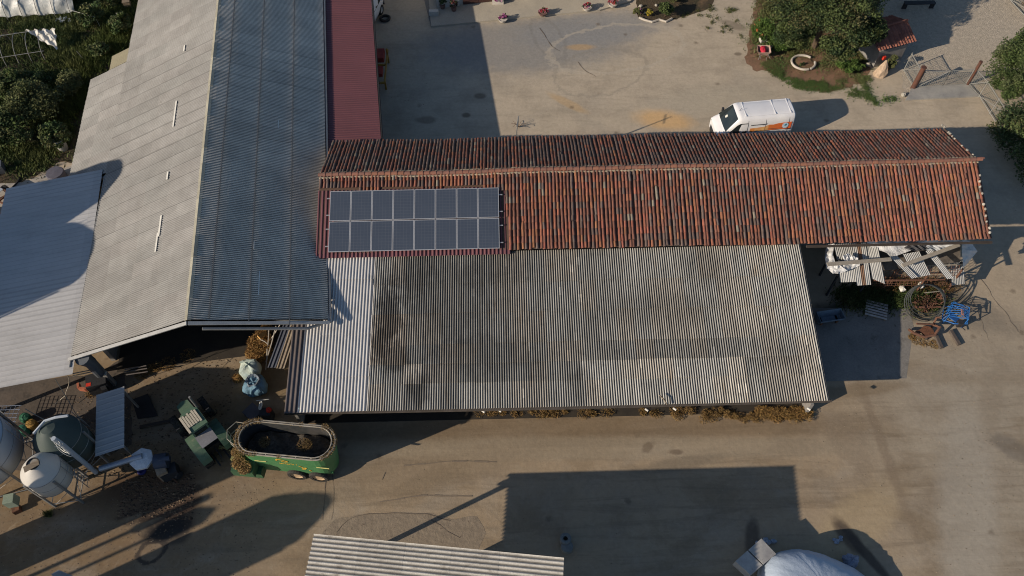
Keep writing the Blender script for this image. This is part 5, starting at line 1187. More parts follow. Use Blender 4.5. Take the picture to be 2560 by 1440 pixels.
# ------------------------------------------------------------------ foliage helpers
M_leaf = mat('foliage', (1, 1, 1), (.8, .85, .8), 2., .75, attr=True, fine=.1, spec=.2)
M_bark = mat('bark', (.12, .085, .055), (.07, .05, .035), 8., .95, bump=.5)
GREEN = [(.050, .078, .022), (.036, .058, .018), (.075, .105, .028), (.040, .064, .026)]
def leaves(b, c, rad, n, size, pal=GREEN, clumps=60, cr=.28, flat=.6, shell=.55, low=-.5, drop=0.0, seed=None):
    """leaf-sized faces spread through a lumpy crown volume"""
    c = np.array(c); rad = np.array(rad)
    d = rng.normal(0, 1, (clumps, 3)); d /= np.linalg.norm(d, axis=1)[:, None]; d[:, 2] = np.where(d[:, 2] < low, -d[:, 2] * .5, d[:, 2])
    rr = shell + (1 - shell) * rng.uniform(0, 1, clumps) ** .6; rr *= rng.uniform(.74, 1.16, clumps)
    cc = c + d * rad * rr[:, None] * (1 - cr * .4); cs = rng.uniform(.6, 1.3, clumps) * cr * rad.mean()
    k = rng.integers(0, clumps, n); g = rng.normal(0, .5, (n, 3)); g /= np.maximum(1, np.linalg.norm(g, axis=1))[:, None]
    p = cc[k] + g * cs[k][:, None] * np.array([1, 1, flat])
    a = rng.normal(0, 1, (n, 3)); a[:, 2] *= .5; a /= np.linalg.norm(a, axis=1)[:, None]
    nn = rng.normal(0, 1, (n, 3)) * .8 + np.array([0, 0, 1.]); t_ = np.cross(nn, a); t_ /= np.maximum(1e-6, np.linalg.norm(t_, axis=1))[:, None]
    s_ = size * rng.uniform(.6, 1.35, n)[:, None]
    V = np.concatenate([p - a * s_, p + t_ * s_ * .55, p + a * s_, p - t_ * s_ * .55]); i = np.arange(n); F = np.stack([i, i + n, i + 2 * n, i + 3 * n], 1)
    P_ = np.array(pal); ci = rng.integers(0, len(pal), clumps)[k]; ci = np.where(rng.random(n) < .15, rng.integers(0, len(pal), n), ci)
    C = P_[ci] * rng.uniform(.7, 1.35, n)[:, None]
    b.arrays(V, F, C)
def tree(name, label, cat, loc, h, rad, n, size, pal=GREEN, clumps=90, group=None, cr=.26, trunk=.2, low=-.3, offs=()):
    t = thing(name, label, cat, loc, 0, group); zc = h - rad[2]
    b = MB(); b.tube([(0, 0, -.05), (.05, .03, zc * .5), (0, 0, zc)], trunk, 8, r2=trunk * .6)
    for k in range(7):
        a_ = k * 2.4; e = Vector((math.cos(a_) * rad[0] * .6, math.sin(a_) * rad[1] * .6, zc + rad[2] * rnd.uniform(-.1, .5))); b.tube([(0, 0, zc * .55), (e.x * .4, e.y * .4, zc * .8), e], trunk * .4, 5, r2=.02)
    b.build('trunk', M_bark, t); b = MB(); leaves(b, (0, 0, zc), rad, n, size, pal, clumps, cr, low=low)
    for (o_, r_) in offs: leaves(b, o_, r_, int(n * .3), size, pal, max(14, clumps // 4), .35, low=low)
    b.build('crown', M_leaf, t); return t
DK = [(.050, .070, .026), (.034, .054, .020), (.075, .100, .034), (.042, .066, .028), (.095, .120, .042), (.12, .11, .05)]
OL = [(.110, .115, .045), (.085, .092, .036), (.14, .14, .056), (.10, .115, .042)]
BR = [(.075, .125, .028), (.055, .100, .022), (.10, .15, .035), (.05, .085, .02)]
q = at(2040, 150, 0)
tree('broad_tree', 'broad dark green tree between the yard and the little shrine', 'tree', at(2035, 118, 0), 5.6, (3.3, 2.9, 2.3), 46000, .065, DK + [(.085, .10, .03), (.028, .040, .018)], 170, offs=(((-2.3, -1.6, 2.2), (1.3, 1.0, 1.1)), ((2.2, -1.5, 2.2), (1.2, 1.0, 1.0)), ((.2, -2.4, 1.9), (1.1, .9, 1.)), ((-1.5, 1.5, 3.5), (1.5, 1.5, 1.2))))
tree('conifer', 'darker evergreen tree behind the broad tree at the upper frame edge', 'tree', at(2180, 30, 0), 5.4, (2.0, 2.2, 2.2), 14000, .08, [(.022, .036, .016), (.03, .045, .02), (.018, .03, .014)], 80)
tree('evergreen_tree', 'tall evergreen tree beyond the upper edge shading the gravel lot', 'tree', at(2260, -60, 0), 6.8, (3.2, 2.6, 2.8), 12000, .1, DK, 80)
tree('hedge_tree', 'bushy roadside tree right of the gate, lit from the left', 'tree', at(2545, 235, 0), 3.7, (2.2, 2.6, 1.9), 24000, .06, [(.06, .088, .026), (.045, .068, .022), (.085, .11, .036), (.10, .12, .05)], 130, offs=(((-1.5, -1.2, 1.6), (1.1, 1.2, 1.0)), ((.5, 2.2, 1.6), (1.2, 1.2, 1.0))))
tree('hedge_tree', 'tall shaded hedge bush at the right edge beyond the barn gable', 'tree', at(2565, 385, 0), 2.6, (2.4, 3.2, 1.5), 17000, .07, DK, 100)
tree('hedge_tree', 'small rounded bush in the upper right corner behind the fence', 'tree', at(2560, 12, 0), 2.6, (1.3, 1.5, 1.2), 7000, .07, OL, 50)
# shrubs: hibiscus hedge beside the yard
def bush(name, label, p, rad, n, size=.06, pal=BR, clumps=30, flowers=None, group=None, cat='bush'):
    t = thing(name, label, cat, (p.x, p.y, 0), 0, group); b = MB(); leaves(b, (0, 0, rad[2] * .7), rad, n, size, pal, clumps, .34, low=-.1); b.build('foliage', M_leaf, t)
    b = MB()
    for k in range(5): a_ = k * 1.3; b.tube([(0, 0, 0), (math.cos(a_) * rad[0] * .4, math.sin(a_) * rad[1] * .4, rad[2] * .8)], .02, 4)
    b.build('stem', M_bark, t)
    if flowers:
        b = MB(); leaves(b, (0, 0, rad[2] * .85), tuple(r * 1.02 for r in rad), flowers[1], flowers[2], flowers[0], max(8, flowers[1] // 6), .12, shell=.9, low=0.); b.build('blossom', M_leaf, t)
    return t
bush('shrub', 'bright green shrub with orange blossoms left of the broad tree', at(1905, 95, 0), (.75, 1.1, .8), 5000, .055, BR, 36, ([(.5, .16, .05), (.45, .2, .08)], 60, .07))
bush('shrub', 'leafy green shrub behind the white pots under the broad tree', at(1945, 120, 0), (.8, .7, .6), 3600, .055, BR, 26, ([(.6, .58, .5)], 20, .05))
bush('shrub', 'light green weed tuft on the verge near the shrine', at(2120, 175, 0), (.9, .55, .35), 3400, .06, BR, 26)
bush('shrub', 'olive shrub behind the bright green shrub near the upper frame edge', at(1925, 40, 0), (.9, .9, .6), 3600, .06, OL, 26)
bush('ivy_clump', 'reddish green creeper beside the stone cone', at(2220, 178, 0), (.35, .4, .7), 2200, .045, OL, 16)
bush('yellow_bush', 'round yellow flowering bush in the rock bed', at(1622, 40, 0), (.24, .26, .30), 1500, .035, [(.50, .36, .03), (.42, .32, .04), (.3, .26, .04)], 14)
bush('bed_plant', 'tall straggly green plant in the rock bed', at(1662, 42, 0), (.48, .6, .75), 3600, .055, [(.09, .12, .04), (.065, .09, .03)], 24)
bush('bed_plant', 'low dark shrub with mauve flowers at the left end of the rock bed', at(1593, 36, 0), (.32, .3, .3), 1500, .05, OL, 14, ([(.30, .12, .22)], 50, .04))
bush('bed_plant', 'brown-green shrub at the back of the rock bed', at(1690, 5, 0), (.6, .5, .5), 2200, .055, OL, 18)
bush('bed_plant', 'small green tree top at the upper edge right of the rock bed', at(1742, -12, 0), (.7, .5, 1.0), 3000, .055, BR, 22)
b = MB(); pts = [at(1598, 44, .08), at(1612, 50, .08), at(1630, 55, .08), at(1648, 49, .08), at(1665, 54, .08), at(1680, 46, .08)]
b.tube(pts, .075, 6); tag(b.build('bed_edging', mat('pale_kerb_stone', (.55, .50, .42), (.42, .38, .32), 5.), world=True, loc=pts[0]), 'wavy pale stone edging of the rock bed', 'edging')
patch('flower_soil', [at(1590, 0), at(1596, 42), at(1632, 52), at(1690, 48), at(1780, 20), at(1790, -40), at(1600, -40)], .008, M_soil, jag=.06)
for k, (px, py, s_, lb) in enumerate(((1601, 18, .16, 'largest pale rock at the left of the rock bed'), (1612, 34, .10, 'small grey rock beside the yellow bush'), (1640, 15, .12, 'pale rock behind the yellow bush'), (2170, 165, .18, 'flat pale boulder left of the shrine'), (2257, 240, .20, 'angular pale boulder at the corner of the threshold slab'))):
    b = MB(); stone(b, (0, 0, s_ * .5), s_); tag(b.build('rock', M_stone, loc=at(px, py, 0)), lb, 'rock')
# planters along the pavement
FL = {'pink': [(.45, .10, .30), (.55, .28, .45), (.28, .05, .18), (.06, .09, .03)], 'red': [(.42, .035, .04), (.35, .05, .08), (.50, .2, .25), (.06, .09, .03)]}
pp = [(1257, 50, 'pink', 1, 'pink flower bowl standing at the pavement edge, nearest the shadow'), (1357, 36, 'red', 0, 'round planter with red and pink flowers, second along the pavement edge'), (1467, 23, 'mix', 1, 'white bowl with red and lilac flowers right of the pavement middle'), (1531, 14, 'red', 1, 'white bowl with deep red flowers nearest the rock bed'), (1245, 7, 'pink', 2, 'white trough of pink flowers against the house doors')]
for (px, py, c, st, lb) in pp:
    q = at(px, py + 5, 0); zb = .125 if st == 2 else .0; t = thing('flower_planter', lb, 'planter', (q.x, q.y, .125 if py < 40 else .06), 0, 'flower planters along the pavement'); b = MB()
    if st == 2: b.box((0, 0, .16), (.75, .3, .32))
    else: b.lathe([(.01, 0), (.20, 0), (.30, .18), (.33, .24), (.29, .24), (.25, .20), (.01, .2)], n=20)
    b.build('pot', mat('white_pot', (.60, .56, .49), (.5, .46, .4), 4.) if st else mat('dark_pot', (.2, .12, .10)), t)
    pal = FL.get(c, FL['pink'] + FL['red']); b = MB(); leaves(b, (0, 0, .32), (.34, .28, .20), 900, .032, pal, 22, .30, low=0.); b.build('flowers', M_leaf, t)
for (px, py, lb, c) in ((1135, 30, 'dark potted shrub with reddish leaves beside the white block', [(.16, .06, .06), (.05, .06, .03)]), (1107, 24, 'dark green potted plant left of the white block', DK)):
    q = at(px, py, 0); t = thing('potted_plant', lb, 'plant', (q.x, q.y, .12)); b = MB(); b.lathe([(.01, 0), (.14, 0), (.19, .28), (.15, .28), (.01, .24)], n=14); b.build('pot', mat('dark_pot', (.2, .12, .10)), t); b = MB(); leaves(b, (0, 0, .5), (.26, .26, .3), 800, .05, c, 14, .4, low=-.4); b.build('foliage', M_leaf, t)
q = at(1085, 36, .12); b = MB(); b.box((0, 0, .15), (.62, .26, .3)); tag(b.build('trough', M_white, loc=q), 'narrow white trough at the shaded pavement corner', 'trough')

# ---- shrine, stone cone, ring bed, pots, barrow ----
sh = thing('garden_shrine', 'small stone shrine with sloping red tiled roof beside the gate', 'shrine', at(2200, 142, 0), R(18)); sh.scale = (1.3, 1.3, 1.25)
b = MB(); b.box((0, .1, .5), (1.5, 1.3, 1.0)); b.build('wall', M_block, sh)
M_rt = mat('small_red_tiles', (.30, .12, .08), (.2, .08, .06), 5., .85, bump=.4, bscale=18, attr=True)
b = MB(); 
corr(b, (-1.05, .35, 1.62), np.array((1., 0, 0)), unit((0, -.92, -.42)), unit((0, -.42, .92)), 2.1, [0, .55, 1.1], .15, .022, lambda u, v, i, r: ((.8 + .4 * hsh('sr', i, r)),) * 3, step=.15, over=.04, lift=.03)
corr(b, (-1.05, .35, 1.62), np.array((1., 0, 0)), unit((0, .92, -.42)), unit((0, .42, .92)), 2.1, [0, .55, 1.1], .15, .022, lambda u, v, i, r: ((.7 + .4 * hsh('sq', i, r)),) * 3, step=.15, over=.04, lift=.03)
b.build('roof', M_rt, sh, smooth=True)
b = MB(); b.box((-.55, -.72, .7), (.13, .12, .18)); b.build('lantern', mat('bright_red', (.6, .04, .02)), sh)
b = MB(); b.tube([(-1.05, .35, 1.66), (1.05, .35, 1.66)], .06, 6); b.build('ridge', M_rt, sh)
b = MB(); b.lathe([(.42, 0), (.36, .3), (.22, .7), (.06, 1.05), (.01, 1.08)], n=9, jit=.12); tag(b.build('stone_cone', mat('warm_stone', (.50, .38, .27), (.36, .27, .19), 5., .9, bump=.5, bscale=16), loc=at(2200, 186, 0)), 'pointed warm-coloured standing stone in front of the shrine', 'stone')
q = at(2007, 160, 0); rb = thing('ring_bed', 'round planting bed ringed by a broken pale kerb', 'planter', q)
for a0, a1, nm in ((R(40), R(285), 12), (R(295), R(362), 5)):
    b = MB(); b.tube([(math.cos(a_) * .72, math.sin(a_) * .66, .13) for a_ in np.linspace(a0, a1, nm + 8)], .075, 7); b.build('kerb', mat('pale_kerb_stone', (.55, .50, .42)), rb)
b = MB(); b.lathe([(.66, .06), (.3, .10), (.01, .10)], n=18, jit=.05, sy=.92); b.build('soil', M_redsoil, rb)
b = MB(); leaves(b, (-.2, -.2, .16), (.3, .15, .12), 260, .04, DK, 8, .4); b.build('plants', M_leaf, rb)
for (px, py, rz, lb) in ((1904, 106, .3, 'white tapered pot farther from the red barrow'), (1920, 122, -.2, 'white tapered pot tipped beside the red barrow')):
    t = thing('white_pot', lb, 'pot', at(px, py, 0), rz); b = MB(); s_ = .24
    for k in range(4):
        a_ = R(45 + 90 * k); c_ = R(135 + 90 * k); p0, p1 = Vector((math.cos(a_), math.sin(a_), 0)), Vector((math.cos(c_), math.sin(c_), 0))
        b.slab(p0 * .17, p1 * .17, p1 * .30 + Vector((0, 0, .42)), p0 * .30 + Vector((0, 0, .42)), .03)
    b.build('sides', M_white, t); b = MB(); b.box((0, 0, .25), (.25, .25, .02), rz=R(0)); b.build('soil', M_soil, t)
wb = thing('wheelbarrow', 'red wheelbarrow full of a red sack at the edge of the yard', 'wheelbarrow', at(1905, 142, 0), R(-5))
b = MB(); T_ = [(-.42, -.36, .62), (.38, -.30, .62), (.38, .36, .62), (-.42, .36, .62)]; B_ = [(-.25, -.22, .30), (.25, -.2, .30), (.25, .22, .30), (-.25, .22, .30)]
for k in range(4): b.slab(T_[k], T_[(k + 1) % 4], B_[(k + 1) % 4], B_[k], .02)
b.slab(B_[0], B_[1], B_[2], B_[3], .02); b.build('tray', mat('pinkish_tray', (.48, .33, .27), (.35, .25, .2), 5.), wb)
b = MB(); lumpy(b, (-.05, .05, .5), .18, .32, .16, 5, n=20, m=10); b.build('sack', mat('red_sack', (.55, .035, .06), (.42, .02, .04), 5.), wb)
wheel(wb, (-.1, .55, .2), .2, .09, axis=(1, 0, 0)); b = MB(); b.tube([(-.25, .4, .3), (-.3, -.8, .55)], .02, 5); b.tube([(.2, .4, .3), (.28, -.8, .55)], .02, 5); b.tube([(-.25, -.3, .3), (-.25, -.3, 0)], .02, 5); b.tube([(.22, -.3, .3), (.22, -.3, 0)], .02, 5); b.build('handle', M_steel, wb)

# ---- gate and mesh fences ----
for (px, py, hgt, rr, lb) in ((2282, 221, 1.62, .15, 'thicker rusty brown gate post nearer the shrine'), (2417, 213, 1.80, .10, 'slimmer rusty brown gate post beside the roadside tree')):
    b = MB(); b.cyl((0, 0, 0), (0, 0, hgt), rr, rr * .92, 14); b.cyl((0, 0, hgt), (0, 0, hgt + .03), rr * 1.1, rr * 1.1, 14)
    tag(b.build('gate_post', mat('brown_iron', (.085, .045, .035), (.14, .06, .038), 4., .8, bump=.2), loc=at(px, py, 0)), lb, 'post', 'posts of the yard gate')
M_mesh = mat('galvanised_wire', (.27, .27, .25), (.21, .21, .195), 4., .6)
def mesh_panel(name, label, cat, a, c, h, step=.13, diag=True, base=.12, posts=(0., 1.)):
    a, c = Vector(a), Vector(c); o = thing(name, label, cat, (a.x, a.y, 0), math.atan2((c - a).y, (c - a).x)); L_ = (c - a).length
    b = MB(); b.tube([(0, 0, base), (L_, 0, base), (L_, 0, h), (0, 0, h)], .03, 5, closed=True)
    if diag: b.tube([(0, 0, base), (L_, 0, h)], .025, 5)
    b.build('frame', M_mesh, o); b = MB(); x = step
    while x < L_: b.beam((x, 0, base), (x, 0, h), .012, .012); x += step
    z = base + step * 1.5
    while z < h: b.beam((0, 0, z), (L_, 0, z), .009, .009); z += step * 1.5
    b.build('mesh', M_mesh, o)
    for f_ in posts: b = MB(); b.cyl((L_ * f_, 0, 0), (L_ * f_, 0, h + .08), .03, .03, 6); b.build('post', M_mesh, o)
    return o
gp1, gp2 = at(2290, 221, 0), at(2412, 214, 0); gm = gp1.lerp(gp2, .52)
mesh_panel('gate', 'left leaf of the wide mesh gate next to the thicker post', 'gate', gp1, gm, 1.25)
mesh_panel('gate', 'right leaf of the wide mesh gate next to the slimmer post', 'gate', gp2, gm, 1.25)
mesh_panel('mesh_fence', 'short mesh fence from the shrine to the thicker gate post', 'fence', at(2258, 178, 0), at(2280, 218, 0), 1.35)
mesh_panel('mesh_fence', 'mesh fence running from the slimmer gate post to the yard corner', 'fence', at(2420, 214, 0), at(2446, 243, 0), 1.2)
mesh_panel('mesh_fence', 'mesh fence along the roadside tree toward the barn', 'fence', at(2446, 243, 0), at(2500, 330, 0), 1.2, posts=(0., .5, 1.))
mesh_panel('mesh_fence', 'fence at the far right edge of the gravel lot', 'fence', at(2520, 0, 0), at(2620, 110, 0), 1.2, posts=(0., .5, 1.))
b = MB(); q = at(2255, 22, 0); b.beam((0, 0, .45), (2.0, 0, .45), .35, .05); b.beam((.1, 0, 0), (.1, 0, .45), .3, .06); b.beam((1.9, 0, 0), (1.9, 0, .45), .3, .06); b.beam((0, .2, .8), (2., .2, .8), .04, .2); tag(b.build('bench', M_blkpl, loc=q), 'dark bench in the shade on the gravel lot', 'bench')

# ---- grass verges and weeds ----
M_grass = mat('grass_blades', (1, 1, 1), (.85, .9, .8), 2., .85, attr=True, fine=.15, spec=.15)
def inpoly(P_, n):
    P_ = [(p[0], p[1]) for p in P_]; xs = [p[0] for p in P_]; ys_ = [p[1] for p in P_]; out = []
    while len(out) < n:
        x = rng.uniform(min(xs), max(xs), 4000); y = rng.uniform(min(ys_), max(ys_), 4000); ins = np.zeros(4000, bool); j = len(P_) - 1
        for i in range(len(P_)):
            xi, yi, xj, yj = *P_[i], *P_[j]
            if yi != yj: ins ^= ((yi > y) != (yj > y)) & (x < (xj - xi) * (y - yi) / (yj - yi) + xi)
            j = i
        out += list(zip(x[ins], y[ins]))
    return np.array(out[:n])
def grass(name, label, poly, n, h=.10, pal=BR, wdt=.012, clump=.0, lean=.5, nclump=60):
    P_ = inpoly(poly, n)
    if clump > 0:
        C_ = inpoly(poly, nclump); P_ = C_[rng.integers(0, nclump, n)] + rng.normal(0, clump, (n, 2)) * (rng.uniform(.5, 1.4, n)[:, None])
    z = np.zeros(n); p = np.column_stack([P_, z]); a = rng.uniform(0, 2 * np.pi, n); s_ = np.column_stack([np.cos(a), np.sin(a), z]) * wdt * rng.uniform(.6, 1.6, n)[:, None]
    hh = h * rng.uniform(.4, 1.4, n); t_ = np.column_stack([rng.normal(0, lean, n) * hh, rng.normal(0, lean, n) * hh, hh])
    V = np.concatenate([p - s_, p + s_, p + t_]); i = np.arange(n); F = np.stack([i, i + n, i + 2 * n], 1)
    pal = np.array(pal); patchn = (np.sin(P_[:, 0] * 1.3) + np.sin(P_[:, 1] * 1.7 + P_[:, 0] * .6)) * .5
    ci = np.clip(((patchn + 1) / 2 * len(pal) + rng.normal(0, .7, n)).astype(int), 0, len(pal) - 1)
    C = pal[ci] * rng.uniform(.65, 1.4, n)[:, None]; b = MB(); c = P_.mean(0); b.arrays(V, F, C)
    return tag(b.build(name, M_grass, world=True, loc=(c[0], c[1], 0)), label, 'grass', None, 'stuff')
VG = [(.10, .15, .05), (.08, .12, .04), (.13, .16, .06), (.15, .145, .07)]
grass('grass_verge', 'green grass verge curling round the flower soil', [at(1905, 160), at(1925, 152), at(1950, 172), at(1975, 196), at(2010, 205), at(2060, 205), at(2085, 222), at(2060, 232), at(2000, 222), at(1960, 205), at(1925, 180)], 11000, .09, VG, .016, clump=.10, nclump=110)
grass('weeds', 'patchy weeds between verge, shrine and gravel', [at(2080, 200), at(2160, 175), at(2190, 215), at(2240, 250), at(2180, 262), at(2100, 235)], 5000, .08, VG, .02, clump=.16, nclump=26)
grass('undergrowth', 'undergrowth beneath the trees near the shrine', [at(1885, 20), at(1890, 130), at(1960, 165), at(2090, 170), at(2170, 190), at(2190, 60), at(2100, -60), at(1900, -60)], 26000, .13, OL + VG, .02, clump=.38, nclump=120)
grass('weeds', 'sparse weeds scattered on the court near the rock bed', [at(1590, 50), at(1720, 55), at(1860, 100), at(1840, 20), at(1780, 10), at(1690, 40)], 1500, .07, OL, .018, clump=.12, nclump=22)
GD = [(.055, .078, .03), (.07, .10, .036), (.10, .12, .044), (.13, .145, .052), (.085, .10, .036)]
gpoly = [at(0, 440), at(60, 430), at(150, 395), at(172, 380), at(200, 270), at(222, 195), at(270, 170), at(318, 120), at(342, -30), at(0, -60), at(-100, 200), at(-100, 440)]
grass('garden_grass', 'rough dark grass and weeds of the garden', gpoly, 52000, .26, GD, .026, clump=.5, nclump=230, lean=.6)
grass('garden_weeds', 'taller yellow-green weeds along the hall wall', [at(120, 330), at(170, 330), at(215, 190), at(262, 165), at(310, 100), at(335, 20), at(300, 20), at(250, 110), at(190, 150), at(150, 230)], 16000, .42, [(.075, .10, .028), (.10, .125, .035), (.055, .075, .02), (.12, .13, .045)], .022, clump=.35, nclump=70, lean=.5)
for k, (px, py, rad, n, lb) in enumerate(((105, 290, (1.5, 1.6, 1.5), 11000, 'large olive-leaved shrub in the middle of the garden'), (45, 235, (1.2, 1.1, 1.0), 6000, 'mid-sized shrub left of the large garden shrub'), (150, 360, (.9, .9, .9), 5000, 'shrub beside the barrel at the end of the hall'),
                                           (35, 360, (1.6, 1.2, 1.3), 7000, 'dark shrub in the lower corner of the garden'), (190, 235, (.7, .9, 1.0), 4200, 'bright weedy shrub near the hall wall'), (240, 60, (.8, .8, .9), 4500, 'shrub growing right of the plastic tunnel'), (310, 75, (.6, 1.0, .7), 3800, 'green bush against the hall wall near the upper edge'), (275, 15, (.8, .7, .7), 3600, 'dim bush at the upper frame edge beside the hall'), (255, 140, (.7, .5, .6), 3000, 'low bush beside the sunken bare patch'), (90, 215, (1.0, .6, .6), 3200, 'low bush between hoops and large garden shrub'))):
    bush('garden_shrub', lb, at(px, py, 0), rad, n, .075, OL if k in (0, 4) else (GREEN + OL if k in (3, 1, 7) else GREEN + OL + VG), 46)
patch('bare_soil', [at(235, 190), at(245, 115), at(300, 85), at(322, 95), at(315, 125), at(275, 145), at(270, 175)], .012, mat('dark_bare_soil', (.075, .052, .042), (.05, .038, .032), 1.5, .97, bump=.6, bscale=10), jag=.1)
b = MB(); q = at(322, 18, 0); b.box((0, 0, .25), (.42, .36, .5), rz=.2); b.box((0, 0, .52), (.48, .42, .03), rz=.2); tag(b.build('crate', M_wood, loc=q), 'pale wooden crate among the weeds beside the hall roof', 'crate')
b = MB(); b.lathe([(.01, 0), (.26, 0), (.30, .4), (.27, .75), (.24, .75), (.22, .3), (.01, .3)], n=18); tag(b.build('barrel', mat('pale_barrel', (.42, .41, .38)), loc=at(160, 372, 0)), 'pale open barrel at the foot of the hall', 'barrel')
b = MB(); b.lathe([(.01, .55), (.46, .52), (.50, .45), (.5, 0)], n=24); tag(b.build('round_tank', mat('dim_violet_tank', (.12, .115, .14)), loc=at(147, 446, 0)), 'low round dark tank beside the lean-to roof', 'tank')
b = MB(); pts = [at(50, 432, .05), at(52, 440, .05), at(44, 455, .05), at(25, 475, .05), at(12, 490, .05), at(0, 496, .1), at(-20, 500, .1)]; b.tube(pts, .045, 6); tag(b.build('hose', M_dark, world=True, loc=pts[0]), 'black hose curving over the pale slab left of the lean-to', 'hose')
tl = thing('trailer', 'old trailer with dark frame cut by the left edge', 'trailer', at(8, 520, 0), R(-30)); b = MB()
for y in (-.7, 0, .7): b.beam((-1.4, y, .7), (1., y, .7), .08, .1)
for x in (-1.4, -.6, .2, 1.): b.beam((x, -.7, .7), (x, .7, .7), .08, .08)
b.beam((1., 0, .7), (1.9, 0, .5), .1, .1); b.build('frame', M_rust, tl)
b = MB(); b.slab((-1.4, -.7, .77), (-.2, -.7, .77), (-.2, .7, .77), (-1.4, .7, .77), .02); b.build('bed', M_blue_silo, tl); wheel(tl, (-.4, .9, .35), .35, .2); wheel(tl, (-.4, -.9, .35), .35, .2)
bk = [(.5, .3, .18, 'first blue-grey plastic bin left of the garden slab'), ]
b = MB(); b.box((0, 0, .3), (.5, .5, .6), rz=.3); tag(b.build('bin', mat('dim_blue_bin', (.10, .11, .13)), loc=at(5, 428, 0)), 'dim blue-grey bin at the left edge below the garden', 'bin')

# ---- plastic tunnels ----
def plastic():
    t = NT('tunnel_plastic'); P = t.tc.outputs['Object']; c = t.mix(t.mr(t.noise(P, 1.5, 5, .6, 1.), .35, .65), (.42, .44, .42), (.58, .58, .54)); t.bump(t.noise(t.mapping((1, 3, 1)), 3., 5, .6, .8), .5, .08)
    m = t.done(c, .35, 0, .5); return m
M_plast = plastic()
tp = thing('plastic_tunnel', 'plant tunnel covered with creased milky plastic at the upper left corner', 'greenhouse', at(60, 30, 0), R(3))
b = MB(); n1, n2 = 64, 14; G = []
for i in range(n1 + 1):
    x = -5. + 8.6 * i / n1
    for j in range(n2 + 1):
        a_ = R(8) + R(164) * j / n2; dr = 1 - .05 * math.sin(math.pi * ((x + 5) / 1.05 % 1)) - .02 * math.sin(i * .9 + j * 1.3); 
        q = 1.0 if x < 2.9 else 1 - (x - 2.9) * .25
        G.append((x + .04 * math.sin(j * 1.1 + i), .6 + math.cos(a_) * 1.35 * dr * q, math.sin(a_) * 1.5 * dr * q + .05 * math.sin(i * .7 + j)))
b.add(G, [(i * (n2 + 1) + j, i * (n2 + 1) + j + 1, (i + 1) * (n2 + 1) + j + 1, (i + 1) * (n2 + 1) + j) for i in range(n1) for j in range(2, n2)]); b.build('cover', M_plast, tp, smooth=True)
for k in range(9):
    x = -5. + 1.05 * k; b = MB(); b.tube([(x, .6 + math.cos(a_) * 1.42, math.sin(a_) * 1.56) for a_ in np.linspace(0, math.pi, 16)], .022, 5); b.build('hoop', M_mesh, tp)
hp_ = thing('hoop_frame', 'bare tunnel hoops with a torn plastic rag hanging from them', 'greenhouse', at(60, 130, 0), R(12))
for k in range(8):
    x = -4.0 + .78 * k; b = MB(); b.tube([(x, math.cos(a_) * 1.25, math.sin(a_) * 1.2) for a_ in np.linspace(0, math.pi, 16)], .020, 5); b.build('hoop', M_mesh, hp_)
b = MB(); b.tube([(-4., .35, 1.18), (1.2, .35, 1.18)], .02, 5); b.tube([(-4., -1.05, .62), (1.6, -1.05, .62)], .02, 5); b.build('rail', M_mesh, hp_)
b = MB(); G = []; m_ = 14
c0, c1, c2 = at(62, 76, 1.25), at(138, 72, 1.1), at(143, 124, .35)
for i in range(m_ + 1):
    for j in range(m_ + 1 - i):
        u, v = i / m_, j / m_; p = c0 * (1 - u - v) + c1 * u + c2 * v; G.append(p + Vector((.03 * math.sin(i * 2), .06 * math.sin(j * 1.7), .10 * math.sin(u * 22 + v * 9) * (1 - v * .5))))
idx = lambda i, j: sum(m_ + 1 - k for k in range(i)) + j
F = []
for i in range(m_):
    for j in range(m_ - i):
        F.append((idx(i, j), idx(i + 1, j), idx(i, j + 1)))
        if j < m_ - i - 1: F.append((idx(i + 1, j), idx(i + 1, j + 1), idx(i, j + 1)))
b.add(G, F); b.build('torn_plastic', M_strip, hp_, world=True)
lbp = ['stake leaning beside the sunken bare patch', 'stake at the lower end of the bright weeds', 'long stake near the green bush on the hall wall']
for k, (pa, pb) in enumerate((((192, 128), (212, 152)), ((188, 178), (208, 204)), ((290, 32), (322, 75)))):
    b = MB(); a_, c_ = at(*pa, 1.0), at(*pb, 0.); b.tube([a_, c_], .022, 5); tag(b.build('stake', M_mesh, world=True, loc=c_), lbp[k], 'stake')
b = MB(); a_ = at(165, 22, 1.3); b.tube([a_, at(238, 43, .9), at(252, 70, .0)], .015, 4); tag(b.build('guy_rope', M_strip, world=True, loc=a_), 'guy rope tied from the plastic tunnel to the ground', 'rope')
b = MB(); leaves(b, (0, 0, .15), (.7, .35, .12), 260, .05, [(.42, .46, .50), (.5, .52, .52)], 26, .14, low=0); q = at(160, 55, 0); tag(b.build('white_litter', M_leaf, loc=(q.x, q.y, 0)), 'scattered white flowering weeds beside the torn plastic', 'flowers', None, 'stuff')

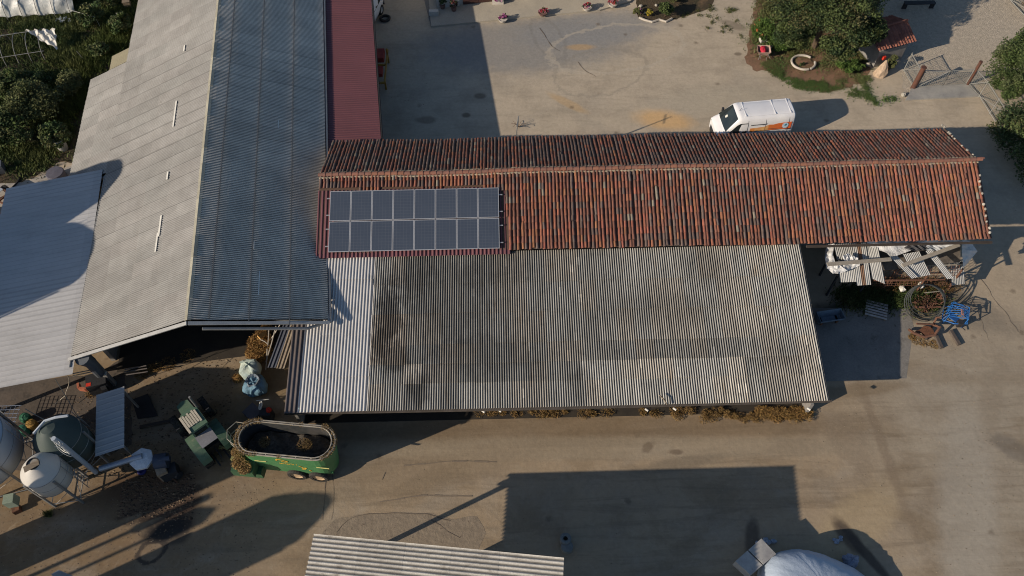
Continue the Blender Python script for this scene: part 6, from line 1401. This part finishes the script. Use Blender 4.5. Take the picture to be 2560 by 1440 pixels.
# ================================================================== EAST YARD
# scrap shelter: cage frame, sheets, tarpaulin, boards - separate things
fr = thing('cage_frame', 'low rusty steel cage frame under the scrap roof sheets', 'frame', at(2300, 700, 0))
M_rus2 = mat('rusted_pipe', (.17, .085, .055), (.12, .06, .04), 5., .85)
def pole(parent, pa, ha, pb, hb_, r, m, nm='pole'):
    b = MB(); b.tube([at(*pa, ha), at(*pb, hb_)], r, 6); return b.build(nm, m, parent, world=True)
for a_ in (((2215, 668), 1.8, (2410, 661), 1.8, .03, M_rim), ((2185, 701), 1.2, (2362, 699), 1.2, .035, M_rus2), ((2243, 672), 1.75, (2207, 722), 0., .045, M_rus2), ((2251, 672), 1.75, (2215, 722), 0., .03, M_rus2), ((2318, 690), 1.4, (2290, 730), .0, .045, M_rus2), ((2407, 672), 1.75, (2370, 724), 0., .05, M_rus2),
           ((2312, 732), .9, (2360, 727), .9, .025, M_rim), ((2362, 728), .9, (2344, 752), .0, .03, M_rus2), ((2290, 768), .25, (2352, 767), .25, .05, M_rus2)): pole(fr, *a_)
b = MB(); A_ = [at(2188, 672, 1.7), at(2400, 664, 1.7), at(2385, 712, .6), at(2180, 715, .6)]
for k in range(22): f_ = k / 21; b.tube([A_[0].lerp(A_[1], f_), A_[3].lerp(A_[2], f_)], .009, 3)
for k in range(9): f_ = k / 8; b.tube([A_[0].lerp(A_[3], f_), A_[1].lerp(A_[2], f_)], .009, 3)
b.build('wire_mesh', M_rus2, fr, world=True)
b = MB(); b.slab(at(2080, 618, 2.3), at(2400, 612, 2.3), at(2400, 655, 1.85), at(2085, 690, 1.85), .04); b.build('deck', mat('dim_planks', (.14, .12, .10), (.08, .07, .06), 3.), fr, world=True)
for (px, py, h_) in ((2095, 688, 1.8), (2180, 682, 1.8), (2405, 655, 1.8), (2400, 615, 2.3), (2085, 622, 2.3)):
    b = MB(); q = at(px, py, h_); b.beam((q.x, q.y, 0), (q.x, q.y, h_), .08, .08); b.build('leg', M_blkpl, fr, world=True)
M_sc = mat('scrap_corrugated_sheet', (.50, .50, .48), (.40, .40, .38), 2., .65, attr=True, metal=.15, c3=(.25, .22, .19), thr=(.60, .74), s3=3., fine=.15)
def scrap(px4, hs, lb, rust=None, pitch=.085, curl=.01, col=1.0):
    def tn(u, v, i, r):
        if rust and rust[0] < u < rust[1]: return (.50 * col, .30 * col, .20 * col)
        return (col, col, col)
    hs = [1.65 * h + .4 for h in hs]; P4 = [at(p[0], p[1], h) for p, h in zip(px4, hs)]; A, B_, C_, D_ = P4; U, V, N_ = frame3(A, B_, D_)
    wd = ((B_ - A).length + (C_ - D_).length) / 2; b = MB(); corr(b, A, U, V, N_, wd, [0, (D_ - A).length], pitch, .016, tn, over=0, lift=0, step=.085, curl=curl, dirt_shade=.35)
    tag(b.build('corrugated_sheet', M_sc, world=True, loc=A, smooth=True), lb, 'roof sheet', 'scrap corrugated sheets on the frame')
scrap([(2083, 611), (2128, 607), (2137, 645), (2092, 650)], [1.45, 1.45, 1.25, 1.25], 'corrugated sheet nearest the barn at the left end of the scrap pile', col=.85)
scrap([(2094, 652), (2150, 650), (2162, 700), (2100, 706)], [1.32, 1.32, 1.0, 1.0], 'bent corrugated sheet below the crumpled white film', curl=.04)
scrap([(2128, 608), (2162, 606), (2180, 712), (2142, 714)], [1.50, 1.50, 1.05, 1.05], 'long corrugated sheet with a rust streak down its middle', rust=(.25, .45))
scrap([(2163, 607), (2196, 620), (2212, 693), (2180, 697)], [1.46, 1.46, 1.1, 1.1], 'corrugated sheet with curled end right of the rusty one', curl=.04)
scrap([(2212, 630), (2232, 625), (2292, 690), (2278, 697)], [1.45, 1.45, 1.22, 1.22], 'narrow corrugated strip lying diagonally under the grey board', curl=.0)
scrap([(2256, 636), (2305, 627), (2319, 687), (2284, 695)], [1.40, 1.40, 1.15, 1.15], 'pale corrugated sheet crossed by the long board')
scrap([(2312, 628), (2333, 626), (2381, 690), (2366, 698)], [1.45, 1.45, 1.15, 1.15], 'narrow corrugated strip nearest the rusty post')
scrap([(2374, 652), (2406, 648), (2416, 712), (2378, 714)], [.7, .7, .25, .25], 'greyish corrugated sheet lowest on the right of the pile', col=.72)
for pa, pb, h1, h2, lb in (((2068, 661), (2228, 648), 1.55, 1.55, 'long grey board lying level over the left scrap sheets'), ((2256, 664), (2398, 612), 1.50, 1.62, 'long grey board lying slanted over the right scrap sheets')):
    b = MB(); a_, c_ = at(*pa, h1 * 1.65 + .45), at(*pb, h2 * 1.65 + .45); b.beam(a_, c_, .19, .05); tag(b.build('board', mat('weathered_board', (.36, .32, .26), (.27, .24, .19), 4., .85, stretch=(1, 5, 1), bump=.3), world=True, loc=a_), lb, 'board', 'boards on the scrap sheets')
M_tarp = mat('white_tarpaulin', (.68, .68, .66), (.56, .57, .58), 2., .5, bump=.9, bscale=5, bdist=.08)
def cloth(pts_a, pts_b, ha, hb_, lb, seed, amp=.07, m=None, n=26, k=8, name='tarpaulin'):
    ha, hb_ = 1.65 * ha + .4, 1.65 * hb_ + .4
    r_ = random.Random(seed); ph = [r_.uniform(0, 6) for _ in range(4)]; G = []
    def interp(P_, f_):
        x = f_ * (len(P_) - 1); i = min(int(x), len(P_) - 2); return P_[i][0] + (P_[i + 1][0] - P_[i][0]) * (x - i), P_[i][1] + (P_[i + 1][1] - P_[i][1]) * (x - i)
    for i in range(n + 1):
        for j in range(k + 1):
            f_, g_ = i / n, j / k; ax, ay = interp(pts_a, f_); bx, by = interp(pts_b, f_)
            h = ha + (hb_ - ha) * g_ + amp * (math.sin(f_ * 19 + ph[0] + g_ * 3) * .5 + math.sin(f_ * 41 + ph[1] - g_ * 4) * .35 + math.sin(g_ * 9 + ph[2] + f_ * 7) * .4)
            G.append(at(ax + (bx - ax) * g_, ay + (by - ay) * g_, h))
    b = MB(); b.add(G, [(i * (k + 1) + j, i * (k + 1) + j + 1, (i + 1) * (k + 1) + j + 1, (i + 1) * (k + 1) + j) for i in range(n) for j in range(k)])
    tag(b.build(name, m or M_tarp, world=True, loc=G[0], smooth=True), lb, 'tarpaulin')
cloth([(2066, 612), (2062, 640), (2066, 670), (2082, 684)], [(2086, 609), (2082, 635), (2088, 655), (2118, 676)], 1.30, 1.38, 'crumpled white tarpaulin along the left end of the scrap pile', 1)
cloth([(2082, 684), (2100, 684), (2150, 664)], [(2082, 655), (2110, 652), (2150, 652)], 1.30, 1.40, 'white film bunched beneath the left grey board', 8)
cloth([(2106, 640), (2120, 633), (2145, 645)], [(2112, 655), (2125, 652), (2145, 658)], 1.56, 1.50, 'small crumpled white film lying on the left sheets', 2)
cloth([(2165, 603), (2240, 600), (2320, 600), (2400, 600)], [(2176, 618), (2240, 640), (2300, 618), (2400, 618)], 1.55, 1.45, 'long white tarpaulin pinned under the barn eave', 3, amp=.05)
cloth([(2290, 612), (2330, 608), (2408, 603)], [(2320, 628), (2350, 626), (2372, 622)], 1.52, 1.42, 'grey-blue tarpaulin fold in the shade of the eave', 4, m=mat('grey_tarpaulin', (.38, .40, .42), (.30, .32, .34), 2.))
cloth([(2406, 600), (2405, 630), (2408, 668)], [(2425, 602), (2444, 628), (2414, 664)], 1.55, 1.0, 'billowing white tarpaulin at the right end of the scrap pile', 5, amp=.12)
cloth([(2258, 620), (2280, 608), (2300, 606)], [(2285, 628), (2305, 626), (2322, 622)], 1.56, 1.50, 'black film patch between the scrap sheets', 6, m=mat('black_film', (.05, .05, .055), (.08, .08, .085)), name='film')
# hose coil
cl = thing('pipe_coil', 'large standing coil of black water pipe beside the blue spreader', 'coil', (0, 0, 0))
for k in range(4):
    b = MB(); pts = []
    for i in range(40):
        a_ = 2 * math.pi * i / 40; px = 2314 + 3 * k - 3 + math.cos(a_) * (50 - 2 * k); py = 757 - 3 * k + math.sin(a_) * (46 - 3 * k); h = .75 - .55 * math.sin(a_) + .05 * k + .25 * math.cos(a_ + k)
        pts.append(at(px, py, max(.04, h)))
    b.tube(pts, .026, 6, closed=True); b.build('loop', mat('black_pipe', (.035, .04, .04), (.05, .055, .055), 3., .6), cl, world=True)
# spreader
fs = thing('blue_spreader', 'bright blue tubular farm spreader with an orange part', 'implement', at(2385, 800, 0), R(-25)); fs.scale = (.82, .82, .82)
M_blue = mat('bright_blue_paint', (.030, .15, .42), (.025, .12, .36), 3., .45, fine=.1)
for k in range(6):
    b = MB(); y = -.45 + .17 * k; b.tube([(-.75 + .05 * k, y, .25), (-.60, y, .85 + .03 * k), (-.1, y * .8, 1.15), (.35, y * .7, .95)], .022, 5); b.build('tine', M_blue, fs)
b = MB(); b.tube([(-.75, -.5, .3), (-.78, .5, .3), (-.2, .62, .5), (.5, .5, .6), (.55, -.45, .6), (-.1, -.62, .45)], .035, 6, closed=True); b.tube([(-.6, -.5, .85), (-.5, .5, 1.0), (.4, .45, 1.0), (.45, -.4, 1.0)], .03, 6, closed=True)
for p in ((-.6, -.5), (-.5, .5), (.4, .45), (.45, -.4)): b.tube([(p[0], p[1], 0), (p[0], p[1], 1.0)], .028, 5)
b.tube([(.4, .45, 1.0), (.6, .35, .2)], .03, 5); b.build('frame', M_blue, fs)
b = MB(); G = [(-.55, -.45, .70), (-.05, -.55, .55), (.15, -.1, .45), (-.45, .1, .60)]; b.slab(*G, .04); b.build('hopper', M_blue, fs)
b = MB(); b.box((.12, .12, .8), (.12, .42, .06), rz=.25); b.build('orange_handle', mat('signal_orange', (.70, .26, .03)), fs)
b = MB(); b.box((.2, -.45, .4), (.3, .3, .4), rz=.4); b.tube([(.3, -.5, .3), (.65, -.6, .15)], .03, 5); b.build('gearbox', M_blkpl, fs)
# rusty implement with straw, beams, pallet, bags, trough
ri = thing('rusty_implement', 'rusty curved implement lying in straw at the apron corner', 'implement', at(2308, 838, 0), R(5))
b = MB(); b.tube([(-.65, .3, .15), (-.7, -.1, .5), (-.2, -.28, .35), (.3, -.25, .4), (.62, .05, .55), (.55, .35, .3)], .07, 7); b.tube([(-.45, .35, .6), (.45, .3, .45)], .05, 6); b.build('frame', M_rus2, ri)
b = MB(); b.lathe([(.01, -.04), (.3, -.04), (.3, .04), (.01, .04)], (.05, 0, .35), 16); b.box((-.25, .05, .35), (.5, .16, .1), rz=.2); b.build('disc', M_rust, ri)
b = MB(); b.tube([(.5, .3, .1), (.62, .55, .65), (.60, .4, .9)], .05, 6); b.build('lever', M_rus2, ri)
straw_thing('loose_straw', [(*at(2292, 848, 0), .35), (*at(2310, 856, 0), .3), (*at(2335, 862, 0), .25), (*at(2280, 843, 0), .2)], 500, 'loose straw around the rusty implement', (.8, .70, .55), .08, .02)
for pa, pb, lb in (((2338, 836), (2354, 870), 'short dark beam beside the rusty implement'), ((2376, 826), (2398, 862), 'long dark beam below the blue spreader'), ((2312, 812), (2316, 848), 'thin dark bar pointing at the rusty implement')):
    b = MB(); a_, c_ = at(*pa, .09), at(*pb, .09); b.beam(a_, c_, .15 if 'thin' not in lb else .06, .14); tag(b.build('beam', mat('tarred_beam', (.12, .10, .085), (.08, .065, .055), 5.), world=True, loc=a_), lb, 'beam', 'dark beams in the east yard')
pl = thing('pallet', 'weathered wooden pallet lying in the shade of the cattle shed', 'pallet', at(2189, 777, 0), R(-20))
for k in range(6): b = MB(); b.box((0, -.42 + k * .165, .13), (1.05, .10, .022)); b.build('board', mat('bleached_pallet_wood', (.46, .44, .42), (.36, .34, .32), 4.), pl)
for x in (-.45, 0, .45): b = MB(); b.box((x, 0, .06), (.09, .92, .10)); b.build('runner', M_wood, pl)
for (px, py, lb) in ((2253, 725, 'white plastic scrap in the rubble under the frame'), (2300, 716, 'smaller white scrap beside the pipe coil')):
    b = MB(); lumpy(b, (0, 0, .12), .14, .17, .12, px, n=10, m=6, amp=.3); tag(b.build('plastic_scrap', M_strip, loc=at(px, py, .25)), lb, 'scrap')
tg = thing('feed_trough', 'blue-grey metal trough in shadow against the shed edge', 'trough', at(2068, 802, 0), R(8))
b = MB(); 
for sg in (-1, 1): b.slab((-.62, sg * .30, .55), (.62, sg * .30, .55), (.62, sg * .16, .2), (-.62, sg * .16, .2), .03)
for sg in (-1, 1): b.slab((sg * .62, -.30, .55), (sg * .62, .30, .55), (sg * .62, .16, .2), (sg * .62, -.16, .2), .03)
b.slab((-.6, -.16, .2), (.6, -.16, .2), (.6, .16, .2), (-.6, .16, .2), .02); b.build('basin', mat('blue_grey_trough', (.17, .22, .27)), tg)
b = MB(); b.box((-.4, 0, .1), (.1, .4, .2)); b.box((.4, 0, .1), (.1, .4, .2)); b.build('foot', M_rust, tg)
# rubble and weeds under the frame
P_ = [(*at(2200 + 20 * k, 712 + 3 * (k % 3), 0), .5) for k in range(10)]
b = MB(); straw_mesh(b, P_, 2400, .08, .12, (.62, .5, .38)); tag(b.build('rubble', M_straw, world=True, loc=P_[4][:3]), 'brown rubble and dry litter under the rusty frame', 'rubble', None, 'stuff')
grass('weeds', 'dark weeds growing behind the pallet in shade', [at(2100, 735), at(2240, 725), at(2350, 745), at(2330, 765), at(2200, 760), at(2110, 765)], 9000, .22, DK + [(.05, .07, .02)], .02, clump=.3, nclump=40)
b = MB(); straw_mesh(b, [(*at(2320, 758, .1), .4), (*at(2300, 765, .1), .4), (*at(2345, 748, .1), .35)], 260, .16, .12, (.5, .3, .2)); tag(b.build('scrap_iron', M_rus2, world=True, loc=at(2320, 758, 0)), 'tangle of small rusty iron bits inside the pipe coil', 'scrap', None, 'stuff')

# straw fringe below the cattle shed gutter
P_ = []
for px in range(1180, 2030, 14):
    if rnd.random() < .62 or px > 1780:
        k_ = 1 if px < 1660 else 2
        for _ in range(k_): q = at(px + rnd.uniform(-8, 8), 1026 + rnd.uniform(0, 12 if px < 1660 else 26), 0); P_.append((q.x, q.y, .02 + rnd.uniform(0, .12 if px > 1650 else .05), rnd.uniform(.10, .30)))
straw_thing('fodder_line', P_, 6000, 'line of dry fodder along the front of the cattle shed', (.74, .64, .48), .075, .05)
P_ = [(*at(1900 + 13 * k, 1035 + rnd.uniform(-8, 10), 0), .30) for k in range(10)]
straw_thing('fodder_heap', [(x, y, h, r_ * (1 - h)) for (x, y, z, r_) in P_ for h in (.02, .10)], 3400, 'thicker fodder heap at the east end of the cattle shed', (.85, .70, .48), .085, .06)
cn = 0
for (px, py) in ((1613, 1022), (1683, 1020), (1246, 1024), (1205, 1026), (2018, 1020)):
    b = MB(); b.cyl((0, 0, .0), (.12, -.1, 0), .05, .05, 8); lbs = ['small white insulator under the gutter, above the middle of the fodder line', 'small white insulator under the gutter right of the middle', 'white insulator nearest the mixer wagon but one', 'white insulator nearest the mixer wagon', 'white insulator above the thicker fodder heap']
    o = b.build('insulator', M_strip, loc=at(px, py, 1.95)); tag(o, lbs[cn], 'insulator', 'insulators under the shed gutter'); cn += 1

# ---- lower right: silage mound, panels, concrete ring ----
mp = at(2056, 1498, 0); sm = thing('silage_mound', 'big mound wrapped in bluish white film at the lower edge', 'mound', mp, R(-22))
b = MB(); n1, n2 = 60, 16; vs = []; r_ = random.Random(4)
for j in range(n2 + 1):
    v = j / n2
    for k in range(n1):
        u = 2 * math.pi * k / n1; rx = 2.55 * (1 + .05 * math.sin(2 * u + 1) + .03 * math.sin(5 * u)); ry = 1.75 * (1 + .06 * math.sin(3 * u))
        rr = math.cos(v * math.pi / 2) ** .55; z = (1.35 - .55 * math.cos(u) * rr) * math.sin(v * math.pi / 2) ** .9 + .03 * math.sin(11 * u + 5 * v) * (1 - v) + .03 * math.sin(23 * u) * math.cos(v * 1.5)
        vs.append((math.cos(u) * rx * rr - .15 * z, math.sin(u) * ry * rr, max(0, z) + .012 * math.sin(31 * u + v * 6)))
b.add(vs, [(j * n1 + k, j * n1 + (k + 1) % n1, (j + 1) * n1 + (k + 1) % n1, (j + 1) * n1 + k) for j in range(n2) for k in range(n1)])
b.build('film_cover', mat('bluish_film', (.40, .47, .56), (.35, .42, .50), 1., .42, bump=.5, bscale=3.5, bdist=.06, stretch=(1, 4, 1), fine=.03, spec=.5), sm, smooth=True)
b = MB(); P4 = [at(1831, 1412, .62), at(1895, 1356, .62), at(1932, 1394, .62), at(1868, 1446, .62)]
f1 = .46; b.slab(P4[0], P4[0].lerp(P4[1], f1), P4[3].lerp(P4[2], f1), P4[3], .55); q4 = [P4[0].lerp(P4[1], f1 + .03) + Vector((0, 0, .05)), P4[1] + Vector((0, 0, .03)), P4[2], P4[3].lerp(P4[2], f1 + .03) + Vector((0, 0, .05))]; b.slab(*q4, .5)
tag(b.build('concrete_block', mat('pale_panel', (.40, .39, .36), (.30, .29, .28), 2.5, .85, c3=(.18, .16, .15), thr=(.6, .7), s3=3.), world=True, loc=P4[0]), 'tilted pale slab split by a crack beside the wrapped mound', 'slab')
b = MB()
for k in range(5): lumpy(b, at(1900 + 8 * k + rnd.uniform(-4, 4), 1352 + rnd.uniform(-6, 6), .06), .12, .10, .06, k, n=8, m=4, amp=.4)
tag(b.build('film_scraps', mat('film_scrap', (.32, .36, .42), (.2, .24, .3), 6., .4), world=True, loc=at(1915, 1352, 0)), 'scraps of bluish film behind the pale slab', 'scraps', None, 'stuff')
b = MB()
for k in range(6): lumpy(b, at(2095 + rnd.uniform(-10, 12), 1350 + rnd.uniform(-8, 8), .04), .10, .07, .04, k + 9, n=8, m=4, amp=.4)
tag(b.build('film_scraps', mat('film_scrap', (.32, .36, .42)), world=True, loc=at(2100, 1350, 0)), 'thin scraps of film on the sunlit straw behind the mound', 'scraps', None, 'stuff')
b = MB(); lumpy(b, (0, 0, .25), .30, .26, .24, 31, n=20, m=10, amp=.25); tag(b.build('film_bundle', mat('dark_film_bundle', (.14, .17, .24), (.25, .28, .34), 5., .45), loc=at(2122, 1405, 0)), 'dark bundle of crumpled film right of the wrapped mound', 'bundle')
b = MB(); b.lathe([(.24, 0), (.24, .35), (.17, .37), (.10, .36), (.09, .1)], n=18); b.lathe([(.26, 0), (.25, .28), (.1, .3), (.01, .3)], (.05, -.30, 0), 16); tag(b.build('concrete_ring', mat('shaded_concrete', (.19, .20, .19), (.14, .15, .145)), loc=at(1413, 1352, 0)), 'small round concrete cap in the big rectangular shadow', 'ring')
b = MB(); q = at(150, 1440, 1.5); a_ = at(158, 1431, 1.6); b.slab(at(140, 1442, 1.6), a_, at(192, 1445, 1.6), at(170, 1470, 1.6), .4); tag(b.build('hatch_box', M_steel, world=True, loc=a_), 'corner of a grey box at the lower left frame edge', 'box')
# weed tuft beside the silo feet and small twigs in the court
grass('weeds', 'dry tuft beside the silo feet', [at(110, 1282), at(130, 1280), at(130, 1292), at(112, 1292)], 260, .2, OL, .015)
b = MB(); 
for k in range(8): a_ = k * .8; b.tube([(0, 0, .02), (math.cos(a_) * .25, math.sin(a_) * .2, .25 + .1 * (k % 3)), (math.cos(a_) * .45, math.sin(a_) * .35, .3)], .012, 4)
tag(b.build('twig_bundle', mat('brown_twigs', (.13, .08, .05)), loc=at(1296, 318, 0)), 'brown twig bundle at the north wall of the tiled barn', 'twigs')
b = MB(); q = at(1290, 338, 0); b.beam((0, 0, 0), (0, 0, 3.6), .06, .06); b.tube([(0, 0, 3.6), (.1, .05, 4.4)], .03, 5); b.tube([(0, -.3, 4.2), (.1, .4, 4.25)], .025, 5)
tag(b.build('antenna_mast', M_steel, loc=(-.0 + q.x, 30.1, 0)), 'thin antenna mast standing behind the tiled barn', 'mast')
